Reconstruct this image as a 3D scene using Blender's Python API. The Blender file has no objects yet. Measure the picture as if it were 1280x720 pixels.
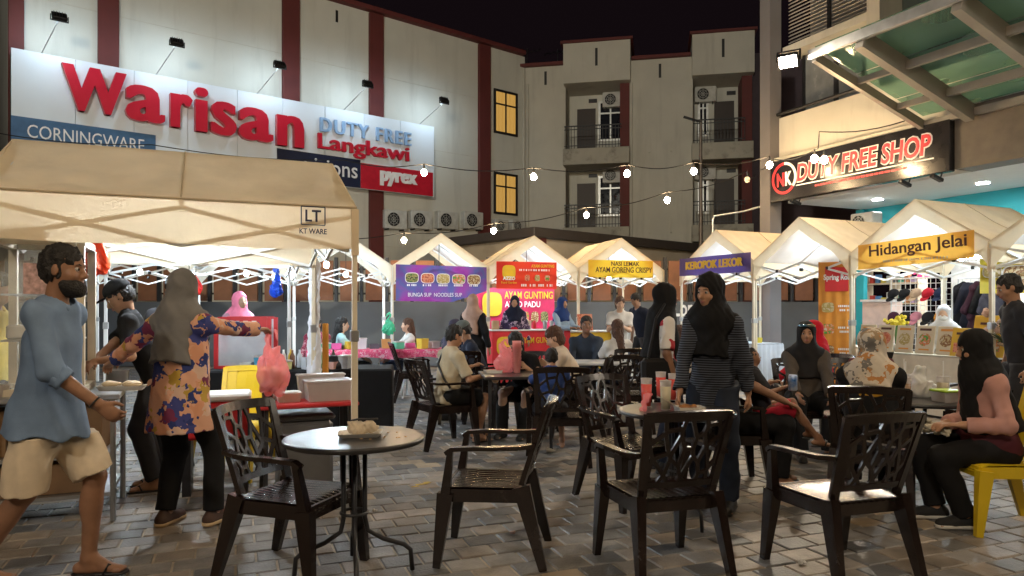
import bpy, bmesh, math, random
import numpy as np
from mathutils import Vector, Matrix
from mathutils.geometry import delaunay_2d_cdt
random.seed(7); np.random.seed(7)
sc = bpy.context.scene
col = sc.collection
R = math.radians

# ---------------------------------------------------------------- camera, world, exposure
FPX, HOR, CAMH = 900.0, 386.0, 1.4            # focal length and horizon row in photo pixels, eye height in metres
cam_d = bpy.data.cameras.new('camera'); cam = bpy.data.objects.new('camera', cam_d); col.objects.link(cam)
cam.location = (0, 0, CAMH); cam.rotation_euler = (R(90), 0, 0)
cam_d.sensor_width = 36; cam_d.lens = FPX / 1280 * 36; cam_d.shift_y = (HOR - 360) / 1280
cam_d.clip_start = 0.05; cam_d.clip_end = 400
sc.camera = cam
world = bpy.data.worlds.new('World'); sc.world = world; world.use_nodes = True
_n = world.node_tree.nodes; _l = world.node_tree.links
_bg = _n['Background']; _sky = _n.new('ShaderNodeTexSky'); _sky.sky_type = 'NISHITA'; _sky.sun_disc = False
_sky.sun_elevation = R(-6); _sky.sun_rotation = R(200)
_mx = _n.new('ShaderNodeMix'); _mx.data_type = 'RGBA'; _mx.inputs[0].default_value = 0.96
_mx.inputs[7].default_value = (0.022, 0.013, 0.017, 1)          # town glow on a night sky
_l.new(_sky.outputs[0], _mx.inputs[6]); _l.new(_mx.outputs[2], _bg.inputs[0]); _bg.inputs[1].default_value = 0.09
sc.view_settings.view_transform = 'Standard'; sc.view_settings.look = 'None'
sc.view_settings.exposure = 1.5; sc.view_settings.gamma = 1.0
sc.render.engine = 'CYCLES'
cy = sc.cycles
cy.use_denoising = True; cy.use_light_tree = True; cy.max_bounces = 7; cy.diffuse_bounces = 4; cy.glossy_bounces = 3
cy.transparent_max_bounces = 12; cy.transmission_bounces = 5; cy.caustics_reflective = False; cy.caustics_refractive = False
cy.sample_clamp_indirect = 4.0
try: cy.denoiser = 'OPENIMAGEDENOISE'
except Exception: pass

def GP(px, py, z=0.0):                       # photo pixel -> point where that ray meets height z
    d = (CAMH - z) * FPX / (py - HOR); return Vector(((px - 640) / FPX * d, d, z))
def DP(px, py, d):                           # photo pixel at a depth
    return Vector(((px - 640) / FPX * d, d, CAMH + (HOR - py) / FPX * d))

# ---------------------------------------------------------------- materials
MATS = {}
def rgb(c): return (c[0], c[1], c[2], 1.0)
def mat(name, color, rough=0.6, metal=0.0, var=0.12, vscale=6.0, bump=0.0, bscale=60.0, emit=None, estr=0.0, alpha=None,
        trans=0.0, transl=0.0, coat=0.0, spec=0.5, color2=None, island=0.0, stain=None, world=False):
    """procedural surface: base colour broken up by noise, optional bump, translucency, emission"""
    if name in MATS: return MATS[name]
    m = bpy.data.materials.new(name); m.use_nodes = True; MATS[name] = m
    nt = m.node_tree; N = nt.nodes; L = nt.links; b = N['Principled BSDF']; out = N['Material Output']
    tc = N.new('ShaderNodeTexCoord'); OC = N.new('ShaderNodeNewGeometry').outputs['Position'] if world else tc.outputs['Object']
    ns = N.new('ShaderNodeTexNoise'); ns.inputs['Scale'].default_value = vscale; ns.inputs['Detail'].default_value = 6
    L.new(OC, ns.inputs['Vector'])
    rp = N.new('ShaderNodeValToRGB')
    c2 = color2 or tuple(min(1, c * (1 + var)) for c in color)
    c1 = tuple(c * (1 - var) for c in color)
    rp.color_ramp.elements[0].position = 0.3; rp.color_ramp.elements[1].position = 0.7
    rp.color_ramp.elements[0].color = rgb(c1 if color2 is None else color); rp.color_ramp.elements[1].color = rgb(c2)
    L.new(ns.outputs['Fac'], rp.inputs['Fac'])
    src = rp.outputs['Color']
    if stain:
        s2 = N.new('ShaderNodeTexNoise'); s2.inputs['Scale'].default_value = stain[1]; s2.inputs['Detail'].default_value = 8; s2.inputs['Roughness'].default_value = .65
        mpg = N.new('ShaderNodeMapping'); mpg.inputs['Scale'].default_value = (1, 1, stain[3] if len(stain) > 3 else 1)
        L.new(OC, mpg.inputs[0]); L.new(mpg.outputs[0], s2.inputs['Vector'])
        r2 = N.new('ShaderNodeValToRGB'); r2.color_ramp.elements[0].position = .52; r2.color_ramp.elements[1].position = .72
        r2.color_ramp.elements[0].color = (0, 0, 0, 1); r2.color_ramp.elements[1].color = (stain[2],) * 3 + (1,)
        L.new(s2.outputs['Fac'], r2.inputs['Fac'])
        mx = N.new('ShaderNodeMix'); mx.data_type = 'RGBA'; L.new(r2.outputs['Color'], mx.inputs[0]); L.new(src, mx.inputs[6]); mx.inputs[7].default_value = rgb(stain[0])
        src = mx.outputs[2]
    if island:
        oi = N.new('ShaderNodeNewGeometry'); hv = N.new('ShaderNodeHueSaturation')
        mr = N.new('ShaderNodeMapRange'); mr.inputs[3].default_value = 1 - island; mr.inputs[4].default_value = 1 + island
        rnd = N.new('ShaderNodeMath'); rnd.operation = 'ADD'; ob = N.new('ShaderNodeObjectInfo'); L.new(ob.outputs['Random'], rnd.inputs[0]); L.new(oi.outputs['Random Per Island'], rnd.inputs[1]); fr_ = N.new('ShaderNodeMath'); fr_.operation = 'FRACT'; L.new(rnd.outputs[0], fr_.inputs[0])
        L.new(fr_.outputs[0], mr.inputs[0]); L.new(mr.outputs[0], hv.inputs['Value']); L.new(src, hv.inputs['Color']); src = hv.outputs[0]
    L.new(src, b.inputs['Base Color'])
    mr = N.new('ShaderNodeMapRange'); mr.inputs[3].default_value = max(0, rough - .08); mr.inputs[4].default_value = min(1, rough + .08)
    L.new(ns.outputs['Fac'], mr.inputs[0]); L.new(mr.outputs[0], b.inputs['Roughness'])
    b.inputs['Metallic'].default_value = metal; b.inputs['Specular IOR Level'].default_value = spec
    if coat: b.inputs['Coat Weight'].default_value = coat; b.inputs['Coat Roughness'].default_value = .15
    if trans: b.inputs['Transmission Weight'].default_value = trans; b.inputs['IOR'].default_value = 1.2
    if alpha is not None: b.inputs['Alpha'].default_value = alpha
    if emit is not None: b.inputs['Emission Color'].default_value = rgb(emit); b.inputs['Emission Strength'].default_value = estr
    if bump:
        n2 = N.new('ShaderNodeTexNoise'); n2.inputs['Scale'].default_value = bscale; n2.inputs['Detail'].default_value = 4
        L.new(OC, n2.inputs['Vector'])
        bp = N.new('ShaderNodeBump'); bp.inputs['Strength'].default_value = bump; bp.inputs['Distance'].default_value = .01
        L.new(n2.outputs['Fac'], bp.inputs['Height']); L.new(bp.outputs[0], b.inputs['Normal'])
    if transl:
        tr = N.new('ShaderNodeBsdfTranslucent'); L.new(src, tr.inputs['Color'])
        ms = N.new('ShaderNodeMixShader'); ms.inputs[0].default_value = transl
        L.new(b.outputs[0], ms.inputs[1]); L.new(tr.outputs[0], ms.inputs[2]); L.new(ms.outputs[0], out.inputs['Surface'])
    return m
def pattern_mat(name, kind, cols, scale=8.0, rough=.85, transl=0.0):
    """printed cloth or printed vinyl: floral, stripe, check, food, gradient"""
    if name in MATS: return MATS[name]
    m = bpy.data.materials.new(name); m.use_nodes = True; MATS[name] = m
    nt = m.node_tree; N = nt.nodes; L = nt.links; b = N['Principled BSDF']; b.inputs['Roughness'].default_value = rough
    b.inputs['Specular IOR Level'].default_value = .25
    tc = N.new('ShaderNodeTexCoord')
    rp = N.new('ShaderNodeValToRGB'); rp.color_ramp.interpolation = 'CONSTANT' if kind != 'gradient' else 'LINEAR'
    el = rp.color_ramp.elements
    while len(el) < len(cols): el.new(.5)
    for i, c in enumerate(cols): el[i].position = i / len(cols) if kind != 'gradient' else i / max(1, len(cols) - 1); el[i].color = rgb(c)
    if kind == 'floral':
        nz = N.new('ShaderNodeTexNoise'); nz.inputs['Scale'].default_value = scale * 1.6; nz.inputs['Detail'].default_value = 2
        L.new(tc.outputs['Object'], nz.inputs['Vector'])
        ad = N.new('ShaderNodeMix'); ad.data_type = 'RGBA'; ad.blend_type = 'ADD'; ad.inputs[0].default_value = .16
        L.new(tc.outputs['Object'], ad.inputs[6]); L.new(nz.outputs['Color'], ad.inputs[7])
        v = N.new('ShaderNodeTexVoronoi'); v.inputs['Scale'].default_value = scale; L.new(ad.outputs[2], v.inputs['Vector'])
        sp = N.new('ShaderNodeSeparateColor'); L.new(v.outputs['Color'], sp.inputs[0]); L.new(sp.outputs[0], rp.inputs['Fac'])
    elif kind == 'stripe':
        w = N.new('ShaderNodeTexWave'); w.bands_direction = 'Z'; w.inputs['Scale'].default_value = scale; w.inputs['Distortion'].default_value = .6
        L.new(tc.outputs['Object'], w.inputs['Vector']); L.new(w.outputs['Fac'], rp.inputs['Fac'])
    elif kind in ('blob', 'gradient'):
        nz = N.new('ShaderNodeTexNoise'); nz.inputs['Scale'].default_value = scale; nz.inputs['Detail'].default_value = 3
        L.new(tc.outputs['Object'], nz.inputs['Vector'])
        mr = N.new('ShaderNodeMapRange'); mr.inputs[1].default_value = .3; mr.inputs[2].default_value = .7
        L.new(nz.outputs['Fac'], mr.inputs[0]); L.new(mr.outputs[0], rp.inputs['Fac'])
    L.new(rp.outputs['Color'], b.inputs['Base Color'])
    if transl:
        tr = N.new('ShaderNodeBsdfTranslucent'); L.new(rp.outputs['Color'], tr.inputs['Color'])
        ms = N.new('ShaderNodeMixShader'); ms.inputs[0].default_value = transl
        L.new(b.outputs[0], ms.inputs[1]); L.new(tr.outputs[0], ms.inputs[2]); L.new(ms.outputs[0], N['Material Output'].inputs['Surface'])
    return m
def emis(name, color, strength):
    if name in MATS: return MATS[name]
    m = bpy.data.materials.new(name); m.use_nodes = True; MATS[name] = m
    N = m.node_tree.nodes; e = N.new('ShaderNodeEmission'); e.inputs[0].default_value = rgb(color); e.inputs[1].default_value = strength
    m.node_tree.links.new(e.outputs[0], N['Material Output'].inputs['Surface']); return m

# ---------------------------------------------------------------- objects
def link(o, parent=None):
    col.objects.link(o)
    if parent is not None: o.parent = parent
    return o
def tag(o, label=None, cat=None, group=None, kind=None):
    if label: o['label'] = label
    if cat: o['category'] = cat
    if group: o['group'] = group
    if kind: o['kind'] = kind
    return o
def thing(name, label, cat, loc=(0, 0, 0), rz=0.0, group=None, parent=None):
    o = bpy.data.objects.new(name, None); o.empty_display_size = .1
    o.location = loc; o.rotation_euler = (0, 0, rz); link(o, parent)
    return tag(o, label, cat, group)
def copy_tree(o, parent=None):
    c = o.copy(); col.objects.link(c)
    if parent is not None: c.parent = parent
    for ch in o.children: copy_tree(ch, c)
    return c
def mesh_obj(name, me, m=None, parent=None, smooth=False):
    o = bpy.data.objects.new(name, me)
    if m is not None and len(me.materials) == 0:
        for q in (m if isinstance(m, (list, tuple)) else [m]): me.materials.append(q)
    if smooth: me.polygons.foreach_set('use_smooth', [True] * len(me.polygons))
    return link(o, parent)

class MB:
    def __init__(s): s.v = []; s.f = []; s.mi = []; s.cur = 0
    def add(s, vs, fs):
        n = len(s.v); s.v += [tuple(p) for p in vs]
        for f in fs: s.f.append(tuple(i + n for i in f)); s.mi.append(s.cur)
        return s
    def box(s, c, sz, rot=None, ch=0.0):
        """box at centre c with sizes sz, optional 3x3 rotation and chamfer"""
        hx, hy, hz = (q / 2 for q in sz); ch = min(ch, hx * .9, hy * .9, hz * .9)
        if ch <= 0:
            vs = [(x, y, z) for x in (-hx, hx) for y in (-hy, hy) for z in (-hz, hz)]
            fs = [(0, 1, 3, 2), (4, 6, 7, 5), (0, 4, 5, 1), (2, 3, 7, 6), (0, 2, 6, 4), (1, 5, 7, 3)]
        else:
            vs = []; ix = {}
            for sx in (-1, 1):
                for sy in (-1, 1):
                    for sz_ in (-1, 1):
                        for ax in range(3):
                            h = [hx - ch, hy - ch, hz - ch]; h[ax] += ch
                            ix[(sx, sy, sz_, ax)] = len(vs); vs.append((sx * h[0], sy * h[1], sz_ * h[2]))
            fs = []
            q = [(-1, -1), (1, -1), (1, 1), (-1, 1)]
            for sg in (-1, 1):
                fs.append([ix[(sg, a, b, 0)] for a, b in (q if sg > 0 else q[::-1])])
                fs.append([ix[(a, sg, b, 1)] for a, b in (q[::-1] if sg > 0 else q)])
                fs.append([ix[(a, b, sg, 2)] for a, b in (q if sg > 0 else q[::-1])])
            for a in (-1, 1):
                for b in (-1, 1):
                    fs.append([ix[(a, b, -1, 0)], ix[(a, b, 1, 0)], ix[(a, b, 1, 1)], ix[(a, b, -1, 1)]])
                    fs.append([ix[(a, -1, b, 0)], ix[(a, 1, b, 0)], ix[(a, 1, b, 2)], ix[(a, -1, b, 2)]])
                    fs.append([ix[(-1, a, b, 1)], ix[(1, a, b, 1)], ix[(1, a, b, 2)], ix[(-1, a, b, 2)]])
                    for c_ in (-1, 1): fs.append([ix[(a, b, c_, 0)], ix[(a, b, c_, 1)], ix[(a, b, c_, 2)]])
        M = rot if rot is not None else Matrix.Identity(3); c = Vector(c)
        return s.add([M @ Vector(p) + c for p in vs], fs)
    def bb(s, x0, x1, y0, y1, z0, z1, ch=0.0):
        return s.box(((x0 + x1) / 2, (y0 + y1) / 2, (z0 + z1) / 2), (abs(x1 - x0), abs(y1 - y0), abs(z1 - z0)), None, ch)
    def bar(s, p0, p1, w, t, up=(0, 0, 1), w1=None, t1=None):
        p0 = Vector(p0); p1 = Vector(p1); d = (p1 - p0).normalized(); u = Vector(up)
        if abs(d.dot(u)) > .98: u = Vector((0, 1, 0)) if abs(d.y) < .9 else Vector((1, 0, 0))
        x = d.cross(u).normalized(); y = x.cross(d)
        w1 = w1 or w; t1 = t1 or t
        vs = [p0 + x * a * w / 2 + y * b * t / 2 for a, b in ((-1, -1), (1, -1), (1, 1), (-1, 1))] + [p1 + x * a * w1 / 2 + y * b * t1 / 2 for a, b in ((-1, -1), (1, -1), (1, 1), (-1, 1))]
        return s.add(vs, [(0, 3, 2, 1), (4, 5, 6, 7), (0, 1, 5, 4), (1, 2, 6, 5), (2, 3, 7, 6), (3, 0, 4, 7)])
    def tube(s, pts, r, n=8, caps=True):
        pts = [Vector(p) for p in pts]; rs = r if isinstance(r, (list, tuple)) else [r] * len(pts); rings = []
        prev = None
        for i, p in enumerate(pts):
            d = ((pts[min(i + 1, len(pts) - 1)] - p).normalized() + (p - pts[max(i - 1, 0)]).normalized())
            d = d.normalized() if d.length > 1e-6 else Vector((0, 0, 1))
            if prev is None:
                u = Vector((0, 0, 1)) if abs(d.z) < .9 else Vector((1, 0, 0)); x = d.cross(u).normalized()
            else: x = (prev - d * prev.dot(d)).normalized()
            prev = x; y = d.cross(x)
            rings.append([p + (x * math.cos(2 * math.pi * k / n) + y * math.sin(2 * math.pi * k / n)) * rs[i] for k in range(n)])
        fs = []
        for i in range(len(pts) - 1):
            for k in range(n): fs.append((i * n + k, i * n + (k + 1) % n, (i + 1) * n + (k + 1) % n, (i + 1) * n + k))
        if caps: fs.append(tuple(range(n))[::-1]); fs.append(tuple((len(pts) - 1) * n + k for k in range(n)))
        return s.add([p for rg in rings for p in rg], fs)
    def lathe(s, prof, c=(0, 0, 0), n=20, cap=True):
        c = Vector(c); vs = []; fs = []
        for (r, z) in prof:
            for k in range(n): vs.append(c + Vector((r * math.cos(2 * math.pi * k / n), r * math.sin(2 * math.pi * k / n), z)))
        for i in range(len(prof) - 1):
            for k in range(n): fs.append((i * n + k, i * n + (k + 1) % n, (i + 1) * n + (k + 1) % n, (i + 1) * n + k))
        if cap: fs.append(tuple(range(n))[::-1]); fs.append(tuple((len(prof) - 1) * n + k for k in range(n)))
        return s.add(vs, fs)
    def ball(s, c, r, n=12, m=8, jit=0.0):
        r = r if isinstance(r, (tuple, list)) else (r, r, r); vs = []; fs = []
        for i in range(m + 1):
            a = math.pi * i / m
            for k in range(n):
                b = 2 * math.pi * k / n; j = 1 + random.uniform(-jit, jit)
                vs.append((c[0] + r[0] * math.sin(a) * math.cos(b) * j, c[1] + r[1] * math.sin(a) * math.sin(b) * j, c[2] + r[2] * math.cos(a) * j))
        for i in range(m):
            for k in range(n): fs.append((i * n + k, (i + 1) * n + k, (i + 1) * n + (k + 1) % n, i * n + (k + 1) % n))
        return s.add(vs, fs)
    def grid(s, fn, nu, nv):
        vs = [fn(i / nu, j / nv) for j in range(nv + 1) for i in range(nu + 1)]
        return s.add(vs, [(j * (nu + 1) + i, j * (nu + 1) + i + 1, (j + 1) * (nu + 1) + i + 1, (j + 1) * (nu + 1) + i) for j in range(nv) for i in range(nu)])
    def quad(s, a, b, c, d): return s.add([a, b, c, d], [(0, 1, 2, 3)])
    def mesh(s, name):
        me = bpy.data.meshes.new(name); me.from_pydata(s.v, [], s.f); me.polygons.foreach_set('material_index', s.mi); me.update(); return me
    def build(s, name, m, parent=None, smooth=False):
        return mesh_obj(name, s.mesh(name), m, parent, smooth)

FIT = []; TEXTS = []
def text(body, size, loc, m, parent, name='lettering', ext=.004, off=0.0, align='CENTER', rot=(R(90), 0, 0), shear=0.0, fit=None, fith=None, space=1.0, bold=0.0):
    c = bpy.data.curves.new(name, 'FONT'); c.body = body; c.size = size; c.extrude = ext; c.offset = off; c.shear = shear
    c.align_x = align; c.align_y = 'BOTTOM_BASELINE' if False else 'CENTER'; c.space_character = space; c.resolution_u = 3
    o = bpy.data.objects.new(name, c); o.location = loc; o.rotation_euler = rot; c.materials.append(m); link(o, parent); TEXTS.append((o, bold))
    if fit or fith: FIT.append((o, fit, fith))
    return o
def run_fit():
    bpy.context.view_layer.update()
    for o, w, h in FIT:
        d = [o.bound_box[6][i] - o.bound_box[0][i] for i in range(3)]
        sx = (w / d[0]) if w and d[0] > 0 else None; sy = (h / d[1]) if h and d[1] > 0 else None
        o.scale = (sx or sy, sy or sx, 1)
    FITTED = {q[0] for q in FIT}
    dg = bpy.context.evaluated_depsgraph_get()
    for o, bold in TEXTS:
        me = bpy.data.meshes.new_from_object(o.evaluated_get(dg)); nm = o.name
        if len(me.vertices) and o in FITTED:
            cs = np.array([q.co for q in me.vertices]); cc_ = (cs.min(0) + cs.max(0)) / 2
            me.transform(Matrix.Translation((-cc_[0], -cc_[1], 0)))
        if bold:
            bm = bmesh.new(); bm.from_mesh(me); base = bm.verts[:] + bm.edges[:] + bm.faces[:]
            for k in (-1, 1, -.5, .5):
                r = bmesh.ops.duplicate(bm, geom=base); bmesh.ops.translate(bm, verts=[q for q in r['geom'] if isinstance(q, bmesh.types.BMVert)], vec=(k * bold / o.scale[0], 0, .0012 * (k + 3)))
            bm.to_mesh(me); bm.free()
        c = bpy.data.objects.new('tmp', me); c.location = o.location; c.rotation_euler = o.rotation_euler; c.scale = o.scale; link(c, o.parent)
        bpy.data.objects.remove(o); c.name = nm

# ---------------------------------------------------------------- signed-distance bodies (people): one continuous skin per body or garment
class SDF:
    def __init__(s): s.p = []
    def _add(s, fn, lo, hi, op, k): s.p.append((fn, np.array(lo), np.array(hi), op, k)); return s
    def cone(s, a, b, ra, rb, k=.03, op='u', flat=None, cut=(False, False)):
        a = np.array(a, float); b = np.array(b, float); ab = b - a; L2 = max(ab @ ab, 1e-9); Ln = math.sqrt(L2)
        def fn(P):
            q = P - a
            if flat is not None: n = np.array(flat[0]); q = q + (q @ n)[..., None] * n * (1 / flat[1] - 1)
            t0 = (q @ ab) / L2; t = np.clip(t0, 0, 1)
            d = np.linalg.norm(q - t[..., None] * ab, axis=-1) - (ra + t * (rb - ra))
            if flat is not None: d = d * (1 + flat[1]) / 2
            if cut[0]: d = np.maximum(d, -t0 * Ln)
            if cut[1]: d = np.maximum(d, (t0 - 1) * Ln)
            return d
        r = max(ra, rb)
        return s._add(fn, np.minimum(a, b) - r, np.maximum(a, b) + r, op, k)
    def ell(s, c, r, k=.02, op='u', rot=None):
        c = np.array(c, float); r = np.array(r, float); M = np.eye(3) if rot is None else np.array(rot)
        def fn(P):
            q = (P - c) @ M
            k0 = np.linalg.norm(q / r, axis=-1); k1 = np.linalg.norm(q / (r * r), axis=-1)
            return np.where(k0 < 1e-6, -r.min(), k0 * (k0 - 1) / np.maximum(k1, 1e-9))
        return s._add(fn, c - r.max(), c + r.max(), op, k)
    def plane(s, c, n):                      # keep the side the normal points away from
        c = np.array(c, float); n = np.array(n, float); n = n / np.linalg.norm(n)
        return s._add(lambda P: (P - c) @ n, None if False else np.array([-9.] * 3), np.array([9.] * 3), 'i', 0)
    def mesh(s, name, vox, fold=0.0, fscale=14.0, seed=0):
        us = [q for q in s.p if q[3] == 'u']
        lo = np.min([q[1] for q in us], 0) - 3 * vox; hi = np.max([q[2] for q in us], 0) + 3 * vox
        n = np.ceil((hi - lo) / vox).astype(int) + 1
        D = np.full(n, 1.0, np.float32)
        ax = [lo[i] + np.arange(n[i]) * vox for i in range(3)]
        for fn, l, h, op, k in s.p:
            mg = k + 3 * vox
            i0 = np.maximum(0, np.floor((l - mg - lo) / vox).astype(int)); i1 = np.minimum(n, np.ceil((h + mg - lo) / vox).astype(int) + 1)
            if np.any(i1 <= i0): continue
            sl = tuple(slice(i0[i], i1[i]) for i in range(3))
            P = np.stack(np.meshgrid(ax[0][sl[0]], ax[1][sl[1]], ax[2][sl[2]], indexing='ij'), -1)
            d = fn(P).astype(np.float32); A = D[sl]
            if op == 'u':
                if k > 0:
                    hh = np.clip(.5 + .5 * (A - d) / k, 0, 1); D[sl] = A + (d - A) * hh - k * hh * (1 - hh)
                else: D[sl] = np.minimum(A, d)
            elif op == 's': D[sl] = np.maximum(A, -d) if k <= 0 else -_smin(-A, d, k)
            elif op == 'i': D[sl] = np.maximum(A, d)
        if fold:
            X, Y, Z = np.meshgrid(*ax, indexing='ij'); r = random.Random(seed)
            w = np.zeros_like(D)
            for o in range(4):
                a, b, c, ph = r.uniform(-1, 1), r.uniform(-1, 1), r.uniform(-.55, .55), r.uniform(0, 6)
                f = fscale * (1.5 ** o); w += np.sin((a * X + b * Y + c * Z) * f * 2.2 + ph + 1.5 * np.sin((c * X + a * Z - b * Y) * f + ph * 2)) / (1.3 ** o)
            D = D + (fold * .5 * w).astype(np.float32)
        v, q = surface_nets(D); v = lo + v * vox
        me = bpy.data.meshes.new(name); nv = len(v); nq = len(q)
        me.vertices.add(nv); me.vertices.foreach_set('co', v.astype(np.float32).ravel())
        me.loops.add(nq * 4); me.loops.foreach_set('vertex_index', q.astype(np.int32).ravel())
        me.polygons.add(nq); me.polygons.foreach_set('loop_start', (np.arange(nq) * 4).astype(np.int32))
        me.polygons.foreach_set('use_smooth', np.ones(nq, bool)); me.update(calc_edges=True); me.validate(); return me
def _smin(a, b, k):
    h = np.clip(.5 + .5 * (b - a) / k, 0, 1); return b + (a - b) * h - k * h * (1 - h)
def surface_nets(D):
    n = np.array(D.shape); S = D < 0
    c = [(i, j, k) for i in (0, 1) for j in (0, 1) for k in (0, 1)]
    def sub(A, o): return A[o[0]:n[0] - 1 + o[0], o[1]:n[1] - 1 + o[1], o[2]:n[2] - 1 + o[2]]
    cnt = sum(sub(S, o).astype(np.int8) for o in c); act = (cnt > 0) & (cnt < 8)
    idx = np.full(act.shape, -1, np.int64); cells = np.argwhere(act); idx[act] = np.arange(len(cells))
    acc = np.zeros((len(cells), 3)); num = np.zeros(len(cells))
    val = {o: D[cells[:, 0] + o[0], cells[:, 1] + o[1], cells[:, 2] + o[2]] for o in c}
    for a in c:
        for ax in range(3):
            if a[ax]: continue
            b = list(a); b[ax] = 1; b = tuple(b)
            va, vb = val[a], val[b]; m = (va < 0) != (vb < 0)
            t = np.where(m, va / np.where(m, va - vb, 1), 0)
            p = np.zeros((len(cells), 3)); p[:] = a; p[:, ax] = t
            acc[m] += p[m]; num += m
    V = cells + acc / num[:, None]
    Q = []
    for ax in range(3):
        u, w = (ax + 1) % 3, (ax + 2) % 3
        A = [slice(1, -1)] * 3; A[ax] = slice(0, -1); B = [slice(1, -1)] * 3; B[ax] = slice(1, None)
        s0 = S[tuple(A)]; s1 = S[tuple(B)]; e = np.argwhere(s0 != s1)
        if not len(e): continue
        off = np.ones(3, int); off[ax] = 0; e2 = e + off; inside = s0[tuple(e.T)]
        def ci(du, dw):
            p = e2.copy(); p[:, u] += du; p[:, w] += dw; return idx[p[:, 0], p[:, 1], p[:, 2]]
        q = np.stack([ci(-1, -1), ci(0, -1), ci(0, 0), ci(-1, 0)], 1)
        q[~inside] = q[~inside][:, ::-1]; Q.append(q)
    Q = np.concatenate(Q); Q = Q[(Q >= 0).all(1)]
    return V, Q
# ---------------------------------------------------------------- palette
M_WALL = mat('painted_render', (.60, .60, .545), .85, var=.06, vscale=.8, bump=.15, bscale=9, stain=((.34, .33, .29), 1.6, .35, .12))
M_WALL2 = mat('dull_render', (.56, .545, .48), .85, var=.07, vscale=.9, bump=.15, bscale=9, stain=((.28, .27, .235), 1.8, .4, .12))
M_RED = mat('maroon_paint', (.12, .024, .022), .7, var=.12, vscale=2, bump=.1)
M_DARK = mat('dark_metal', (.025, .025, .028), .45, .3)
M_STEEL = mat('galvanised_steel', (.45, .46, .47), .38, .85, var=.1)
M_WHITEP = mat('white_powder_coat', (.72, .72, .70), .45, var=.05)
M_CREAMP = mat('cream_pole_paint', (.62, .55, .42), .5, var=.08)
M_GLASSD = mat('night_glass', (.02, .022, .03), .08, spec=.8)
M_ALU = mat('aluminium', (.62, .63, .62), .4, .6)
M_ACBODY = mat('air_con_casing', (.55, .55, .52), .5, var=.08, stain=((.25, .23, .2), 4, .5))
M_BLACK = mat('black_plastic', (.012, .012, .013), .4)
M_CLOTH_T = mat('tent_canvas', (.80, .68, .49), .8, var=.08, vscale=2.2, bump=1.0, bscale=6, transl=.32, stain=((.5, .38, .22), 1.4, .3))
M_LINING = mat('white_tent_lining', (.84, .85, .87), .8, var=.04, vscale=2.2, transl=.6)
M_CLOTH_W = mat('white_tent_canvas', (.80, .74, .62), .8, var=.06, vscale=2.2, bump=.4, bscale=9, transl=.30, stain=((.55, .45, .3), 1.4, .22))
M_GREYW = mat('grey_boundary_render', (.105, .115, .125), .85, var=.12, vscale=1.5, stain=((.1, .1, .1), 1.2, .5))
M_PLANK = mat('brown_plank', (.21, .085, .038), .6, var=.28, vscale=2.6, bump=.2, bscale=20)

# ---------------------------------------------------------------- pavement of concrete pavers
ground = MB(); ground.quad((-90, -60, -.03), (90, -60, -.03), (90, 110, -.03), (-90, 110, -.03))
gm = bpy.data.materials.new('paved_court'); gm.use_nodes = True
_N = gm.node_tree.nodes; _L = gm.node_tree.links; _b = _N['Principled BSDF']; _tc = _N.new('ShaderNodeTexCoord')
_mp = _N.new('ShaderNodeMapping'); _mp.inputs['Rotation'].default_value = (0, 0, R(-21)); _br = _N.new('ShaderNodeTexBrick')
_L.new(_tc.outputs['Object'], _mp.inputs[0]); _L.new(_mp.outputs[0], _br.inputs[0])
_br.inputs['Scale'].default_value = 1; _br.inputs['Brick Width'].default_value = .215; _br.inputs['Row Height'].default_value = .18; _br.inputs['Mortar Size'].default_value = .006
_br.inputs['Color1'].default_value = (.16, .14, .125, 1); _br.inputs['Color2'].default_value = (.10, .095, .09, 1); _br.inputs['Mortar'].default_value = (.3, .26, .2, 1)
_L.new(_br.outputs[0], _b.inputs['Base Color']); _b.inputs['Roughness'].default_value = .7
g = ground.build('pavement', gm); tag(g, 'dark grey concrete paver court in running bond', 'pavement', kind='structure')
PL, PW, PJ = .215, .18, .0055
PAV = [mat('paver_grey', (.19, .18, .17), .5, var=.32, vscale=7, bump=.5, bscale=70, world=True, stain=((.05, .047, .045), 1.6, .55), island=.28),
       mat('paver_brown', (.23, .195, .16), .5, var=.3, vscale=7, bump=.5, bscale=70, world=True, stain=((.06, .05, .045), 1.6, .55), island=.25),
       mat('paver_dark', (.115, .115, .118), .45, var=.3, vscale=7, bump=.5, bscale=70, world=True, stain=((.035, .035, .035), 1.6, .55), island=.25),
       mat('paver_tan', (.36, .29, .21), .65, var=.22, vscale=7, bump=.5, bscale=70, world=True, stain=((.12, .1, .08), 1.6, .55), island=.15)]
M_JOINT = mat('sandy_joint', (.34, .29, .225), .95, var=.35, vscale=9)
jb = MB(); jb.quad((-14, .8, -.007), (14, .8, -.011), (14, 17.3, -.007), (-14, 17.3, -.007)); o = jb.build('joint_sand', M_JOINT, g)
def paver_mb(ch=.006):
    b = MB(); hx, hy = PL / 2 - PJ, PW / 2 - PJ; t = .04
    lv = [(hx, hy, -t), (hx, hy, -ch), (hx - ch, hy - ch, 0)]
    vs = [(sx * a, sy * c_, z) for a, c_, z in lv for sx, sy in ((-1, -1), (1, -1), (1, 1), (-1, 1))]
    fs = [(i * 4 + k, i * 4 + (k + 1) % 4, (i + 1) * 4 + (k + 1) % 4, (i + 1) * 4 + k) for i in range(2) for k in range(4)] + [(8, 9, 10, 11)]
    b.add(vs, fs); return b
pm = []
for i in range(4): me = paver_mb().mesh('paver'); me.materials.append(PAV[i]); pm.append(me)
ca, sa = math.cos(R(21)), math.sin(R(21)); spots = []
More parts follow.
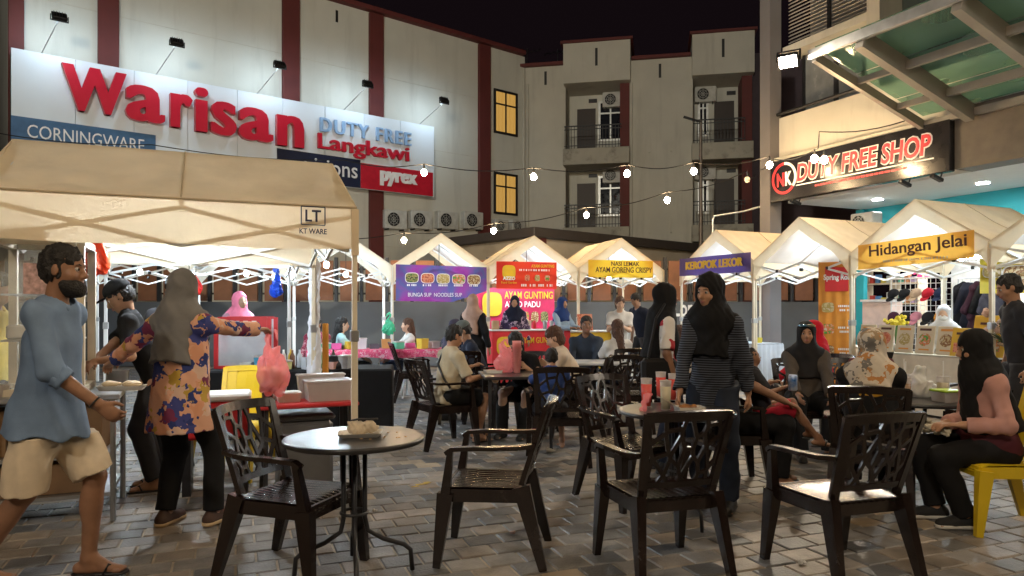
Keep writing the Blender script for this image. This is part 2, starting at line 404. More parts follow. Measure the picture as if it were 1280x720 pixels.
for j in range(-110, 135):
    for i in range(-110, 135):
        lx = (i + (.5 if j % 2 else 0)) * PL; ly = j * PW; x = lx * ca - ly * sa; y = lx * sa + ly * ca
        if y < 1.2 or y > 16.8 or abs(x) > y * .80 + .7: continue
        py = HOR + FPX * CAMH / y
        spots.append((y if (py < 735 and abs(x) < y * .72) else y + 50, x, y))
spots.sort(); rp = random.Random(3); rest = MB(); pb = paver_mb()
for n_, (_, x, y) in enumerate(spots):
    k = rp.choices(range(4), (5, 4, 3, .55))[0]; dz = rp.uniform(-.0025, .0025); rz = R(21) + rp.gauss(0, .006)
    tx, ty = rp.gauss(0, .004), rp.gauss(0, .004)
    if n_ < 300:
        o = bpy.data.objects.new('paver', pm[k]); o.location = (x, y, dz); o.rotation_euler = (tx, ty, rz); link(o, g)
    else:
        M = Matrix.Rotation(rz, 3, 'Z') @ Matrix.Rotation(tx, 3, 'X'); rest.cur = k
        rest.add([M @ Vector(p) + Vector((x, y, dz)) for p in pb.v], pb.f)
o = rest.build('far_paver', PAV, g); o['kind'] = 'stuff'
b = MB()
for (px, py, a, b_) in ((527, 606, .10, .035), (534, 604, .05, .05), (519, 609, .06, .02)):
    p = GP(px, py); b.box((p.x, p.y, .006), (a, b_, .002), Matrix.Rotation(.5, 3, 'Z'))
tag(b.build('paint_mark', mat('worn_yellow_paint', (.5, .34, .06), .8, var=.4, vscale=30)), 'worn yellow paint mark on the pavers between table and chair', 'paint mark', kind='structure')

# ---------------------------------------------------------------- long commercial building with the billboard
CX, CY = .53, 29.6
def fx(px): r = (px - 640) / FPX; return (CY * r - CX) / (.777 - .629 * r)
def fz(px, py): return CAMH + (HOR - py) / FPX * (CY + .629 * fx(px))
BL = thing('commercial_building', 'tall pale building with maroon vertical stripes carrying the big billboard', 'building', (CX, CY, 0), R(39))
x0 = fx(10)
MB().bb(x0, -.002, 0, 6, 0, 11.75).build('wall', M_WALL, BL)
for a, b_ in ((10, 30), (122, 148), (352, 373), (460.5, 477.5), (597, 611)):
    MB().bb(fx(a) + (.002 if a == 10 else 0), fx(b_), -.14, -.002, 0, 11.72, .01).build('stripe', M_RED, BL)
MB().bb(x0 - .15, -.16, -.26, 6.1, 11.75, 11.9).build('parapet_cap', M_RED, BL)
for px in (421,):
    MB().bb(fx(px - 1.5), fx(px + 1.5), -.012, .05, 11.1, 11.5).build('vent_slot', M_BLACK, BL)
M_LITWIN = emis('lit_window_blind', (1.0, .58, .14), .22)
_N = M_LITWIN.node_tree.nodes; _w = _N.new('ShaderNodeTexWave'); _w.bands_direction = 'X'; _w.inputs['Scale'].default_value = 4.5; _w.inputs['Distortion'].default_value = 2.5; _w.inputs['Detail'].default_value = 2
_tc = _N.new('ShaderNodeTexCoord'); M_LITWIN.node_tree.links.new(_tc.outputs['Object'], _w.inputs[0]); _rp = _N.new('ShaderNodeValToRGB')   # lit curtain folds
_rp.color_ramp.elements[0].color = (.62, .30, .05, 1); _rp.color_ramp.elements[1].color = (1.0, .60, .16, 1); M_LITWIN.node_tree.links.new(_w.outputs['Fac'], _rp.inputs[0]); M_LITWIN.node_tree.links.new(_rp.outputs[0], _N['Emission'].inputs[0])
def window(parent, x0, x1, z0, z1, pane_m, frame_m=M_ALU, transom=.68, y=0.0):
    w = MB(); f = .045
    w.bb(x0 - f, x0 + f, y - .06, y - .003, z0 - f, z1 + f).bb(x1 - f, x1 + f, y - .06, y - .003, z0 - f, z1 + f)
    w.bb(x0 + f, x1 - f, y - .058, y - .003, z1 - f, z1 + f).bb(x0 + f, x1 - f, y - .058, y - .003, z0 - f, z0 + f)
    zt = z0 + (z1 - z0) * transom; w.bb(x0 + f, x1 - f, y - .056, y - .003, zt - .03, zt + .03)
    xm = (x0 + x1) / 2; w.bb(xm - .03, xm + .03, y - .054, y - .003, z0 + f, z1 - f)
    o = w.build('window', frame_m, parent)
    for a, b_, c, d in ((x0 + f, xm - .03, z0 + f, zt - .03), (xm + .03, x1 - f, z0 + f, zt - .03), (x0 + f, xm - .03, zt + .03, z1 - f), (xm + .03, x1 - f, zt + .03, z1 - f)):
        MB().bb(a + .001, b_ - .001, y - .02, y - .004, c + .001, d - .001).build('pane', pane_m, o)
    return o
window(BL, fx(618), fx(645), fz(630, 167), fz(630, 115), M_LITWIN, M_DARK)
window(BL, fx(618), fx(645), fz(630, 267), fz(630, 218), M_LITWIN, M_DARK)
pipe = MB(); pipe.tube([(-.12, -.08, 0), (-.12, -.08, 11.2)], .05, 8); pipe.build('drain_pipe', M_WALL2, BL)
for k, z in enumerate((3.6, 7.3, 9.6)):
    MB().bb(x0 + .01, -.2, -.012, .0, z, z + .02).build('render_joint', M_WALL2, BL)

# billboard with channel letters and brand panels
BB = thing('billboard', 'long white shop billboard with big red raised letters on the building', 'billboard', (CX, CY, 0), R(39))
sx0, sx1 = fx(12), fx(535); SY = -.42
M_SIGNW = mat('white_sign_panel', (.70, .76, .82), .45, var=.03, vscale=.8)
nP = 9; pw = (sx1 - sx0) / nP
for i in range(nP): MB().bb(sx0 + i * pw + .006, sx0 + (i + 1) * pw - .006, SY, SY + .06, 5.49, 8.05, .004).build('panel', M_SIGNW, BB)
fr = MB(); fr.bb(sx0, sx1, SY + .064, SY + .12, 5.6, 5.7).bb(sx0, sx1, SY + .064, SY + .12, 7.8, 7.9).bb(sx0, sx1, SY + .064, SY + .12, 6.7, 6.8)
for i in range(10): fr.bb(sx0 + i * pw - .03 + (.03 if i == 0 else 0) - (.03 if i == 9 else 0), sx0 + i * pw + .03, SY + .122, -.005, 5.55, 7.95)
fr.build('support_frame', M_DARK, BB)
M_LET = mat('red_channel_letter', (.55, .012, .035), .35, var=.05, coat=.3)
for ch, a, b_, h, bl in (('W', 74, 152, 1.19, 6.66), ('a', 152, 199, 1.0, 6.62), ('r', 207, 233, .97, 6.60), ('i', 237, 252, 1.28, 6.58), ('s', 257, 287, 1.0, 6.56), ('a', 291, 332, 1.0, 6.54), ('n', 338, 370, .97, 6.52)):
    xa, xb = fx(a), fx(b_)
    text(ch, 1.3, ((xa + xb) / 2, SY - .12, bl + h / 2), M_LET, BB, 'letter', ext=.09, off=.02, fit=xb - xa - .06, fith=h, bold=.045)
    if ch == 'x': pass
M_BLUEL = mat('pale_blue_letter', (.30, .47, .72), .4)
text('DUTY FREE', .5, ((fx(393) + fx(505)) / 2, SY - .05, 7.42), M_BLUEL, BB, 'lettering', ext=.04, off=.004, bold=.015, fit=fx(505) - fx(393), fith=.46, space=1.2)
text('Langkawi', .6, ((fx(390) + fx(502)) / 2, SY - .06, 6.80), M_LET, BB, 'lettering', ext=.05, off=.004, fit=fx(502) - fx(390), fith=.66, bold=.014)
M_NAVY = mat('navy_panel', (.012, .018, .05), .4); M_BLUEP = mat('slate_blue_panel', (.05, .13, .26), .4); M_REDP = mat('red_panel', (.5, .012, .03), .4)
M_WL = mat('white_lettering', (.8, .8, .8), .5)
def brand(a, b_, z0, z1, m): return MB().bb(fx(a), fx(b_), SY - .03, SY - .002, z0, z1).build('brand_panel', m, BB)
brand(12, 190, 5.52, 6.32, M_BLUEP); brand(340, 443, 5.5, 6.45, M_NAVY); brand(443.6, 533, 5.5, 6.36, M_REDP)
text('CORNINGWARE', .5, ((fx(32) + fx(176)) / 2, SY - .036, 5.98), M_WL, BB, 'lettering', fit=fx(176) - fx(32), fith=.34)
text('visions', .6, ((fx(375) + fx(438)) / 2, SY - .036, 6.05), M_WL, BB, 'lettering', off=.004, fit=fx(438) - fx(372), fith=.5)
text('pyrex', .5, ((fx(467) + fx(513)) / 2, SY - .05, 5.93), M_WL, BB, 'lettering', ext=.015, off=.008, fit=fx(513) - fx(467) - .06, fith=.52, bold=.035)

# flood lamps standing off the top of the billboard
M_FLOODC = emis('cool_flood_lens', (.66, .85, 1.0), 78)
def sign_flood(px, label):
    x = fx(px); t = thing('sign_flood_lamp', label, 'flood lamp', (CX, CY, 0), R(39), 'flood lamps over the billboard')
    MB().tube([(x - .25, SY + .03, 8.06), (x - .02, -1.54, 8.60)], .013, 8).build('arm', M_ALU, t)
    h = MB(); Rm = Matrix.Rotation(R(-38), 3, 'X'); h.box((x, -1.6, 8.70), (.34, .09, .22), Rm, .015)
    for k in range(5): h.box(Vector((x - .12 + .06 * k, -1.6, 8.70)) + Rm @ Vector((0, -.06, 0)), (.012, .04, .18), Rm)
    h.build('housing', M_BLACK, t)
    q = Vector((x, -1.6, 8.70)) + Rm @ Vector((0, .049, 0)); MB().box(q, (.28, .004, .17), Rm).build('lens', M_FLOODC, t)
    br = MB()
    br.bb(x - .20, x - .18, -1.62, -1.58, 8.6, 8.72).bb(x + .18, x + .20, -1.62, -1.58, 8.6, 8.72).bb(x - .20, x + .20, -1.62, -1.58, 8.57, 8.6); br.build('bracket', M_BLACK, t)
for px, lb in ((64, 'black flood lamp over the left end of the billboard, before the W'), (203, 'black flood lamp above the first a of the red letters'), (326, 'black flood lamp above the second a of the red letters'),
               (432, 'black flood lamp above the pale blue words on the billboard'), (525, 'black flood lamp above the red brand panel at the billboard end')):
    sign_flood(px, lb.replace('left end', 'outer end'))

# outdoor air conditioner units
def ac_unit(loc, rz, label, s=1.0):
    t = thing('air_conditioner', label, 'air conditioner', loc, rz, 'outdoor air conditioner units')
    MB().bb(-.42 * s, .42 * s, -.30, 0, 0, .62 * s, .02).build('casing', M_ACBODY, t)
    f = MB(); c = (-.1 * s, -.306, .31 * s)
    f.add([(c[0] + .24 * s * math.cos(a), c[1], c[2] + .24 * s * math.sin(a)) for a in np.linspace(0, 2 * math.pi, 20, endpoint=False)], [tuple(range(20))]); f.build('fan_opening', M_BLACK, t)
    gr = MB()
    for rr in (.08, .16, .235): gr.tube([(c[0] + rr * s * math.cos(a), c[1] - .008, c[2] + rr * s * math.sin(a)) for a in np.linspace(0, 2 * math.pi, 17)], .006, 4, False)
    for a in range(4): gr.bar((c[0] + .24 * s * math.cos(a * .785), c[1] - .008, c[2] + .24 * s * math.sin(a * .785)), (c[0] - .24 * s * math.cos(a * .785), c[1] - .008, c[2] - .24 * s * math.sin(a * .785)), .01, .006)
    gr.build('fan_grille', M_ACBODY, t)
    bk = MB(); bk.bb(-.3 * s, -.27 * s, -.3, .0, -.05, -.002).bb(.27 * s, .3 * s, -.3, .0, -.05, -.002); bk.build('bracket', M_DARK, t)
    return t
def wl(x, y, z, o=(CX, CY), a=39):
    return (o[0] + x * math.cos(R(a)) - y * math.sin(R(a)), o[1] + x * math.sin(R(a)) + y * math.cos(R(a)), z)
for i, px in enumerate((490, 522, 555, 587)):
    ac_unit(wl(fx(px), -.002 if px != 600 else -.14, fz(px, 287)), R(39), 'grey outdoor air conditioner below the billboard, ' + ('first from the red brand panel', 'second from the red brand panel', 'third from the red brand panel', 'beside the maroon stripe')[i], 1.06)
for i, px in enumerate((622, 643)): ac_unit(wl(fx(px), -.002, fz(px, 291)), R(39), ('small dim air conditioner under the lit windows, beside the maroon stripe', 'small dim air conditioner under the lit windows, beside the corner pipe')[i], .8)

# ---------------------------------------------------------------- balcony wing
WA = math.degrees(math.atan2(-.199, .98))
def wx(px): r = (px - 640) / FPX; return (CY * r - CX) / (.98 + .199 * r)
def wz(px, py): return CAMH + (HOR - py) / FPX * (CY - .199 * wx(px))
WG = thing('apartment_wing', 'pale three storey wing with recessed balconies and maroon columns', 'building', (CX, CY, 0), R(WA))
xa, xb, xc, xd = wx(707), wx(787), wx(866), wx(940)
MB().bb(.012, xa, 0, 6, 0, 11.3).build('wall', M_WALL2, WG)
MB().bb(xb, xc, 0, 6, 0, 11.3).build('wall', M_WALL2, WG)
MB().bb(xd, xd + .3, 0.1, 6, 0, 11.3).build('end_wall', mat('dark_end_paint', (.06, .045, .055), .85), WG)  # end wall in one even dark colour
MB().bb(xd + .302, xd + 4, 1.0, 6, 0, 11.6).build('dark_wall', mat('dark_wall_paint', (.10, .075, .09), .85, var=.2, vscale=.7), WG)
MB().bb(-.3, xa - .05, -.2, 6, 11.3, 11.42).build('parapet_cap', M_RED, WG)
MB().bb(xb + .08, xc - .08, -.2, 6, 11.3, 11.42).build('parapet_cap', M_RED, WG)
F2, F1 = 7.79, 4.64
for (x0, x1, p0, p1, dx) in ((xa, xb, 707, 787, 0), (xc, xd, 866, 940, 1)):
    MB().bb(x0 - .04, x1 + .04, -.45, 6, 10.42, 12.0).build('parapet_block', M_WALL2, WG)
    MB().bb(x0 - .14, x1 + .14, -.55, 6.05, 12.0, 12.1).build('parapet_cap', M_RED, WG)
    MB().bb((x0 + x1) / 2 - .05, (x0 + x1) / 2 + .05, -.46, -.40, 11.05, 11.75).build('vent_slot', M_BLACK, WG)
    MB().bb(x0 + .001, x1 - .001, 1.35, 1.5, 0, 10.41).build('recess_wall', M_WALL, WG)
    MB().bb(x1 - .38, x1 - .002, -.06, 1.34, 0, 10.41).build('column', M_RED, WG)
    for fz_ in (F1, F2):
        MB().bb(x0 - .05, x1 + .0, -.5, 1.34, fz_ - .64, fz_, .01).build('balcony_slab', mat('stained_slab', (.42, .40, .34), .9, var=.15, vscale=1.2, stain=((.12, .11, .09), 1.8, .8)), WG)
        rl = MB(); zt = fz_ + .92; xr0, xr1 = x0 - .0, x1 - .3
        rl.bb(xr0, xr1, -.46, -.41, zt - .04, zt).bb(xr0, xr1, -.45, -.42, fz_ + .1, fz_ + .13).bb(xr0, xr1, -.45, -.42, zt - .17, zt - .14)
        k = xr0 + .02
        while k < xr1: rl.bb(k, k + .022, -.447, -.423, fz_, zt - .04); k += .125
        rl.build('railing', M_DARK, WG)
        if dx == 0:
            dxa, dxb, wxa, wxb = wx(717), wx(741), wx(746), wx(775)
        else:
            dxa, dxb, wxa, wxb = wx(896), wx(922), wx(876), wx(887)
        d = MB(); d.bb(dxa, dxb, 1.3, 1.348, fz_ + .02, fz_ + 2.05).build('door', mat('dark_timber_door', (.035, .022, .018), .5), WG)
        window(WG, wxa, wxb, fz_ + .7, fz_ + 2.3, M_GLASSD, M_ALU, .7, 1.349)
        MB().bb((dxa + dxb) / 2 + .1, (dxa + dxb) / 2 + .45, 1.28, 1.349, fz_ + 2.3, fz_ + 2.45).build('vent_grille', M_DARK, WG)
for px in (632, 682, 825):
    if px > 656: MB().bb(wx(px) - .05, wx(px) + .05, -.02, .05, 10.55, 11.1).build('vent_slot', M_BLACK, WG)
for px in (812, 839): 
    for z in (7.6, 4.4): MB().bb(wx(px) - .03, wx(px) + .03, -.1, -.002, z, z + .55).build('bracket', M_WALL2, WG)
MB().tube([(.13, -.08, 0), (.13, -.08, 10.6)], .05, 8).build('drain_pipe', M_WALL2, WG)
MB().tube([(xb + .08, -.06, 0), (xb + .08, -.06, 10.4)], .045, 8).build('drain_pipe', M_WALL2, WG)
for (px, z, lb) in ((764, F2 + 2.0, 'air conditioner high in the upper balcony by the maroon column nearer the corner'), (764, F1 + 2.0, 'air conditioner high in the lower balcony by the maroon column nearer the corner'), (884, F2 + 2.0, 'air conditioner high in the upper balcony of the far recess'), (884, F1 + 2.0, 'air conditioner high in the lower balcony of the far recess')):
    ac_unit(wl(wx(px), 1.3, z, a=WA), R(WA), lb)
# roof aerials
for px, py, lb in ((659, 40, 'thin roof aerial with short crossed rods'), (697, 36, 'bent roof aerial with a slanted boom')):
    p = DP(px, py + 18, 31); t = thing('roof_aerial', lb, 'aerial', (p.x, p.y, 11.0), .3, 'aerials on the roof')
    a = MB(); a.tube([(0, 0, 0), (0, 0, 1.6)], .02, 6); a.build('mast', M_DARK, t)
    a = MB(); a.bar((-.6, 0, 1.3), (.6, 0, 1.6), .03, .03)
    for k in range(5): a.bar((-.5 + .25 * k, -.3, 1.33 + .065 * k), (-.5 + .25 * k, .3, 1.33 + .065 * k), .02, .02)
    a.build('boom', M_DARK, t)

# ---------------------------------------------------------------- low annex in the corner
AX = thing('annex_building', 'low beige annex with dark eaves in the corner behind the stalls', 'building', (.62, 19.8, 0), R(41.3))
MB().bb(0, 8.2, 0, 4.6, 0, 3.35).build('wall', mat('beige_render', (.47, .41, .32), .85, var=.08, vscale=1.2, stain=((.25, .2, .15), .9, .4)), AX)
MB().bb(-.25, 8.4, -.25, 4.8, 3.352, 3.62, .02).build('roof_eave', mat('dark_eave', (.06, .05, .045), .6), AX)
MB().bb(-.08, .38, -.08, .38, 0, 3.351).build('corner_column', M_RED, AX)
MB().bb(1.2, 8.1, -.03, -.002, 2.2, 2.3).build('ledge', M_WALL2, AX)

# ---------------------------------------------------------------- boundary fence
FN = thing('plank_fence', 'brown vertical plank fence on a grey base wall behind the stalls', 'fence', (0, 17.6, 0), 0)
MB().bb(-13, 8.6, 0, .2, 0, 1.57).build('base_wall', M_GREYW, FN)
rp = random.Random(5); x = -12.9
pl = MB().bb(-.225, .225, -.03, .03, 0, .98, .006).mesh('plank'); pl.materials.append(M_PLANK)
while x < 8.4:
    o = bpy.data.objects.new('plank', pl); o.location = (x + .225, .1 + rp.uniform(-.012, .012), 1.59 + rp.uniform(0, .02)); link(o, FN)
    MB().bb(x + .49, x + .57, .02, .1, 1.572, 2.66).build('post', M_DARK, FN); x += .62
rl = MB(); rl.bb(-12.9, 8.5, .14, .18, 1.75, 1.8).bb(-12.9, 8.5, .14, .18, 2.35, 2.4); rl.build('rail', M_DARK, FN)
text('London', .5, (DP(868, 386, 17.59).x, -.012, 1.42), M_WL, FN, 'lettering', off=.008, fit=1.0, fith=.42, ext=.006)

# lamp post and pipe frame beside the balcony wing
p = DP(876, 300, 21)
t = thing('lamp_post', 'thin dark lamp post before the balcony wing', 'lamp post', (p.x, 21, 0))
MB().tube([(0, 0, 0), (0, 0, 3), (0, 0, 6.9)], [.07, .06, .04], 10).build('pole', mat('dull_brown_metal', (.12, .1, .085), .5, .4), t)
MB().bar((0, 0, 6.85), (-.5, 0, 7.0), .08, .05).build('lamp_head', M_DARK, t)
t = thing('pipe_frame', 'pale bent pipe frame rising behind the lettered purple stall', 'pipe frame', (0, 0, 0))
MB().tube([DP(891, 386 + FPX * 1.4 / 16.3, 16.3), DP(891, 275, 16.3), DP(893, 270, 16.3), DP(930, 264, 16.0), DP(962, 255, 15.6)], .022, 8).build('pipe', M_ALU, t)
# ---------------------------------------------------------------- duty free shop building
SX, SYY = 5.64, 15.1; SA = -65.0
def sw(x, y, z): return wl(x, y, z, (SX, SYY), SA)
def shx(px, y=0.0):
    r = (px - 640) / FPX; ox, oy = SX + .906 * y, SYY + .423 * y; return (oy * r - ox) / (.423 + .906 * r)
SH = thing('shop_building', 'cream shop building with louvres above its wide black sign', 'building', (SX, SYY, 0), R(SA))
M_CREAM = mat('cream_wall', (.66, .635, .56), .8, var=.05, vscale=1.3, bump=.1, stain=((.38, .35, .3), 2, .4, .2))
M_TEAL = mat('teal_paint', (.02, .36, .42), .6, var=.05)
M_PIL = mat('grey_pillar', (.17, .16, .165), .7, var=.1, vscale=1.4)
MB().bb(-.05, 16, 0, 6, 3.9, 5.4).build('wall', M_CREAM, SH)
MB().bb(-.05, 16, .9, 6, 5.402, 10).build('upper_wall', mat('blue_grey_glazing', (.34, .35, .36), .5), SH)
MB().bb(-.34, -.052, -.25, .06, 0, 10).build('pillar', M_PIL, SH)
MB().bb(2.05, 2.32, .02, .88, 5.402, 10).build('column', M_CREAM, SH)
MB().bb(-.05, 2.04, .1, .88, 6.75, 6.9).build('floor_band', M_CREAM, SH)
wf = MB(); wf.bb(.9, 1.0, .5, .56, 5.41, 6.74).bb(1.55, 1.62, .5, .56, 5.41, 6.74).bb(.1, .16, .5, .56, 5.41, 6.74); wf.build('window_frame', M_DARK, SH)
for a, b_ in ((.17, .89), (1.01, 1.54), (1.63, 2.03)): MB().bb(a, b_, .52, .54, 5.41, 6.74).build('pane', mat('grey_window_glass', (.24, .26, .28), .25), SH)
MB().bb(2.34, 15.9, .6, .62, 5.41, 9.9).build('curtain_glass', mat('smoked_glass', (.10, .13, .13), .12), SH)
for k in range(14): MB().bb(2.9 + k * .5 if k > 4 else 2.9 + k * .13, (2.9 + k * .5 if k > 4 else 2.9 + k * .13) + .05, .5, .58, 5.41, 9.9).build('mullion', M_DARK, SH)
sl = MB().box((1.0, 0, 0), (2.05, .085, .016), Matrix.Rotation(R(35), 3, 'X')).mesh('louvre'); sl.materials.append(mat('brown_louvre', (.50, .44, .38), .5))
for k in range(36): o = bpy.data.objects.new('louvre', sl); o.location = (-.02, .3, 6.96 + k * .075); link(o, SH)
MB().bb(1.0, 1.06, .2, .26, 6.91, 9.7).build('louvre_post', M_DARK, SH)
MB().tube([(-.05, -.05, 5.47), (2.0, -.05, 5.47)], .035, 8).build('sill_rail', M_DARK, SH)
MB().bb(-.05, 3.3, -.16, -.002, 4.47, 4.55, .01).build('cornice', M_CREAM, SH)
# covered walkway: soffit, back wall, teal strip, stall poles stand before it
MB().bb(-.05, 16, .25, 3.0, 3.63, 3.72).build('soffit', mat('white_soffit', (.75, .74, .72), .8, var=.03), SH)
MB().bb(-.12, 14, 2.5, 2.6, 2.55, 3.628).build('teal_band', M_TEAL, SH)
MB().bb(-.12, .08, 2.38, 2.498, 0, 3.62).build('teal_pilaster', M_TEAL, SH)
MB().bb(.6, 14, 4.6, 4.7, 0, 2.55).build('back_wall', mat('pale_interior', (.6, .58, .54), .8), SH)
MB().bb(-.12, 14, 2.5, 4.7, 2.55 - .06, 2.548).build('shop_ceiling', mat('white_interior', (.75, .74, .72), .8), SH)
MB().bb(.6, 14, 2.6, 4.6, 0, .004).build('shop_floor', mat('pale_floor_tile', (.5, .48, .45), .4), SH)
MB().bb(3.85, 5.5, -.2, .24, 3.63, 4.6).build('brown_fascia', mat('brown_fascia_paint', (.14, .115, .09), .6, var=.15), SH)
MB().bb(5.0, 5.45, -.2, .26, 0, 3.628).build('pillar', M_PIL, SH)
MB().bb(5.52, 16, -.2, .24, 3.63, 4.4).build('fascia', M_PIL, SH)
M_DOWN = emis('downlight_lens', (.95, .98, 1), 110)
for k, (x, y) in enumerate(((1.2, 1.4), (3.3, 1.4), (5.6, 1.4))):
    c = MB(); c.lathe([(.11, 0), (.12, .02), (.10, .02)], (x, y, 3.606), 20, False); o = c.build('downlight', M_WHITEP, SH)
    d = MB(); d.add([(x + .1 * math.cos(a), y + .1 * math.sin(a), 3.612) for a in np.linspace(0, 2 * math.pi, 16, endpoint=False)], [tuple(range(16))[::-1]]); d.build('lens', M_DOWN, o)
M_TUBE = emis('shop_tube', (.92, .97, 1), 48)
for k in range(4):
    t_ = MB().bb(.9 + 1.5 * k, 2.1 + 1.5 * k, 3.3, 3.36, 2.43, 2.47).build('shop_tube_light', M_TUBE, SH)
# wall mounted unit and camera under the sign
ac_unit(sw(shx(1072, .9), 1.3, 2.95), R(SA), 'cream box unit under the soffit beside the teal band', .62)

# the shop sign
SG = thing('shop_sign', 'black box sign reading DUTY FREE SHOP with round red and white emblem', 'sign', (SX, SYY, 0), R(SA))
M_SIGNB = mat('black_acrylic', (.014, .013, .015), .22, var=.2, vscale=2)
MB().bb(0, 3.84, -.30, -.17, 3.6, 4.44, .012).build('sign_box', M_SIGNB, SG)
fb = MB(); fb.bb(.3, .36, -.168, -.002, 3.9, 4.3).bb(3.3, 3.36, -.168, -.002, 3.9, 4.3); fb.build('mounting', M_DARK, SG)
M_SR = mat('red_acrylic', (.62, .03, .04), .4, emit=(.9, .05, .06), estr=.04); M_SWt = mat('white_acrylic', (.8, .78, .74), .4, emit=(1, .95, .9), estr=.04)
ex0, ex1 = shx(1010), shx(1181)
text('DUTY FREE SHOP', .42, ((ex0 + ex1) / 2, -.306, 4.10), M_SWt, SG, 'letter_outline', ext=.004, off=.028, shear=.12, fit=(ex1 - ex0) * 1.0, fith=.40)
text('DUTY FREE SHOP', .42, ((ex0 + ex1) / 2, -.318, 4.10), M_SR, SG, 'lettering', ext=.005, off=.009, shear=.12, fit=(ex1 - ex0) * .985, fith=.355)
MB().bb(ex0 - .02, ex1 + .02, -.308, -.302, 3.845, 3.868).build('rule', M_SWt, SG)
b = MB(); rr = random.Random(2); x = ex0 + .45
while x < ex1 - .5:
    w = rr.uniform(.05, .11); b.bb(x, x + w, -.307, -.302, 3.765, 3.80); x += w + .018
b.build('small_print', M_SR, SG)
ec = (shx(994), 4.05)
def arc(a0, a1, r0, r1, m):
    b = MB(); n = 26; vs = []
    for y in (-.312, -.302):
        for r_ in (r0, r1):
            for a in np.linspace(R(a0), R(a1), n): vs.append((ec[0] + r_ * math.cos(a), y, ec[1] + r_ * math.sin(a)))
    fs = [(i, i + 1, n + i + 1, n + i) for i in range(n - 1)]; fs += [(2 * n + i, 3 * n + i, 3 * n + i + 1, 2 * n + i + 1) for i in range(n - 1)]
    fs += [(n + i, n + i + 1, 3 * n + i + 1, 3 * n + i) for i in range(n - 1)]; fs += [(i, 2 * n + i, 2 * n + i + 1, i + 1) for i in range(n - 1)]
    b.add(vs, fs).build('emblem_ring', m, SG)
arc(92, 320, .27, .325, M_SR); arc(-38, 88, .27, .325, M_SWt)
text('N', .4, (ec[0] - .09, -.31, ec[1] - .02), M_SR, SG, 'emblem_letter', off=.016, fit=.19, fith=.28)
text('K', .4, (ec[0] + .12, -.31, ec[1] - .02), M_SWt, SG, 'emblem_letter', off=.016, fit=.17, fith=.28)
# little camera-like spot lamps under the sign
for k, px in enumerate((1012, 1150, 1190)):
    x = shx(px); t = thing('spot_lamp', ('small black spot lamp under the sign below its round emblem', 'small black spot lamp under the sign below the S of SHOP', 'small black spot lamp under the sign edge beside the brown fascia')[k], 'spot lamp', sw(x, -.28, 3.54), R(SA), 'spot lamps under the shop sign')
    MB().box((0, -.1, -.03), (.08, .26, .06), Matrix.Rotation(R(-15), 3, 'X'), .01).build('housing', M_BLACK, t); MB().tube([(0, 0, -.01), (0, 0.03, .06)], .012, 6).build('stem', M_BLACK, t)

# ---------------------------------------------------------------- glass canopy
CN = thing('glass_canopy', 'green glass canopy on grey steel beams over the shop front', 'canopy', (SX, SYY, 0), R(SA))
def cz(y): return 4.36 + (.86) * (-y / 2.75)
M_BEAM = mat('grey_steel_beam', (.30, .28, .255), .5, .25, var=.1, vscale=3)
M_CGL = bpy.data.materials.new('green_canopy_glass'); M_CGL.use_nodes = True
_N = M_CGL.node_tree.nodes; _b = _N['Principled BSDF']; _g = _N.new('ShaderNodeBsdfTransparent'); _g.inputs[0].default_value = (.45, .78, .62, 1)
_b.inputs['Base Color'].default_value = (.17, .36, .29, 1); _b.inputs['Roughness'].default_value = .12
_nz = _N.new('ShaderNodeTexNoise'); _nz.inputs['Scale'].default_value = 1.2; _mr = _N.new('ShaderNodeMapRange'); _mr.inputs[3].default_value = .35; _mr.inputs[4].default_value = .62
_ms = _N.new('ShaderNodeMixShader'); M_CGL.node_tree.links.new(_nz.outputs[0], _mr.inputs[0]); M_CGL.node_tree.links.new(_mr.outputs[0], _ms.inputs[0])
M_CGL.node_tree.links.new(_g.outputs[0], _ms.inputs[1]); M_CGL.node_tree.links.new(_b.outputs[0], _ms.inputs[2]); M_CGL.node_tree.links.new(_ms.outputs[0], _N['Material Output'].inputs[0])
cxs = [3.35, 4.15, 5.55, 6.95, 8.35, 9.75, 11.15]; cys = [-2.75, -1.83, -.92, 0]
for i, x in enumerate(cxs):
    w, h = (.08, .14) if i == 0 else (.13, .26)
    MB().bar((x, -.26, cz(-.26)), (x, -2.72, cz(-2.72)), w, h).build('beam', M_BEAM, CN)
for i in range(len(cxs) - 1):
    for j, y in enumerate(cys):
        yy = y - (.26 if j == 3 else 0); hh = .12 if i else .09
        MB().bar((cxs[i] + (.042 if i == 0 else .068), yy, cz(yy) + .02), (cxs[i + 1] - .068, yy, cz(yy) + .02), .07, hh).build('purlin', M_BEAM, CN)
        if j < 3:
            y1 = cys[j + 1] - (.26 if j == 2 else 0); zz = .145
            MB().grid(lambda u, v, a=cxs[i] + .01, b_=cxs[i + 1] - .01, c=y + .01, d=y1 - .01: (a + (b_ - a) * u, c + (d - c) * v, cz(c + (d - c) * v) + .15), 1, 1).build('pane', M_CGL, CN)
MB().bar((3.3, -2.78, cz(-2.78) + .02), (11.2, -2.78, cz(-2.78) + .02), .05, .14).build('gutter', M_ALU, CN)

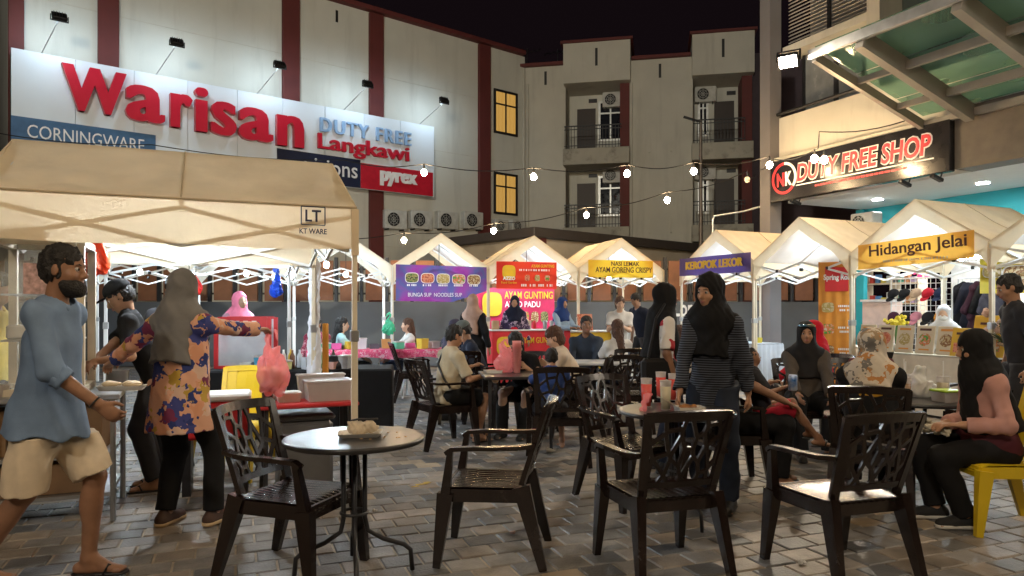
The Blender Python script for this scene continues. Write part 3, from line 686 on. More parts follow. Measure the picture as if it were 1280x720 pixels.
# the bright flood lamp at the canopy corner
def flood(loc, aim, label, m, sz=(.25, .17)):
    t = thing('flood_lamp', label, 'flood lamp', loc)
    f = (Vector(aim) - Vector(loc)).normalized(); r_ = f.cross(Vector((0, 0, 1))).normalized(); u = r_.cross(f)
    M = Matrix((r_, f, u)).transposed()
    h = MB(); h.box((0, 0, 0), (sz[0] + .05, .08, sz[1] + .05), M, .012)
    for k in range(6): h.box(M @ Vector((-sz[0] * .4 + sz[0] * .16 * k, -.055, 0)), (.012, .05, sz[1]), M)
    h.build('housing', M_BLACK, t); MB().box(M @ Vector((0, .043, 0)), (sz[0], .004, sz[1]), M).build('lens', m, t)
    b = MB()
    for sgn in (-1, 1): b.bar(M @ Vector((sgn * (sz[0] / 2 + .04), 0, 0)), M @ Vector((sgn * (sz[0] / 2 + .04), -.12, .1)), .03, .02)
    b.bar(M @ Vector((-(sz[0] / 2 + .05), -.13, .1)), M @ Vector((sz[0] / 2 + .05, -.13, .1)), .03, .02); b.build('bracket', M_DARK, t)
    return t
M_FLOODW = emis('warm_flood_lens', (1.0, .86, .67), 560)
fl = sw(3.05, -2.95, 5.22)
flood(fl, (fl[0] - 3.2, fl[1] - 5.0, .6), 'glaring warm flood lamp fixed at the glass canopy corner', M_FLOODW)
fl2 = sw(11.2, -2.95, 5.0)  # second flood lamp, out of view, added for frontal fill
flood(fl2, (-.6, 5.2, .5), 'added unseen warm flood lamp on the canopy gutter, filling the court', emis('added_flood_lens', (1.0, .86, .68), 330))

# unseen mast lamp behind the camera, added for frontal fill light
t = thing('added_mast_lamp', 'added unseen lamp on a steel mast, filling the court from behind the camera', 'added lamp', (-4.5, -9, 0))
MB().tube([(0, 0, 0), (0, 0, 4), (0, 0, 9)], [.09, .075, .05], 12).build('mast', M_STEEL, t)
MB().bar((0, 0, 8.95), (.9, .6, 9.15), .06, .06).build('arm', M_STEEL, t)
Mh = Matrix.Rotation(R(-34), 3, 'Z') @ Matrix.Rotation(R(42), 3, 'X')
MB().box((.95, .64, 9.12), (.62, .46, .12), Mh, .02).build('lamp_head', M_DARK, t)
MB().box(Vector((.95, .64, 9.12)) + Mh @ Vector((0, 0, -.064)), (.5, .36, .004), Mh).build('lens', emis('added_mast_lens', (1.0, .91, .77), 340), t)

sp = bpy.data.lights.new('added_facade_fill', 'SPOT'); sp.energy = 3100; sp.color = (1.0, .93, .76); sp.spot_size = R(52); sp.spot_blend = .35; sp.shadow_soft_size = .15  # spot added on the unseen mast to brighten the far facades
so_ = bpy.data.objects.new('added_facade_fill', sp); link(so_, t); so_.location = (.5, .9, 9.0)
dv = Vector((1.4, 37.0, 2.4)); so_.rotation_euler = dv.to_track_quat('-Z', 'Y').to_euler()
MB().box((.5, .62, 9.0), (.34, .22, .26), None, .02).build('beam_housing', M_DARK, t); MB().bar((.2, .3, 9.02), (.5, .52, 9.0), .05, .05).build('beam_arm', M_STEEL, t)
# ---------------------------------------------------------------- pop-up stall tents
M_SEAM = mat('tent_seam', (.52, .42, .28), .85)
def tent(label, fx_, fy_, rz, w, dep, eave, peak, cloth, pole_m, group='market stall tents', side_drop=.24, skip=(), seed=0):
    """gable tent: gable front on local y=0 facing -y, ridge along +y; origin at the front centre"""
    t = thing('stall_tent', label, 'tent', (fx_, fy_, 0), rz, group); h = w / 2; r = random.Random(seed)
    for k, (x, y) in enumerate(((-h, 0), (h, 0), (-h, dep), (h, dep))):
        if k in skip: continue
        p = MB(); p.bb(x - .022, x + .022, y - .022, y + .022, 0.012, 1.2, .004).bb(x - .018, x + .018, y - .018, y + .018, 1.2, eave - .02, .004)
        o = p.build('pole', pole_m, t)
        MB().bb(x - .06, x + .06, y - .05, y + .05, 0, .012).build('pole_foot', M_STEEL, o); MB().bb(x - .03, x + .03, y - .03, y + .03, 1.16, 1.24, .005).build('pole_clamp', M_STEEL, o)
    fr = MB()
    def sciss(a, b_):
        a = Vector(a); b_ = Vector(b_); m = (a + b_) / 2
        for (p, q) in ((a, m), (m, b_)):
            fr.bar((p.x, p.y, eave - .05), (q.x, q.y, eave - .30), .022, .028); fr.bar((p.x, p.y, eave - .30), (q.x, q.y, eave - .05), .022, .028)
    i_ = .04
    sciss((-h + i_, i_, 0), (h - i_, i_, 0)); sciss((-h + i_, dep - i_, 0), (h - i_, dep - i_, 0)); sciss((-h + i_, i_, 0), (-h + i_, dep - i_, 0)); sciss((h - i_, i_, 0), (h - i_, dep - i_, 0))
    fr.bar((0, .05, peak - .04), (0, dep - .05, peak - .04), .03, .03)
    for y in (.06, dep / 2, dep - .06):
        for s in (-1, 1): fr.bar((s * (h - .03), y, eave - .03), (0, y, peak - .05), .025, .025)
    fr.build('frame', M_WHITEP, t)
    jt = MB()
    for y in (.04, dep - .04):
        for x in (0, -h / 2, h / 2): MB().box((x, y, eave - .17), (.05, .05, .05), None, .008).build('frame_joint', M_BLACK, t)
    # roof: two sagging slopes
    ph = [r.uniform(0, 6) for _ in range(6)]
    def roof(u, v, s):
        x = s * (h + .012) * u; y = -.012 + (dep + .024) * v
        z = peak + .012 - (peak - eave) * u - .05 * math.sin(math.pi * u) * (.55 + .45 * abs(math.sin(math.pi * 2 * v)))
        z += (.010 * math.sin(31 * v + 5 * u + ph[2]) + .008 * math.sin(47 * v - 9 * u + ph[3])) * math.sin(math.pi * u) ** .5 * (.4 + .6 * u)
        z += .010 * math.sin(9 * v + ph[0] + 3 * u) * math.sin(math.pi * u) + .006 * math.sin(17 * u + 7 * v + ph[1]) * math.sin(math.pi * u)
        return (x, y, z)
    rf = MB(); n = 44
    for s in (-1, 1): rf.grid(lambda u, v: roof(u, v, s), n, n)
    o = rf.build('roof_cloth', cloth, t, True)
    ln = MB()
    for s in (-1, 1): ln.grid(lambda u, v: (lambda q: (q[0] * .985, .01 + (q[1]) * .99, q[2] - .014))(roof(u, v, s)), n, n)
    ln.build('lining', M_LINING, o, True)
    for s in (-1, 1):
        MB().tube([(s * (h + .017), -.014 + (dep + .028) * i / 10, eave + .012) for i in range(11)], .007, 6).build('eave_seam', M_SEAM, o)
        MB().tube([(lambda q: (q[0], q[1], q[2] + .003))(roof(i / 12, .5, s)) for i in range(13)], .006, 5).build('roof_seam', M_SEAM, o)
    # gable fronts: a band following the slope and running down the corners
    def gable(y, name):
        g = MB(); nn = 40; top = []; bot = []
        for i in range(nn + 1):
            a = -1 + 2 * i / nn; x = a * (h + .014); z = peak + .012 - (peak - eave) * abs(a)
            q = abs(a); lo = z - (.20 + .0 * q)
            if q > .62: lo -= (.16 * ((q - .62) / .38) ** 1.5)
            wv = .010 * math.sin(12 * a + ph[2]) * (1 if y > 0 else -1)
            top.append((x, y, z + .002)); bot.append((x, y + wv, lo + .012 * math.sin(8 * a + ph[3])))
        g.add(top + bot, [(i, i + 1, nn + 1 + i + 1, nn + 1 + i) for i in range(nn)]); return g.build(name, cloth, t, True)
    gable(-.016, 'gable_cloth'); gable(dep + .016, 'gable_cloth')
    for s in (-1, 1):
        def val(u, v): return (s * (h + .009 + .006 * min(1, v * 4) + .010 * math.sin(19 * u + ph[4]) * v), -.012 + (dep + .024) * u, eave + .018 - side_drop * v - .015 * math.sin(math.pi * u * 2) ** 2 * v)
        MB().grid(val, 26, 4).build('side_valance', cloth, t, True)
        for y in (0, dep):
            c = MB(); c.bar((s * (h + .022), y, eave - .34), (s * (h + .022), y, eave + .0), .055, .012, up=(1, 0, 0)); c.build('corner_strap', cloth, t)
    return t
M_LED = emis('white_led_bulb', (.74, .89, 1.0), 330)
def led(loc, label, up=.25, m=None, rad=.045):
    t = thing('led_bulb', label, 'bulb', loc, 0, 'bulbs hung in the stalls')
    MB().ball((0, 0, 0), (rad, rad, rad * 1.2), 12, 8).build('glass', m or M_LED, t, True)
    b = MB(); b.lathe([(.018, .045), (.022, .06), (.018, .10), (.006, .11), (.006, up)], (0, 0, 0), 10); b.build('socket', M_BLACK, t)
EAVE, PEAK = 2.18, 2.80
# front tent and the one behind it: long side to the walkway, gable to the court
U = Vector((-.92, -.392)); Vv = Vector((-.392, .92))
A0 = Vector((-1.16, 5.3)); c0 = A0 + Vv * 1.09
T1 = tent('cream stall tent with dark logo on its valance over the food cart', c0.x, c0.y, R(113.1), 2.18, 2.32, 2.13, 2.66, M_CLOTH_T, M_CREAMP, skip=(), side_drop=.31, seed=1)
c1 = A0 + Vv * (2.27 + 1.09)
tent('white stall tent behind the food cart tent', c1.x, c1.y, R(113.1), 2.18, 2.1, 2.12, 2.62, M_CLOTH_W, M_WHITEP, side_drop=.2, seed=2)
# logo on the valance facing the court; the camera-side valance is local -x side
M_INK = mat('dark_ink', (.02, .025, .06), .7)
lo = thing('tent_logo_print', 'dark boxed letter logo printed on the cream tent valance', 'print', (c0.x, c0.y, 0), R(113.1))
xL = -(1.09 + .034)
rtx = (R(90), 0, R(-90))
yl = .30
def lt(body, y, z, fit, fith): text(body, .1, (xL, y, z), M_INK, lo, 'lettering', ext=.001, off=.002, rot=rtx, fit=fit, fith=fith)
lt('LT', yl, 2.065, .11, .085); lt('KT WARE', yl, 1.955, .19, .038)
b = MB(); W, H = .165, .13
for z in (2.065 - H / 2, 2.065 + H / 2): b.bb(xL - .001, xL + .001, yl - W / 2, yl + W / 2, z - .004, z + .004)
for y in (yl - W / 2, yl + W / 2): b.bb(xL - .0012, xL + .0012, y - .004, y + .004, 2.065 - H / 2, 2.065 + H / 2)
b.build('logo_box', M_INK, lo)
# back row
BA = 14.4; lab = {-3: 'white stall tent at the far end of the back row by the cart', -2: 'white stall tent in the back row sheltering the red glass case', -1: 'white stall tent over the pink cloth table', 0: 'cream stall tent hung with the purple menu banner', 1: 'cream stall tent hung with the red menu banner', 2: 'cream stall tent hung with the yellow rice banner'}
for i in range(-3, 3):
    tent(lab[i], -1.325 + 1.75 * i, 13.43 + .45 * i, R(BA), 1.79, 2.0, EAVE, PEAK, M_CLOTH_W if i < 0 else M_CLOTH_T, M_WHITEP if i < 0 else M_CREAMP, seed=10 + i)
# right row
labr = ('cream stall tent hung with the purple snack banner', 'cream stall tent beside the tall orange snack banner', 'cream stall tent hung with the orange script banner')
for k in range(3):
    tent(labr[k], 3.70 + .78 * k, 13.05 - 1.83 * k, R(SA), 1.97, 2.0, EAVE, PEAK + .02, M_CLOTH_T, M_CREAMP, seed=20 + k)
tent('cream stall tent past the orange script banner stall', 3.70 + .78 * 3, 13.05 - 1.83 * 3, R(SA), 1.97, 2.0, EAVE, PEAK + .02, M_CLOTH_T, M_CREAMP, seed=24)
# bulbs inside the tents
def loc_in(ox, oy, a, x, y, z): return wl(x, y, z, (ox, oy), a)
led(loc_in(c0.x, c0.y, 113.1, .1, 1.2, 2.05), 'white bulb under the ridge of the food cart tent', .55, emis('white_led_bulb_strong', (.86, .94, 1.0), 480))
led(loc_in(c1.x, c1.y, 113.1, .1, 1.1, 2.02), 'white bulb under the ridge of the tent behind the food cart', .5)
led(DP(345, 345, 9.6), 'white bulb beside the hanging blue bag', .28); led(DP(362, 344, 9.7), 'white bulb by the pole near the hanging blue bag', .28); led(DP(408, 331, 11.3), 'white bulb shining beyond the cloth wrapped pole', .3)
lbl = ['white bulb at the far end of the back row', 'white bulb over the red glass case stall', 'white bulb over the pink cloth table', 'white bulb behind the purple menu banner', 'white bulb behind the red menu banner', 'white bulb behind the yellow rice banner']
for i in range(-3, 3): led(loc_in(-1.325 + 1.75 * i, 13.43 + .45 * i, BA, .1, .9, 2.06), lbl[i + 3], .64)
lbr = ['white bulb inside the purple snack banner stall', 'white bulb inside the stall with the tall orange banner', 'white bulb inside the orange script banner stall', 'white bulb inside the stall past the script banner']
for k in range(4): led(loc_in(3.70 + .78 * k, 13.05 - 1.83 * k, SA, .0, .9, 2.08), lbr[k], .64)

# ---------------------------------------------------------------- strings of warm bulbs
M_BULB = emis('warm_string_bulb', (1.0, .70, .38), 135); M_OFFB = mat('unlit_bulb', (.8, .75, .65), .15)
def string(label, pts, bulbs, unlit=()):
    t = thing('string_light', label, 'string lights', (0, 0, 0), 0, 'strings of warm bulbs')
    P = []
    for a, b_ in zip(pts[:-1], pts[1:]):
        a = Vector(a); b_ = Vector(b_)
        for i in range(8): u = i / 8; q = a.lerp(b_, u); q.z -= .10 * math.sin(math.pi * u); P.append(q)
    P.append(Vector(pts[-1])); MB().tube(P, .010, 5).build('cable', M_BLACK, t)
    for k, q in enumerate(bulbs):
        q = Vector(q)
        o = MB().lathe([(.016, .05), (.02, .075), (.016, .15)], q, 8).build('socket', M_BLACK, t)
        MB().lathe([(.004, -.085), (.040, -.068), (.060, -.024), (.056, .014), (.030, .045), (.012, .055)], q, 12).build('bulb', M_OFFB if k in unlit else M_BULB, o, True)
def dn(p): return (p[0], p[1], p[2] - .16)
s1 = [DP(-40, 160, 13.4), DP(190, 181, 14.0), DP(430, 200, 14.4), DP(530, 205, 14.6), DP(667, 210, 14.4), DP(784, 206, 14.2), DP(867, 203, 14.0), DP(962, 195, 13.9), sw(-.3, -.28, 4.35)]
string('string of warm bulbs from the billboard to the shop pillar', s1, [dn(p) for p in (s1[3], s1[4], s1[5], s1[6], s1[7])])
s2 = [DP(380, 296, 16.9), DP(505, 291, 16.8), DP(617, 279, 16.5), DP(733, 259, 16), DP(834, 240, 15.4), DP(934, 214, 14.9), sw(-.45, -.28, 4.25)]
string('string of warm bulbs sloping up over the back stalls with one unlit bulb', s2, [dn(p) for p in s2[1:6]], (4,))
s3 = [sw(.02, -.34, 4.52), DP(1022, 186, 12.4), sw(1.8, -.9, 4.62), sw(3.3, -.3, 4.6)]
string('short string of warm bulbs along the top of the shop sign', s3, [dn(DP(1018, 186, 12.42)), dn(DP(1030, 187, 12.3))])
s4 = [sw(9.5, -2.9, 5.05), (2.6, 4.2, 4.5), (-1.2, 1.6, 4.2), (-4.6, -1.6, 4.6)]  # bulb string out of view, added for warm fill on the tables
string('added unseen string of warm bulbs lighting the dining tables from above', s4, [dn((4.4, 5.0, 4.68)), dn((2.6, 4.2, 4.42)), dn((.7, 2.9, 4.26)), dn((-1.2, 1.6, 4.12)), dn((-2.9, .0, 4.3))])
s5 = [(-4.6, -1.6, 4.6), (-.6, -.6, 4.3), (3.4, .4, 4.3), sw(12, -2.8, 5.0)]  # another added string behind the view, more warm foreground fill
string('added unseen string of warm bulbs lighting the front tables from behind', s5, [dn((-2.4, -1.05, 4.34)), dn((-.6, -.6, 4.22)), dn((1.5, -.1, 4.2)), dn((3.4, .4, 4.22))])
t = thing('string_pole', 'slim steel pole holding the ends of two bulb strings', 'pole', (-4.6, -1.6, 0)); MB().tube([(0, 0, .02), (0, 0, 4.65)], .04, 10).build('shaft', M_STEEL, t); MB().bb(-.2, .2, -.2, .2, 0, .02).build('base_plate', M_STEEL, t)
# ---------------------------------------------------------------- people
def V3(*a): return np.array(a, float)
def unit(v): n = np.linalg.norm(v); return v / n if n > 1e-9 else v
def ik(a, t, l1, l2, hint):
    d = t - a; L = np.linalg.norm(d); Lm = min(L, (l1 + l2) * .998); dd = unit(d); t2 = a + dd * Lm
    ca_ = (l1 * l1 + Lm * Lm - l2 * l2) / (2 * l1 * Lm); ca_ = max(-1, min(1, ca_)); h = hint - dd * (hint @ dd); h = unit(h)
    return a + dd * l1 * ca_ + h * l1 * math.sqrt(max(0, 1 - ca_ * ca_)), t2
def frame(f, up=V3(0, 0, 1)):
    f = unit(f); r = unit(np.cross(f, up)); return r, f, np.cross(r, f)
SKIN = {'tan': (.40, .22, .135), 'brown': (.25, .13, .078), 'fair': (.55, .35, .24), 'mid': (.33, .18, .11)}
def skin_m(k): return mat('skin_' + k, SKIN[k], .5, var=.10, vscale=18, bump=.05, bscale=120, spec=.35)
M_HAIR = mat('black_hair', (.010, .008, .007), .68, var=.4, vscale=40, bump=.9, bscale=90)
M_HAIRB = mat('brown_hair', (.075, .032, .016), .65, var=.4, vscale=40, bump=.9, bscale=90)
M_EYE = mat('dark_iris', (.012, .007, .005), .15); M_EYEW = mat('eye_white', (.34, .31, .29), .3); M_LIP = mat('lip', (.34, .12, .10), .45)
def cloth_m(name, c, **k):
    k.setdefault('rough', .88); k.setdefault('var', .14); k.setdefault('vscale', 9); k.setdefault('bump', .22); k.setdefault('bscale', 260); k.setdefault('spec', .2)
    return mat(name, c, **k)

def person(label, pos, face, H=1.62, v=.012, sit=False, pel=None, lean=.0, side=.0, head=(0, 0), handL=None, handR=None, footL=None, footR=None, kneeL=None, kneeR=None,
           skin='tan', hair='short', hairm=None, top=None, sleeve=1.0, hem=None, bottom=None, blen=1.0, flare=0.0, shoe=None, hijab=None, hlen=.30, niqab=False, cap=None, girth=1.0, beard=False,
           curl=.5, apron=None, facev=True, group=None, hwide=1.0, fold=.006, bag=None, skirt=None, elbL=None, elbR=None, mask=None, wcut=.55):
    """pos: ground point, face: heading in degrees (0 = away from the camera, +90 = towards -x). Joint targets are in the body's own frame (x right, y ahead, z up)."""
    s = H / 1.70
    t = thing('person', label, 'person', (pos[0], pos[1], 0), R(face), group)
    P = V3(*(pel if pel is not None else ((0, -.02, .52) if sit else (0, 0, .93 * s))))
    up = V3(math.sin(side), math.sin(lean), math.cos(lean) * math.cos(side)); up = unit(up); rt = unit(np.cross(V3(0, 1, 0), up)); fw = np.cross(up, rt)
    g = girth
    chest = P + up * .30 * s + fw * .01; neckb = P + up * .50 * s; sh = P + up * .432 * s; shw = .158 if hijab is not None else .170
    sL, sR = sh - rt * shw * s * (.6 + .4 * g), sh + rt * shw * s * (.6 + .4 * g)
    yaw, pit = head; hf = unit(fw * math.cos(yaw) - rt * math.sin(yaw)); 
    hdir = V3(0, 0, 1) * .65 + up * .35; hf = unit(hf - unit(hdir) * (hf @ unit(hdir))); hr = unit(np.cross(hf, unit(hdir))); hu = np.cross(hr, hf)
    c_, s_ = math.cos(pit), math.sin(pit); hf, hu = hf * c_ + hu * s_, hu * c_ - hf * s_
    hc = neckb + unit(hdir) * .165 * s + hf * .035 * s; hs = s * 1.0
    def hp(x, y, z): return hc + (hr * x + hf * y + hu * z) * hs
    HR = np.stack([hr, hf, hu], 1)
    hip = .095 * s
    hL, hR = P - rt * hip - up * .02, P + rt * hip - up * .02
    fl = V3(*footL) if footL is not None else (V3(-.12, .42, .085) if sit else V3(-.10, 0, .085)); frr = V3(*footR) if footR is not None else (V3(.12, .42, .085) if sit else V3(.10, 0, .085))
    kl, al = ik(hL, fl, .43 * s, .425 * s, V3(*(kneeL or (-.15, 1, .6 if sit else 0)))); kr, ar = ik(hR, frr, .43 * s, .425 * s, V3(*(kneeR or (.15, 1, .6 if sit else 0))))
    hl = V3(*handL) if handL is not None else (kl + V3(0, .0, .10) if sit else P + V3(-.27, .04, -.08) * s); hrr = V3(*handR) if handR is not None else (kr + V3(0, .0, .10) if sit else P + V3(.27, .04, -.08) * s)
    eL, wL = ik(sL, hl, .285 * s, .255 * s, V3(*(elbL or (-.5, -.6, -.6)))); eR, wR = ik(sR, hrr, .285 * s, .255 * s, V3(*(elbR or (.5, -.6, -.6))))
    near = v <= .0095
    # ------ body: one skin
    B = SDF()
    B.ell(hp(0, -.012, .035), V3(.073, .094, .086) * hs, .02, rot=HR).ell(hp(0, .022, -.028), V3(.060, .070, .084) * hs, .03, rot=HR)
    B.ell(hp(0, .052, -.082), V3(.036, .032, .028) * hs, .03, rot=HR)
    if facev:
        B.ell(hp(0, .080, .024), V3(.046, .014, .010) * hs, .012, rot=HR)
        for q in (-1, 1):
            B.ell(hp(q * .040, .058, -.03), V3(.024, .026, .026) * hs, .02, rot=HR); B.ell(hp(q * .031, .102, .004), V3(.018, .016, .011) * hs, .008, 's', rot=HR)
            if hijab is None: B.ell(hp(q * .076, -.004, -.008), V3(.009, .018, .030) * hs, .008, rot=HR)
        B.cone(hp(0, .088, .008), hp(0, .109, -.028), .0085 * hs, .0135 * hs, .010); B.ell(hp(0, .094, -.036), V3(.018, .012, .009) * hs, .008, rot=HR)
        B.ell(hp(0, .088, -.060), V3(.022, .012, .009) * hs, .008, rot=HR)
    B.cone(hp(0, -.018, -.05), neckb - up * .02, .050 * hs, .056 * s, .03)
    B.cone(neckb - up * .05 * s, sL - up * .01, .05 * s, .034 * s, .03).cone(neckb - up * .05 * s, sR - up * .01, .05 * s, .034 * s, .03)
    fl_ = (fw, .66)
    B.cone(P + up * .04, chest + up * .06, .085 * s * g, .12 * s * g, .05, flat=fl_)
    for S_, E_, W_ in ((sL, eL, wL), (sR, eR, wR)):
        B.cone(S_, E_, .038 * s * g, .037 * s, .02); B.cone(E_, W_, .038 * s, .026 * s, .02)
    for h_, k_, a_ in ((hL, kl, al), (hR, kr, ar)):
        B.cone(h_, k_, .045 * s * g, .052 * s, .03); B.cone(k_, a_ + V3(0, 0, .0), .052 * s, .035 * s, .025); m_ = k_ * .68 + a_ * .32
        bk = unit(np.cross(np.cross(a_ - k_, V3(0, 1, 0)), a_ - k_)); B.ell(m_ - bk * .014, (.047 * s, .047 * s, .10 * s), .03, rot=np.stack(frame(bk, unit(k_ - a_)), 1))
    # hands: palm, four fingers and thumb
    for q, (E_, W_, C_) in enumerate(((eL, wL, curl), (eR, wR, curl))):
        sg = -1 if q == 0 else 1; d_ = unit(W_ - E_)
        inw = rt * (-sg); n_ = unit(inw - d_ * (inw @ d_)); th = np.cross(n_, d_) * (1 if q else -1)
        if th @ fw < 0 and abs(d_[2]) > .5: th = -th
        if abs(d_[2]) <= .5 and th[2] < 0: th = -th
        if abs(d_[2]) <= .5:   # forearm level: palm faces down
            n_ = unit(V3(0, 0, -1) - d_ * (V3(0, 0, -1) @ d_)); th = unit(np.cross(d_, n_) * (1 if q == 0 else -1)); th = th if th @ (rt * -sg) > 0 else -th
        kn = W_ + d_ * .085 * s
        B.cone(W_ - d_ * .01, kn - d_ * .01, .028 * s, .038 * s, .012, flat=(n_, .45))
        for i, (o_, ln) in enumerate(((.030, .068), (.011, .078), (-.009, .073), (-.027, .058))):
            p0 = kn + th * o_ * s - d_ * .008; dd = unit(d_ * math.cos(C_ * .6) + n_ * math.sin(C_ * .6)); p1 = p0 + dd * ln * .52 * s
            d2 = unit(d_ * math.cos(C_ * 1.7) + n_ * math.sin(C_ * 1.7)); p2 = p1 + d2 * ln * .5 * s
            B.cone(p0, p1, .0092 * s, .0086 * s, .004).cone(p1, p2, .0086 * s, .0070 * s, .003)
        t0 = W_ + d_ * .028 * s + th * .026 * s; t1 = t0 + unit(d_ * .75 + th * .6 + n_ * .25) * .042 * s; B.cone(t0, t1, .0125 * s, .0105 * s, .008).cone(t1, t1 + unit(d_ * .95 + th * .15 + n_ * .4) * .032 * s, .0105 * s, .008 * s, .003)
    # feet
    ft = []
    for q, (k_, a_) in enumerate(((kl, al), (kr, ar))):
        fd = unit(V3(a_[0] * .35, 1, 0)) if abs(a_[0]) > .001 else V3(0, 1, 0)
        z0 = a_[2] - .085; heel = V3(a_[0], a_[1], z0 + .035) - fd * .045 * s; toe = V3(a_[0], a_[1], z0 + .022) + fd * .155 * s
        B.cone(a_, V3(a_[0], a_[1], z0 + .045) + fd * .01, .036 * s, .036 * s, .02).cone(heel, toe, .032 * s, .022 * s, .02).cone(a_ + fd * .02, toe - fd * .03, .03 * s, .02 * s, .02)
        for i in range(5): o_ = (i - 2) * .016; B.cone(toe + V3(fd[1], -fd[0], 0) * o_ - fd * .02, toe + V3(fd[1], -fd[0], 0) * o_ + fd * (.018 - .004 * abs(i - 1)), .010, .009, .006)
        ft.append((heel, toe, fd, z0))
    mesh_obj('body', B.mesh('body', v), skin_m(skin), t)
    # ------ clothes
    e = .012
    if top is not None:
        S = SDF(); hz = hem if hem is not None else .06
        wr = .128 * s * g + e
        S.cone(chest - up * .06 * s, sh + up * .0, .138 * s * g + e, .116 * s * g + e, .03, flat=(fw, .70)); S.cone(P - up * (hz - .06) , chest - up * .02, wr * (1.04 + flare), wr * 1.08, .05, flat=(fw, .76 + flare * .4))
        S.cone(neckb - up * .055 * s, sL, .066 * s, .058 * s, .04).cone(neckb - up * .055 * s, sR, .066 * s, .058 * s, .04)
        if hz > .12: S.cone(P - up * hz, P + up * .05, wr * (1.22 + flare * 2), wr * 1.10, .05, flat=(fw, .84 + flare * .4), cut=(True, False))
        S.plane(P - up * hz, -up)
        for S_, E_, W_ in ((sL, eL, wL), (sR, eR, wR)):
            if sleeve <= .5: S.cone(S_, S_ + (E_ - S_) * sleeve * 2, .046 * s * g + e, .054 * s + e, .055, cut=(False, True))
            else:
                S.cone(S_, E_, .042 * s * g + e, .041 * s + e, .06); S.cone(E_, E_ + (W_ - E_) * (sleeve - .5) * 2 * .97, .041 * s + e, .034 * s + e * 1.2, .02, cut=(False, True))
        if facev or True: S.ell(neckb + up * .02 + fw * .03, (.058 * s, .07 * s, .05 * s), .0, 's')
        mesh_obj('shirt', S.mesh('shirt', v, fold, 13, len(label)), top, t)
    if bottom is not None:
        S = SDF(); S.cone(P - up * .05 - rt * .03, P + up * .09 * s, .135 * s * g, .128 * s * g, .04, flat=(fw, .74)).cone(hL, hR, .098 * s * g, .098 * s * g, .04)
        for h_, k_, a_ in ((hL, kl, al), (hR, kr, ar)):
            if blen <= .5:
                S.cone(h_, h_ + (k_ - h_) * blen * 2, .094 * s * g + e, .088 * s + e * (1 + 2 * flare), .04, cut=(False, True))
            else:
                S.cone(h_, k_, .092 * s * g + e, .064 * s + e, .04); S.cone(k_, k_ + (a_ - k_) * (blen - .5) * 2 * .98, .062 * s + e, .052 * s + e * 1.3, .03, cut=(False, True))
        S.plane(P + up * .12 * s, up)
        if top is not None and not sit: S.plane(P - up * ((hem if hem is not None else .06) * wcut), up)
        mesh_obj('trousers' if blen > .55 else 'shorts', S.mesh('trousers', v, fold * .9, 12, len(label) + 3), bottom, t)
    if skirt is not None:
        S = SDF(); mk = (kl + kr) / 2; ma = (al + ar) / 2; S.cone(P + up * .05, mk, .14 * s * g, .15 * s * g, .05); S.cone(mk, ma + V3(0, 0, -.03), .16 * s * g, .17 * s * g, .04, cut=(False, True)); S.cone(hL, kl, .11 * s * g, .09 * s, .05).cone(hR, kr, .11 * s * g, .09 * s, .05)
        mesh_obj('skirt', S.mesh('skirt', v, fold * 1.4, 10, len(label) + 5), skirt, t)
    if apron is not None:
        S = SDF(); S.cone(P - up * .1, chest + up * .02, .13 * s, .10 * s, .02, flat=(fw, .8)); S2 = S; S.cone(P - up * .35, P, .16 * s, .14 * s, .02, flat=(fw, .85)); S.plane(P + fw * .03, -fw); S.plane(chest + up * .05, up)
        for q in S.p: pass
        o = mesh_obj('apron', S.mesh('apron', v, .003, 10, 3), apron, t); o.location = tuple(fw * .035 + V3(0, 0, 0))
    if shoe is not None:
        for heel, toe, fd, z0 in ft:
            if shoe == 'sandal':
                S = SDF(); S.cone(heel - V3(0, 0, .028), toe - V3(0, 0, .016), .040 * s, .044 * s, .02, flat=(V3(0, 0, 1), .28)); mesh_obj('sandal', S.mesh('sandal', min(v, .009)), M_BLACK, t)
                sd = V3(fd[1], -fd[0], 0); m_ = heel * .35 + toe * .65; b = MB()
                b.tube([m_ + sd * .036 + V3(0, 0, -.02), m_ + sd * .02 + V3(0, 0, .028) + fd * .02, toe * .86 + heel * .14 + V3(0, 0, .012), m_ - sd * .02 + V3(0, 0, .028) + fd * .02, m_ - sd * .036 + V3(0, 0, -.02)], .007, 6); b.build('sandal_strap', M_BLACK, t, True)
            else:
                S = SDF(); S.cone(heel + V3(0, 0, .008), toe + V3(0, 0, .006), .044 * s, .040 * s, .02).cone(heel + fd * .03 + V3(0, 0, .05), toe - fd * .07 + V3(0, 0, .02), .036 * s, .034 * s, .03); S.plane((0, 0, z0 + .014), (0, 0, -1))
                o = mesh_obj('shoe', S.mesh('shoe', min(v, .009)), shoe[0], t)
                S = SDF(); S.cone(heel - V3(0, 0, .012), toe - V3(0, 0, .0), .047 * s, .043 * s, .02); S.plane((0, 0, z0 + .030), (0, 0, 1)); S.plane((0, 0, z0 + .002), (0, 0, -1))
                mesh_obj('sole', S.mesh('sole', min(v, .009)), shoe[1], o)
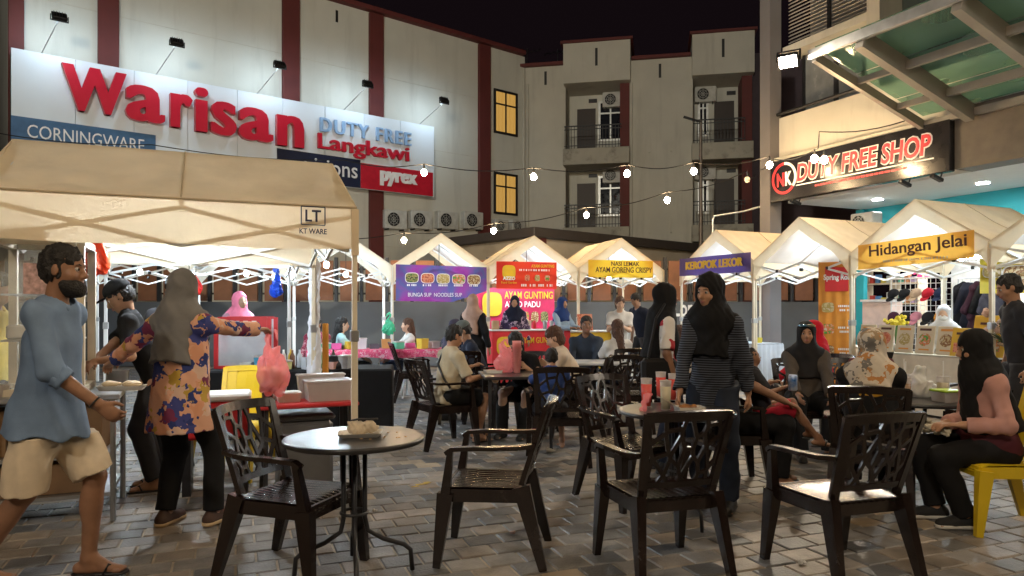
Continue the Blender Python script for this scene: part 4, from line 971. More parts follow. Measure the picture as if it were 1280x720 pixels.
    # ------ head wear and hair
    if hijab is not None:
        S = SDF(); w = hwide
        S.ell(hp(0, -.014, .030), V3(.094, .114, .106) * hs, .02, rot=HR).ell(hp(0, .0, -.055), V3(.084, .096, .095) * hs, .04, rot=HR)
        S.cone(hp(0, -.015, -.07), neckb - up * .02, .082 * s, .105 * s, .04)
        S.cone(neckb - up * .01, sL * .75 + neckb * .25, .09 * s, .085 * s, .06).cone(neckb - up * .01, sR * .75 + neckb * .25, .09 * s, .085 * s, .06)
        bl = hlen * s
        S.cone(neckb - up * .02 + fw * .05, neckb - up * bl + fw * .105, .10 * s, .13 * s * w, .06, flat=(fw, .6), cut=(False, True)); S.cone(neckb - up * .02 - fw * .06, neckb - up * bl * 1.0 - fw * .118, .105 * s, .14 * s * w, .06, flat=(fw, .6), cut=(False, True))
        if niqab: S.ell(hp(0, .118, .008), V3(.050, .05, .017) * hs, .006, 's', rot=HR)
        else: S.ell(hp(0, .105, -.020), V3(.061, .07, .081) * hs, .010, 's', rot=HR)
        mesh_obj('headscarf', S.mesh('headscarf', v * .9, fold * 1.15, 15, len(label) + 9), hijab, t)
    elif hair:
        S = SDF(); o_ = .007 if hair == 'short' else .012
        S.ell(hp(0, -.016, .042), V3(.073 + o_, .094 + o_, .083 + o_) * hs, .02, rot=HR)
        if hair == 'long': S.ell(hp(0, -.05, -.05), V3(.078, .06, .10) * hs, .03, rot=HR).cone(hp(0, -.06, -.06), neckb - fw * .085 * s - up * .16 * s, .075 * s, .055 * s, .04)
        elif hair == 'bob': S.ell(hp(0, -.035, -.03), V3(.084, .075, .10) * hs, .03, rot=HR)
        else: S.ell(hp(0, -.035, -.015), V3(.078, .078, .07) * hs, .03, rot=HR)
        S.ell(hp(0, .128, -.032), V3(.085, .090, .108) * hs, .010, 's', rot=HR)
        S.ell(hp(.0, .03, -.125), V3(.12, .10, .075) * hs, .02, 's', rot=HR) if hair == 'short' else None
        for q in (-1, 1): S.ell(hp(q * .088, .012, -.018), V3(.022, .028, .042) * hs, .01, 's', rot=HR)
        mesh_obj('hair', S.mesh('hair', min(v, .008), .009, 62, 4), hairm or M_HAIR, t)
    if beard:
        S = SDF(); S.ell(hp(0, .045, -.078), V3(.064, .068, .062) * hs, .02, rot=HR).ell(hp(0, .075, -.105), V3(.034, .034, .030) * hs, .02, rot=HR)
        S.ell(hp(0, .10, -.005), V3(.07, .09, .050) * hs, .01, 's', rot=HR); S.ell(hp(0, .118, -.060), V3(.018, .02, .007) * hs, .004, 's', rot=HR); S.ell(hp(0, -.045, -.06), V3(.09, .06, .12) * hs, .01, 's', rot=HR)
        mesh_obj('beard', S.mesh('beard', min(v, .007), .004, 60, 5), M_HAIR, t)
    if cap is not None:
        S = SDF(); S.ell(hp(0, -.014, .055), V3(.088, .108, .086) * hs, .02, rot=HR); S.plane(hp(0, 0, .042), -hu)
        o = mesh_obj('cap', S.mesh('cap', min(v, .010), .002, 12, 2), cap, t)
        S = SDF(); S.ell(hp(0, .115, .044), V3(.068, .075, .009) * hs, .01, rot=HR); S.ell(hp(0, .0, .05), V3(.08, .1, .03) * hs, .0, 's', rot=HR); mesh_obj('cap_peak', S.mesh('cap_peak', min(v, .007)), cap, o)
    if mask is not None:
        S = SDF(); S.ell(hp(0, .048, -.055), V3(.066, .070, .052) * hs, .02, rot=HR); S.plane(hp(0, .03, 0), -hf); mesh_obj('face_mask', S.mesh('face_mask', v), mask, t)
    if facev and v <= .0125:
        for q in (-1, 1):
            b = MB(); n_ = 10
            c = hp(q * .031, .0785, .004); b.ball((0, 0, 0), .0122 * hs, 12, 8); o = b.build('eye', M_EYEW, t, True); o.location = tuple(c)
            MB().ball(tuple(hf * .0055 * hs), .0088 * hs, 8, 6).build('iris', M_EYE, o, True)
            b = MB(); b.tube([hp(q * .014, .0925, .024), hp(q * .032, .0905, .029), hp(q * .047, .080, .024)], [.0024 * hs, .0032 * hs, .0016 * hs], 6); b.build('eyebrow', M_HAIR, t, True)
            if not niqab and mask is None:
                pass
        if not niqab and not beard and mask is None:
            b = MB(); b.tube([hp(-.022, .089, -.060), hp(-.008, .0985, -.0575), hp(0, .099, -.059), hp(.008, .0985, -.0575), hp(.022, .089, -.060)], [.002, .005, .005, .005, .002], 6); b.tube([hp(-.018, .089, -.066), hp(0, .098, -.068), hp(.018, .089, -.066)], [.002, .006, .002], 6); b.build('mouth', M_LIP, t, True)
    t['hc'] = 0; del t['hc']
    return t, dict(P=P, wL=wL, wR=wR, kl=kl, kr=kr, al=al, ar=ar, chest=chest, neckb=neckb, up=up, fw=fw, rt=rt, hp=hp, sL=sL, sR=sR, eL=eL, eR=eR)
# ---------------------------------------------------------------- plastic armchairs with crackle-cut backs
def chair_proto(name, pm_, arms=True, seed=3, slots=False):
    t = bpy.data.objects.new(name, None); t.empty_display_size = .1; link(t)
    def bp(u, v):            # u -1..1 across, v 0..1 up the backrest
        w = .205 + .035 * v; x = u * w; y = -.205 - .135 * v - .045 * (1 - u * u) * (.5 + .5 * v); z = .445 + .43 * v + .012 * (1 - u * u) * v; return Vector((x, y, z))
    def nrm(u, v): return (bp(u + .01, v) - bp(u - .01, v)).cross(bp(u, v + .01) - bp(u, v - .01)).normalized()
    # frame of the back
    b = MB()
    for s in (-1, 1):
        for k in range(6): b.bar(bp(s * .96, k / 6), bp(s * .96, (k + 1) / 6), .048 - .012 * k / 6, .026, up=nrm(s * .96, k / 6), w1=.048 - .012 * (k + 1) / 6)
    for v_, w_ in ((.965, .05), (.14, .035)):
        for k in range(10): u0, u1 = -.97 + .194 * k, -.97 + .194 * (k + 1); b.bar(bp(u0, v_), bp(u1, v_), w_, .02, up=nrm(u0, v_))
    bk = b.build('backrest', pm_, t)
    c = MB()
    if not slots:
        r = random.Random(seed); pts = []
        for j in range(-1, 8):
            for i in range(-1, 6): pts.append(Vector((-1 + (i + .5 * (j % 2)) * .48 + r.uniform(-.19, .19), .05 + j * .175 + r.uniform(-.07, .07))))
        vs, es, fs, *_ = delaunay_2d_cdt(pts, [], [], 0, 1e-6)
        def cc(f):
            A, B_, C_ = [vs[i] for i in f]; d = 2 * (A.x * (B_.y - C_.y) + B_.x * (C_.y - A.y) + C_.x * (A.y - B_.y))
            if abs(d) < 1e-9: return None
            return Vector(((A.length_squared * (B_.y - C_.y) + B_.length_squared * (C_.y - A.y) + C_.length_squared * (A.y - B_.y)) / d, (A.length_squared * (C_.x - B_.x) + B_.length_squared * (A.x - C_.x) + C_.length_squared * (B_.x - A.x)) / d))
        em = {}
        for f in fs:
            for i in range(3): em.setdefault(tuple(sorted((f[i], f[(i + 1) % 3]))), []).append(f)
        def clip(p, q):
            t0, t1 = 0.0, 1.0; d = q - p
            for pv, dv, lo, hi in ((p.x, d.x, -.95, .95), (p.y, d.y, .14, .96)):
                if abs(dv) < 1e-9:
                    if pv < lo or pv > hi: return None
                    continue
                a, b_ = (lo - pv) / dv, (hi - pv) / dv
                if a > b_: a, b_ = b_, a
                t0, t1 = max(t0, a), min(t1, b_)
            return (p + d * t0, p + d * t1) if t1 > t0 + 1e-3 else None
        for e, ff in em.items():
            if len(ff) != 2: continue
            p, q = cc(ff[0]), cc(ff[1])
            if p is None or q is None: continue
            sg = clip(p, q)
            if sg is None: continue
            (p, q) = sg; n = 2
            for k in range(n):
                a, b_ = p.lerp(q, k / n), p.lerp(q, (k + 1) / n)
                if (bp(a.x, a.y) - bp(b_.x, b_.y)).length > .004: c.bar(bp(a.x, a.y), bp(b_.x, b_.y), .0205, .013, up=nrm(a.x, a.y))
    else:
        for k in range(5): u = -.72 + .36 * k; [c.bar(bp(u, .14 + .41 * q / 2 + (0)), bp(u, .14 + .41 * (q + 1) / 2), .085, .010, up=nrm(u, .3)) for q in range(4)]
    c.build('backrest_lattice', pm_, bk)
    st = MB()
    def seat(u, v): x = (u - .5) * (.44 + .04 * v); y = -.22 + .46 * v; return (x, y, .432 - .016 * math.sin(math.pi * u) * math.sin(math.pi * min(1, v * 1.1)) - (.03 * max(0, (v - .86) / .14) ** 2) + .0022 * math.sin(u * 75))
    st.grid(seat, 64, 14); n0 = 65 * 15
    st.grid(lambda u, v: (lambda q: (q[0], q[1], q[2] - .016))(seat(1 - u, v)), 64, 14)
    so = st.build('seat', pm_, t, True)
    ap = MB()
    ap.bar((-.235, .225, .388), (.235, .225, .388), .018, .07, up=(0, 0, 1)); ap.bar((-.215, -.20, .388), (.215, -.20, .388), .018, .07)
    for s in (-1, 1): ap.bar((s * .225, -.21, .388), (s * .24, .225, .388), .018, .07)
    ap.build('seat_rim', pm_, so)
    for s in (-1, 1):
        l = MB(); l.bar((s * .262, .252, 0), (s * .243, .205, .40), .036, .040, up=(0, 1, 0), w1=.062, t1=.088)
        if arms: l.bar((s * .243, .205, .40), (s * .272, .175, .635), .050, .052, up=(0, 1, 0), w1=.036, t1=.030)
        l.build('leg', pm_, t)
        l = MB(); l.bar((s * .255, -.325, 0), (s * .220, -.205, .44), .036, .042, up=(0, 1, 0), w1=.054, t1=.095); l.build('leg', pm_, t)
        if arms:
            a = MB(); P_ = [(s * .272, .20, .622), (s * .274, .165, .645), (s * .278, .05, .652), (s * .272, -.08, .652), (s * .258, -.19, .655), (s * .232, -.275, .665)]
            for p, q in zip(P_[:-1], P_[1:]): a.bar(p, q, .048, .022)
            a.build('armrest', pm_, t)
    return t
M_BROWNP = mat('brown_chair_plastic', (.013, .0075, .006), .24, var=.22, vscale=5, spec=.55, stain=((.05, .042, .036), 6, .35))
M_YELP = mat('yellow_chair_plastic', (.62, .44, .015), .34, var=.08, vscale=5, bump=.05)
CH = chair_proto('plastic_armchair', M_BROWNP); YC = chair_proto('plastic_chair', M_YELP, False, 4, True)
used = {'b': False, 'y': False}
def chair(x, y, face, label, kind='b'):
    p = CH if kind == 'b' else YC
    o = p if not used[kind] else copy_tree(p); used[kind] = True
    o.location = (x, y, 0); o.rotation_euler = (0, 0, R(face)); tag(o, label, 'chair', 'brown plastic armchairs of the court' if kind == 'b' else 'yellow plastic chairs'); return o
B_ = 'dark brown crackle-back plastic armchair '
chair(-1.14, 3.84, -108, B_ + 'pulled up to the round table with the takeaway tray')
chair(-.13, 4.13, 84, B_ + 'standing alone side-on in the open paving')
chair(.80, 3.93, 15, B_ + 'tucked under the round table holding red drinks')
chair(1.74, 3.87, 17, B_ + 'standing empty before the floral headscarf sitter')
chair(.86, 5.27, -150, B_ + 'facing the red drinks table from its far side')
chair(.42, 6.62, 2, B_ + 'in which the small child in blue sits')
chair(-.70, 7.42, -58, B_ + 'in which the boy in beige with a shoulder strap sits')
chair(-1.50, 11.0, -75, B_ + 'beside the stall pole at the pink cloth table')
chair(-.62, 9.0, 0, B_ + 'with its solid back turned, behind the boy in beige')
chair(-.22, 8.75, 50, B_ + 'glinting empty next to the man in grey cap')
chair(1.30, 8.3, 4, B_ + 'empty with its back turned at the far dining table')
chair(2.50, 5.02, -28, B_ + 'in which the floral headscarf sitter sits')
chair(1.74, 5.76, -92, B_ + 'holding the adult with the child on lap')
chair(2.88, 7.08, 172, B_ + 'in which the woman with sunglasses on her headscarf sits')
chair(3.42, 7.0, 178, B_ + 'behind the drinks at the far side of the black table')
chair(.14, 8.25, 150, B_ + 'in which the bowed diner in black sits')
chair(.72, 7.92, 78, B_ + 'in which the woman in the beige tee sits')
chair(-.42, 9.35, 100, B_ + 'in which the man in the grey cap sits')
chair(1.02, 10.0, 165, B_ + 'in which the man in the navy jacket sits')
chair(1.42, 9.55, 20, B_ + 'in which the long haired woman in white sits')
chair(3.35, 7.98, 100, B_ + 'in which the red headscarf sitter sits')
chair(2.12, 9.0, 5, B_ + 'in which the brown haired child sits by the counter')
chair(4.55, 6.9, 120, B_ + 'empty past the veiled sitter, by the flowers')
chair(3.13, 4.66, 86, 'yellow plastic chair in which the veiled woman in pink sits', 'y')
chair(-2.35, 6.05, 175, 'yellow plastic chair behind the red cool box', 'y')

# ---------------------------------------------------------------- tables
M_TBL = mat('black_laminate', (.020, .020, .022), .30, var=.3, vscale=4, bump=.05, spec=.6, stain=((.08, .07, .06), 5, .4))
def round_table(x, y, r, label, rz=.3):
    t = thing('round_table', label, 'table', (x, y, 0), rz, 'round black tables')
    MB().lathe([(r - .012, .700), (r, .706), (r, .722), (r - .004, .727), (r - .02, .728), (.001, .728)], n=48).build('tabletop', M_TBL, t, True)
    for k in range(4):
        a = k * math.pi / 2; c, s = math.cos(a), math.sin(a)
        pts = [(.055 * c, .055 * s, .70), (.055 * c, .055 * s, .30), (.07 * c, .07 * s, .23), (.15 * c, .15 * s, .18), (.26 * c, .26 * s, .14), (.295 * c, .295 * s, .11), (.305 * c, .305 * s, .0)]
        MB().tube(pts, .0125, 8).build('leg', M_DARK, t, True)
    b = MB(); b.tube([(.07 * math.cos(a), .07 * math.sin(a), .33) for a in np.linspace(0, 2 * math.pi, 21)], .008, 6, False); b.build('ring', M_DARK, t, True)
    MB().lathe([(.16, .685), (.16, .6995)], n=24).build('top_plate', M_DARK, t); return t
round_table(-.83, 3.79, .365, 'round black table carrying only a takeaway tray', .25)
round_table(1.10, 4.80, .385, 'round black table holding red drinks and an open takeaway box')
round_table(3.08, 5.45, .46, 'round black table crowded with cups and plastic tubs')
def square_table(x, y, rz, w, d, h, label, m, legm, group=None):
    t = thing('square_table', label, 'table', (x, y, 0), rz, group)
    MB().bb(-w / 2, w / 2, -d / 2, d / 2, h - .03, h, .008).build('tabletop', m, t)
    for sx in (-1, 1):
        for sy in (-1, 1): MB().bar((sx * (w / 2 - .05), sy * (d / 2 - .05), 0), (sx * (w / 2 - .06), sy * (d / 2 - .06), h - .03), .03, .03).build('leg', legm, t)
    return t
square_table(.04, 7.45, R(8), .72, .72, .73, 'square black table with the pink bag and stacked cups', M_TBL, M_DARK)
square_table(1.05, 9.2, R(5), .8, .7, .73, 'square pale topped table before the man in navy', mat('pale_laminate', (.45, .47, .5), .35), M_DARK)
square_table(-1.58, 5.52, R(23), .72, .50, .70, 'small red square table holding clear plastic boxes', mat('red_tabletop', (.50, .03, .035), .4, var=.1), M_DARK)
# ---------------------------------------------------------------- the people of the court
def lw(pos, face, w):          # world point -> the body's own frame
    a = R(face); dx, dy = w[0] - pos[0], w[1] - pos[1]; return (dx * math.cos(a) + dy * math.sin(a), -dx * math.sin(a) + dy * math.cos(a), w[2])
C = cloth_m
BLK = C('black_cloth', (.010, .010, .011)); DRK = C('charcoal_cloth', (.028, .028, .032)); NVY = C('navy_cloth', (.016, .020, .036))
JEAN = C('blue_denim', (.035, .05, .085)); WHT = C('white_cloth', (.62, .60, .57)); BEI = C('beige_cloth', (.50, .40, .29))
SHOE = (mat('black_canvas_shoe', (.014, .014, .015), .8), mat('white_rubber', (.6, .58, .54), .6)); SHOEB = (mat('brown_shoe', (.06, .03, .02), .7), mat('tan_rubber', (.50, .36, .2), .6)); SHOED = (mat('black_shoe', (.012, .012, .012), .5), M_BLACK)
# man walking past
p = (-2.36, 3.66); f = -84
man, J = person('bearded man in grey blue shirt and beige shorts walking past the cart', p, f, 1.71, .0068, lean=.08, head=(-.05, -.04), footL=(-.08, .16, .10), footR=(.07, -.30, .13), kneeL=(0, 1, 0), kneeR=(0, 1, 0),
    handR=lw(p, f, DP(122, 505, 3.52)), handL=(-.25, -.12, .86), skin='brown', hair='short', top=C('grey_blue_linen', (.15, .22, .34), bump=.22), sleeve=.60, hem=.17, flare=.15, bottom=C('beige_chino', (.60, .50, .37)), blen=.49, shoe='sandal', beard=True, girth=.98, curl=.7, fold=.012, wcut=.97)
S = SDF(); nb = J['neckb']; S.cone(nb + J['up'] * .0 - J['fw'] * .03 - J['rt'] * .05, nb - J['up'] * .03 + J['fw'] * .07 - J['rt'] * .035, .027, .022, .01).cone(nb - J['fw'] * .03 + J['rt'] * .05, nb - J['up'] * .03 + J['fw'] * .07 + J['rt'] * .035, .022, .018, .01).cone(nb - J['fw'] * .035 - J['rt'] * .05, nb - J['fw'] * .035 + J['rt'] * .05, .022, .022, .01)
mesh_obj('collar', S.mesh('collar', .0075), MATS['grey_blue_linen'], man)
S = SDF(); ex_ = J['eR'] + (J['wR'] - J['eR']) * .12; S.cone(ex_, J['eR'] + (J['wR'] - J['eR']) * .30, .060, .058, .01, cut=(True, True)); mesh_obj('rolled_cuff', S.mesh('rolled_cuff', .0075, .006, 30, 3), MATS['grey_blue_linen'], man)
b = MB(); d_ = unit(J['wR'] - J['eR']); c = J['wR'] - d_ * .015; r1, _, r3 = frame(d_, V3(0, .3, 1))
b.tube([tuple(c + (r1 * math.cos(a) + r3 * math.sin(a)) * .031) for a in np.linspace(0, 2 * math.pi, 17)], .005, 6, False); b.build('bracelet', M_BLACK, man, True)
# woman in the floral tunic
p = (-2.13, 4.62); f = -12; HB = DP(326, 412, 5.10)
FLOR = pattern_mat('floral_tunic', 'floral', [(.62, .30, .18), (.03, .045, .17), (.60, .33, .22), (.17, .03, .075), (.46, .30, .055), (.05, .06, .22), (.66, .36, .24), (.62, .42, .32)], 12)
person('woman in grey headscarf and orange blue floral tunic holding out a bag', p, f, 1.63, .008, head=(.25, -.15), handR=lw(p, f, HB), handL=lw(p, f, DP(122, 468, 4.95)), elbR=(.6, 0, -1), footL=(-.12, .02, .085), footR=(.17, .10, .085), skin='mid', hair=None, hijab=C('grey_scarf', (.17, .165, .16), bump=.3), hlen=.33,
       top=FLOR, sleeve=.97, hem=.27, flare=.10, bottom=BLK, shoe=SHOEB, girth=1.12, fold=.007, facev=False)
# cook with the black cap
p = (-2.78, 5.62); f = 112
person('cook in black cap and black tee bending over the cart', p, f, 1.66, .010, lean=.42, head=(.1, -.45), handL=lw(p, f, DP(118, 452, 5.25)), handR=lw(p, f, DP(98, 470, 5.1)), skin='mid', top=BLK, sleeve=.42, hem=.12, bottom=DRK, shoe='sandal', cap=C('black_cap_cloth', (.013, .013, .014)))
p = (-3.86, 5.35)
person('person in yellow shirt working behind the glass cabinet', p, -75, 1.66, .013, skin='mid', top=C('yellow_cloth', (.60, .47, .12)), sleeve=.45, bottom=DRK, shoe=SHOED, facev=False, head=(0, -.2))
person('helper in grey cap hidden behind the grey headscarf woman', (-3.02, 6.45), -150, 1.67, .014, skin='mid', top=DRK, sleeve=.45, bottom=DRK, shoe=SHOED, cap=C('grey_cap_cloth', (.09, .10, .11)))
person('stallholder in pink headscarf behind the red glass case', (-3.55, 9.35), -130, 1.60, .015, skin='mid', hair=None, hijab=C('pink_scarf', (.60, .16, .24)), top=C('mauve_cloth', (.3, .16, .2)), bottom=DRK, shoe=SHOED)
person('seated customer in maroon patterned shirt at the pink cloth table', (-3.18, 11.75), 175, 1.6, .018, sit=True, skin='mid', top=pattern_mat('maroon_print', 'floral', [(.16, .015, .035), (.24, .03, .06), (.4, .2, .22)], 26), bottom=DRK, hair='short', shoe=SHOED)
person('long haired customer in pale teal shirt at the pink cloth table', (-2.72, 11.5), -70, 1.6, .018, sit=True, skin='fair', top=C('pale_teal_cloth', (.32, .50, .50)), sleeve=.45, bottom=DRK, hair='long', shoe=SHOED)
person('long haired girl in white seated behind the green bag', (-1.72, 11.9), 110, 1.55, .017, sit=True, skin='fair', top=WHT, sleeve=.45, bottom=JEAN, hair='long', hairm=M_HAIRB, shoe=SHOED)
DRS = pattern_mat('dark_floral_dress', 'floral', [(.02, .02, .035), (.05, .05, .09), (.02, .018, .03), (.28, .25, .32)], 16)
person('seated woman in dark flowered dress below the purple menu banner', (-.86, 10.35), -30, 1.58, .016, sit=True, lean=.15, skin='mid', hair=None, hijab=C('dark_flowered_scarf', (.05, .045, .07)), hlen=.2, top=DRS, bottom=BLK, shoe=SHOED, facev=False)
person('woman in beige headscarf and black dress standing at the menu', (-.60, 11.1), -25, 1.60, .015, skin='mid', hair=None, hijab=C('beige_scarf', (.42, .27, .21)), hlen=.36, top=BLK, skirt=BLK, shoe=SHOED, head=(.7, -.1), facev=False)
p = (-.40, 9.3)
person('man in grey cap and dark tee bending over his meal', p, 105, 1.68, .013, sit=True, lean=.42, head=(0, -.35), skin='mid', top=NVY, sleeve=.42, bottom=DRK, cap=C('grey_green_cap', (.10, .115, .11)), shoe=SHOED, handL=(-.12, .42, .76), handR=(.12, .40, .76))
APR = C('red_apron_cloth', (.50, .015, .03))
person('vendor in navy headscarf and red apron behind the red counter', (.05, 13.35), 178, 1.62, .014, skin='mid', hair=None, hijab=C('navy_scarf', (.012, .014, .03)), hlen=.22, top=pattern_mat('vendor_print', 'floral', [(.03, .02, .05), (.05, .03, .08), (.4, .3, .4)], 24), bottom=BLK, apron=APR, shoe=SHOED)
person('vendor in blue headscarf and pale blue shirt beside the red banner', (.93, 13.55), -140, 1.60, .015, skin='mid', hair=None, hijab=C('blue_scarf', (.02, .045, .16)), hlen=.2, top=C('pale_blue_cloth', (.28, .38, .50)), bottom=BLK, shoe=SHOED, handL=(-.1, .35, 1.05), handR=(.1, .35, 1.05))
person('man in navy jacket seated facing the court', (1.02, 9.95), 168, 1.68, .012, sit=True, skin='brown', top=C('navy_jacket', (.03, .04, .06)), bottom=DRK, shoe=SHOED, head=(.25, 0), hair='short', girth=1.08)
person('long brown haired woman in white tee seated with her back turned', (1.40, 9.62), 28, 1.58, .013, sit=True, skin='fair', top=WHT, sleeve=.4, bottom=JEAN, hair='long', hairm=M_HAIRB, head=(-.5, 0), shoe=SHOED, facev=False)
p = (1.84, 12.3)
person('woman in white top standing with hands joined by the yellow counter', p, 168, 1.60, .013, skin='fair', top=WHT, sleeve=.35, bottom=JEAN, hair='bob', hairm=M_HAIRB, head=(.2, -.25), handL=(-.04, .28, 1.12), handR=(.06, .30, 1.14), shoe=SHOED)
person('person in dark tee bending behind the yellow counter', (2.42, 13.3), 120, 1.70, .016, lean=.25, skin='mid', top=NVY, sleeve=.4, bottom=DRK, shoe=SHOED, head=(0, -.4))
p = (1.29, 6.2)
JER = pattern_mat('white_red_jersey', 'floral', [(.60, .57, .54), (.62, .58, .55), (.36, .03, .04), (.60, .57, .54), (.05, .06, .12)], 7)
person('woman in black headscarf and white red sleeves standing in profile', p, -84, 1.60, .010, skin='brown', hair=None, hijab=C('black_scarf', (.009, .009, .010)), hlen=.40, hwide=1.15, top=JER, sleeve=.45, hem=.16, bottom=NVY, shoe=SHOED)
tag(thing('shoulder_bag', 'black shoulder bag with pale letters on the woman in white red sleeves', 'bag', (1.22, 5.98, .62), R(5)))
_bag = bpy.data.objects['shoulder_bag']; MB().box((0, 0, .2), (.30, .10, .34), None, .03).build('pouch', C('black_nylon', (.012, .012, .013), rough=.6), _bag); text('S', .1, (-.02, -.056, .17), M_WL, _bag, 'letter', fit=.05, fith=.06); text('R', .1, (.05, -.056, .17), M_WL, _bag, 'letter', fit=.05, fith=.06)
MB().tube([(-.10, -.03, .37), (-.03, -.02, .7), (.08, .1, .82), (.10, .25, .7), (.10, .20, .37)], .012, 6).build('strap', MATS['black_nylon'], _bag)
# standing woman in stripes
p = (1.42, 5.10); f = 152
STR = pattern_mat('navy_stripe_knit', 'stripe', [(.012, .014, .022), (.014, .017, .026), (.075, .085, .11)], 19)
person('woman in black headscarf and fine striped navy top leaning to the table', p, f, 1.64, .008, lean=.20, side=-.05, head=(-.42, -.12), handR=lw(p, f, (1.14, 4.93, .80)), handL=lw(p, f, (1.66, 5.06, .80)), footL=(-.13, .04, .085), footR=(.09, -.04, .085), skin='tan', hair=None, hijab=MATS['black_scarf'], hlen=.30, hwide=1.0, top=STR, sleeve=.97, hem=.20, flare=.05, bottom=C('dark_denim', (.016, .021, .034)), shoe=SHOED, girth=.93, fold=.009, wcut=.1)
p = (1.74, 5.78); f = -94
person('adult in black tee seated behind the striped woman with child on lap', p, f, 1.66, .010, sit=True, lean=-.12, skin='brown', top=BLK, sleeve=.4, bottom=BLK, hair='short', handR=lw(p, f, DP(1000, 512, 5.55)), handL=(-.15, .45, .62), shoe='sandal', footL=(-.12, .40, .085), footR=(.14, .36, .085))
person('small child in red shorts reclining on the lap of the adult in black', (1.92, 5.80), -94, .98, .009, pel=(.04, .08, .64), lean=-.3, head=(0, .1), footL=(-.02, .46, .44), footR=(.12, .48, .40), kneeL=(0, .5, 1), kneeR=(0, .5, 1), skin='brown', top=DRK, sleeve=.4, bottom=C('red_shorts_cloth', (.42, .02, .04)), blen=.45, hair='short', shoe='sandal', handL=(-.1, .2, .8), handR=(.12, .22, .78))
p = (2.88, 7.05)
gl, J = person('woman in black headscarf with sunglasses pushed up, seated facing the court', p, 168, 1.62, .0095, sit=True, skin='mid', girth=1.12, hair=None, hijab=C('black_shiny_scarf', (.016, .015, .016)), hlen=.30, hwide=1.2, top=C('taupe_cloth', (.075, .062, .052)), bottom=BLK, shoe=SHOED, head=(-.1, .0))
hp = J['hp']; b = MB()
b.tube([hp(-.075, .07, .085), hp(-.04, .098, .088), hp(0, .105, .088), hp(.04, .098, .088), hp(.075, .07, .085)], [.012, .018, .010, .018, .012], 8); b.build('sunglasses', mat('mirror_lens', (.06, .25, .45), .1, .7, color2=(.6, .4, .05), vscale=14), gl, True)
person('seated person in bright red headscarf behind the sunglasses woman', (3.33, 7.95), 95, 1.62, .012, sit=True, skin='tan', hair=None, hijab=C('red_scarf', (.48, .012, .025)), hlen=.34, hwide=1.15, top=C('red_dress', (.42, .015, .03)), bottom=DRK, shoe=SHOED)
p = (2.55, 5.12)
FS = pattern_mat('cream_floral_scarf', 'floral', [(.52, .46, .38), (.56, .50, .42), (.50, .45, .38), (.16, .15, .14), (.42, .20, .07), (.54, .48, .40), (.30, .22, .14)], 15)
fs_, J = person('seated woman in cream floral headscarf and black robe, back turned', p, -26, 1.60, .009, sit=True, skin='tan', hair=None, hijab=FS, hlen=.18, hwide=1.0, top=BLK, hem=.14, bottom=BLK, shoe=SHOED, girth=1.15, facev=False, head=(-.25, 0), lean=.05)
S = SDF(); nb = J['neckb']; S.cone(nb - J['up'] * .05 + J['rt'] * .10, nb - J['up'] * .05 - J['rt'] * .10, .084, .084, .03, flat=(J['fw'], .95)); S.cone(nb - J['up'] * .05 - J['fw'] * .05, nb - J['up'] * .22 - J['fw'] * .075, .1, .11, .03, flat=(J['fw'], .6), cut=(False, True)); mesh_obj('yellow_shawl', S.mesh('yellow_shawl', .009, .006, 14, 5), C('mustard_cloth', (.42, .22, .02)), fs_)
# veiled woman
p = (3.12, 4.70); f = 84
vw, J = person('veiled woman in black niqab and pink sleeves seated on the yellow chair', p, f, 1.62, .008, sit=True, lean=.16, head=(-.1, -.12), skin='tan', hair=None, hijab=C('black_veil', (.011, .011, .012)), hlen=.42, hwide=1.15, niqab=True, top=C('pink_sweat', (.46, .25, .215)), sleeve=.95, hem=.05, bottom=BLK, shoe=SHOE, handL=lw(p, f, (2.86, 4.58, .66)), handR=lw(p, f, (2.84, 4.72, .65)), footL=(-.14, .22, .085), footR=(.08, .30, .085), girth=1.05)
S = SDF(); P_ = J['P']; S.cone(P_ + J['up'] * .10, P_ - J['up'] * .02, .155, .165, .03, flat=(J['fw'], .8)); S.cone(P_ + V3(-.09, 0, 0), P_ * .55 + J['kl'] * .45, .115, .105, .03, cut=(False, True)); S.cone(P_ + V3(.09, 0, 0), P_ * .55 + J['kr'] * .45, .115, .105, .03, cut=(False, True)); S.plane(P_ + J['up'] * .14, J['up'])
mesh_obj('tunic_hem', S.mesh('tunic_hem', .008, .007, 12, 6), C('maroon_cloth', (.075, .018, .025)), vw)
S = SDF()
for k in range(14): a = random.uniform(-.09, .09); S.cone((-.02 + a, .30 + random.uniform(-.03, .05), .60 + random.uniform(-.02, .05)), (.06 + a * .6, .34 + random.uniform(-.04, .05), .60 + random.uniform(-.03, .04)), .015, .008, .012)
tis = thing('crumpled_tissue', 'crumpled cream tissue in the veiled womans hands', 'tissue', (p[0], p[1], 0), R(f)); mesh_obj('paper', S.mesh('paper', .006, .01, 50, 3), C('cream_tissue', (.5, .46, .36)), tis)
person('dark haired man stooping at the frame edge by the flowers', (4.74, 6.7), 75, 1.72, .012, lean=.12, head=(0, -.3), skin='mid', top=DRK, sleeve=.45, bottom=DRK, hair='short', shoe=SHOED)
p = (3.42, 6.85)
ph, J = person('boy in maroon tee looking down at his phone', p, 172, 1.42, .011, sit=True, head=(0, -.35), skin='brown', top=C('maroon_tee', (.10, .018, .025)), sleeve=.4, bottom=DRK, hair='short', handL=(-.06, .24, .92), handR=(.06, .24, .92), shoe=SHOED)
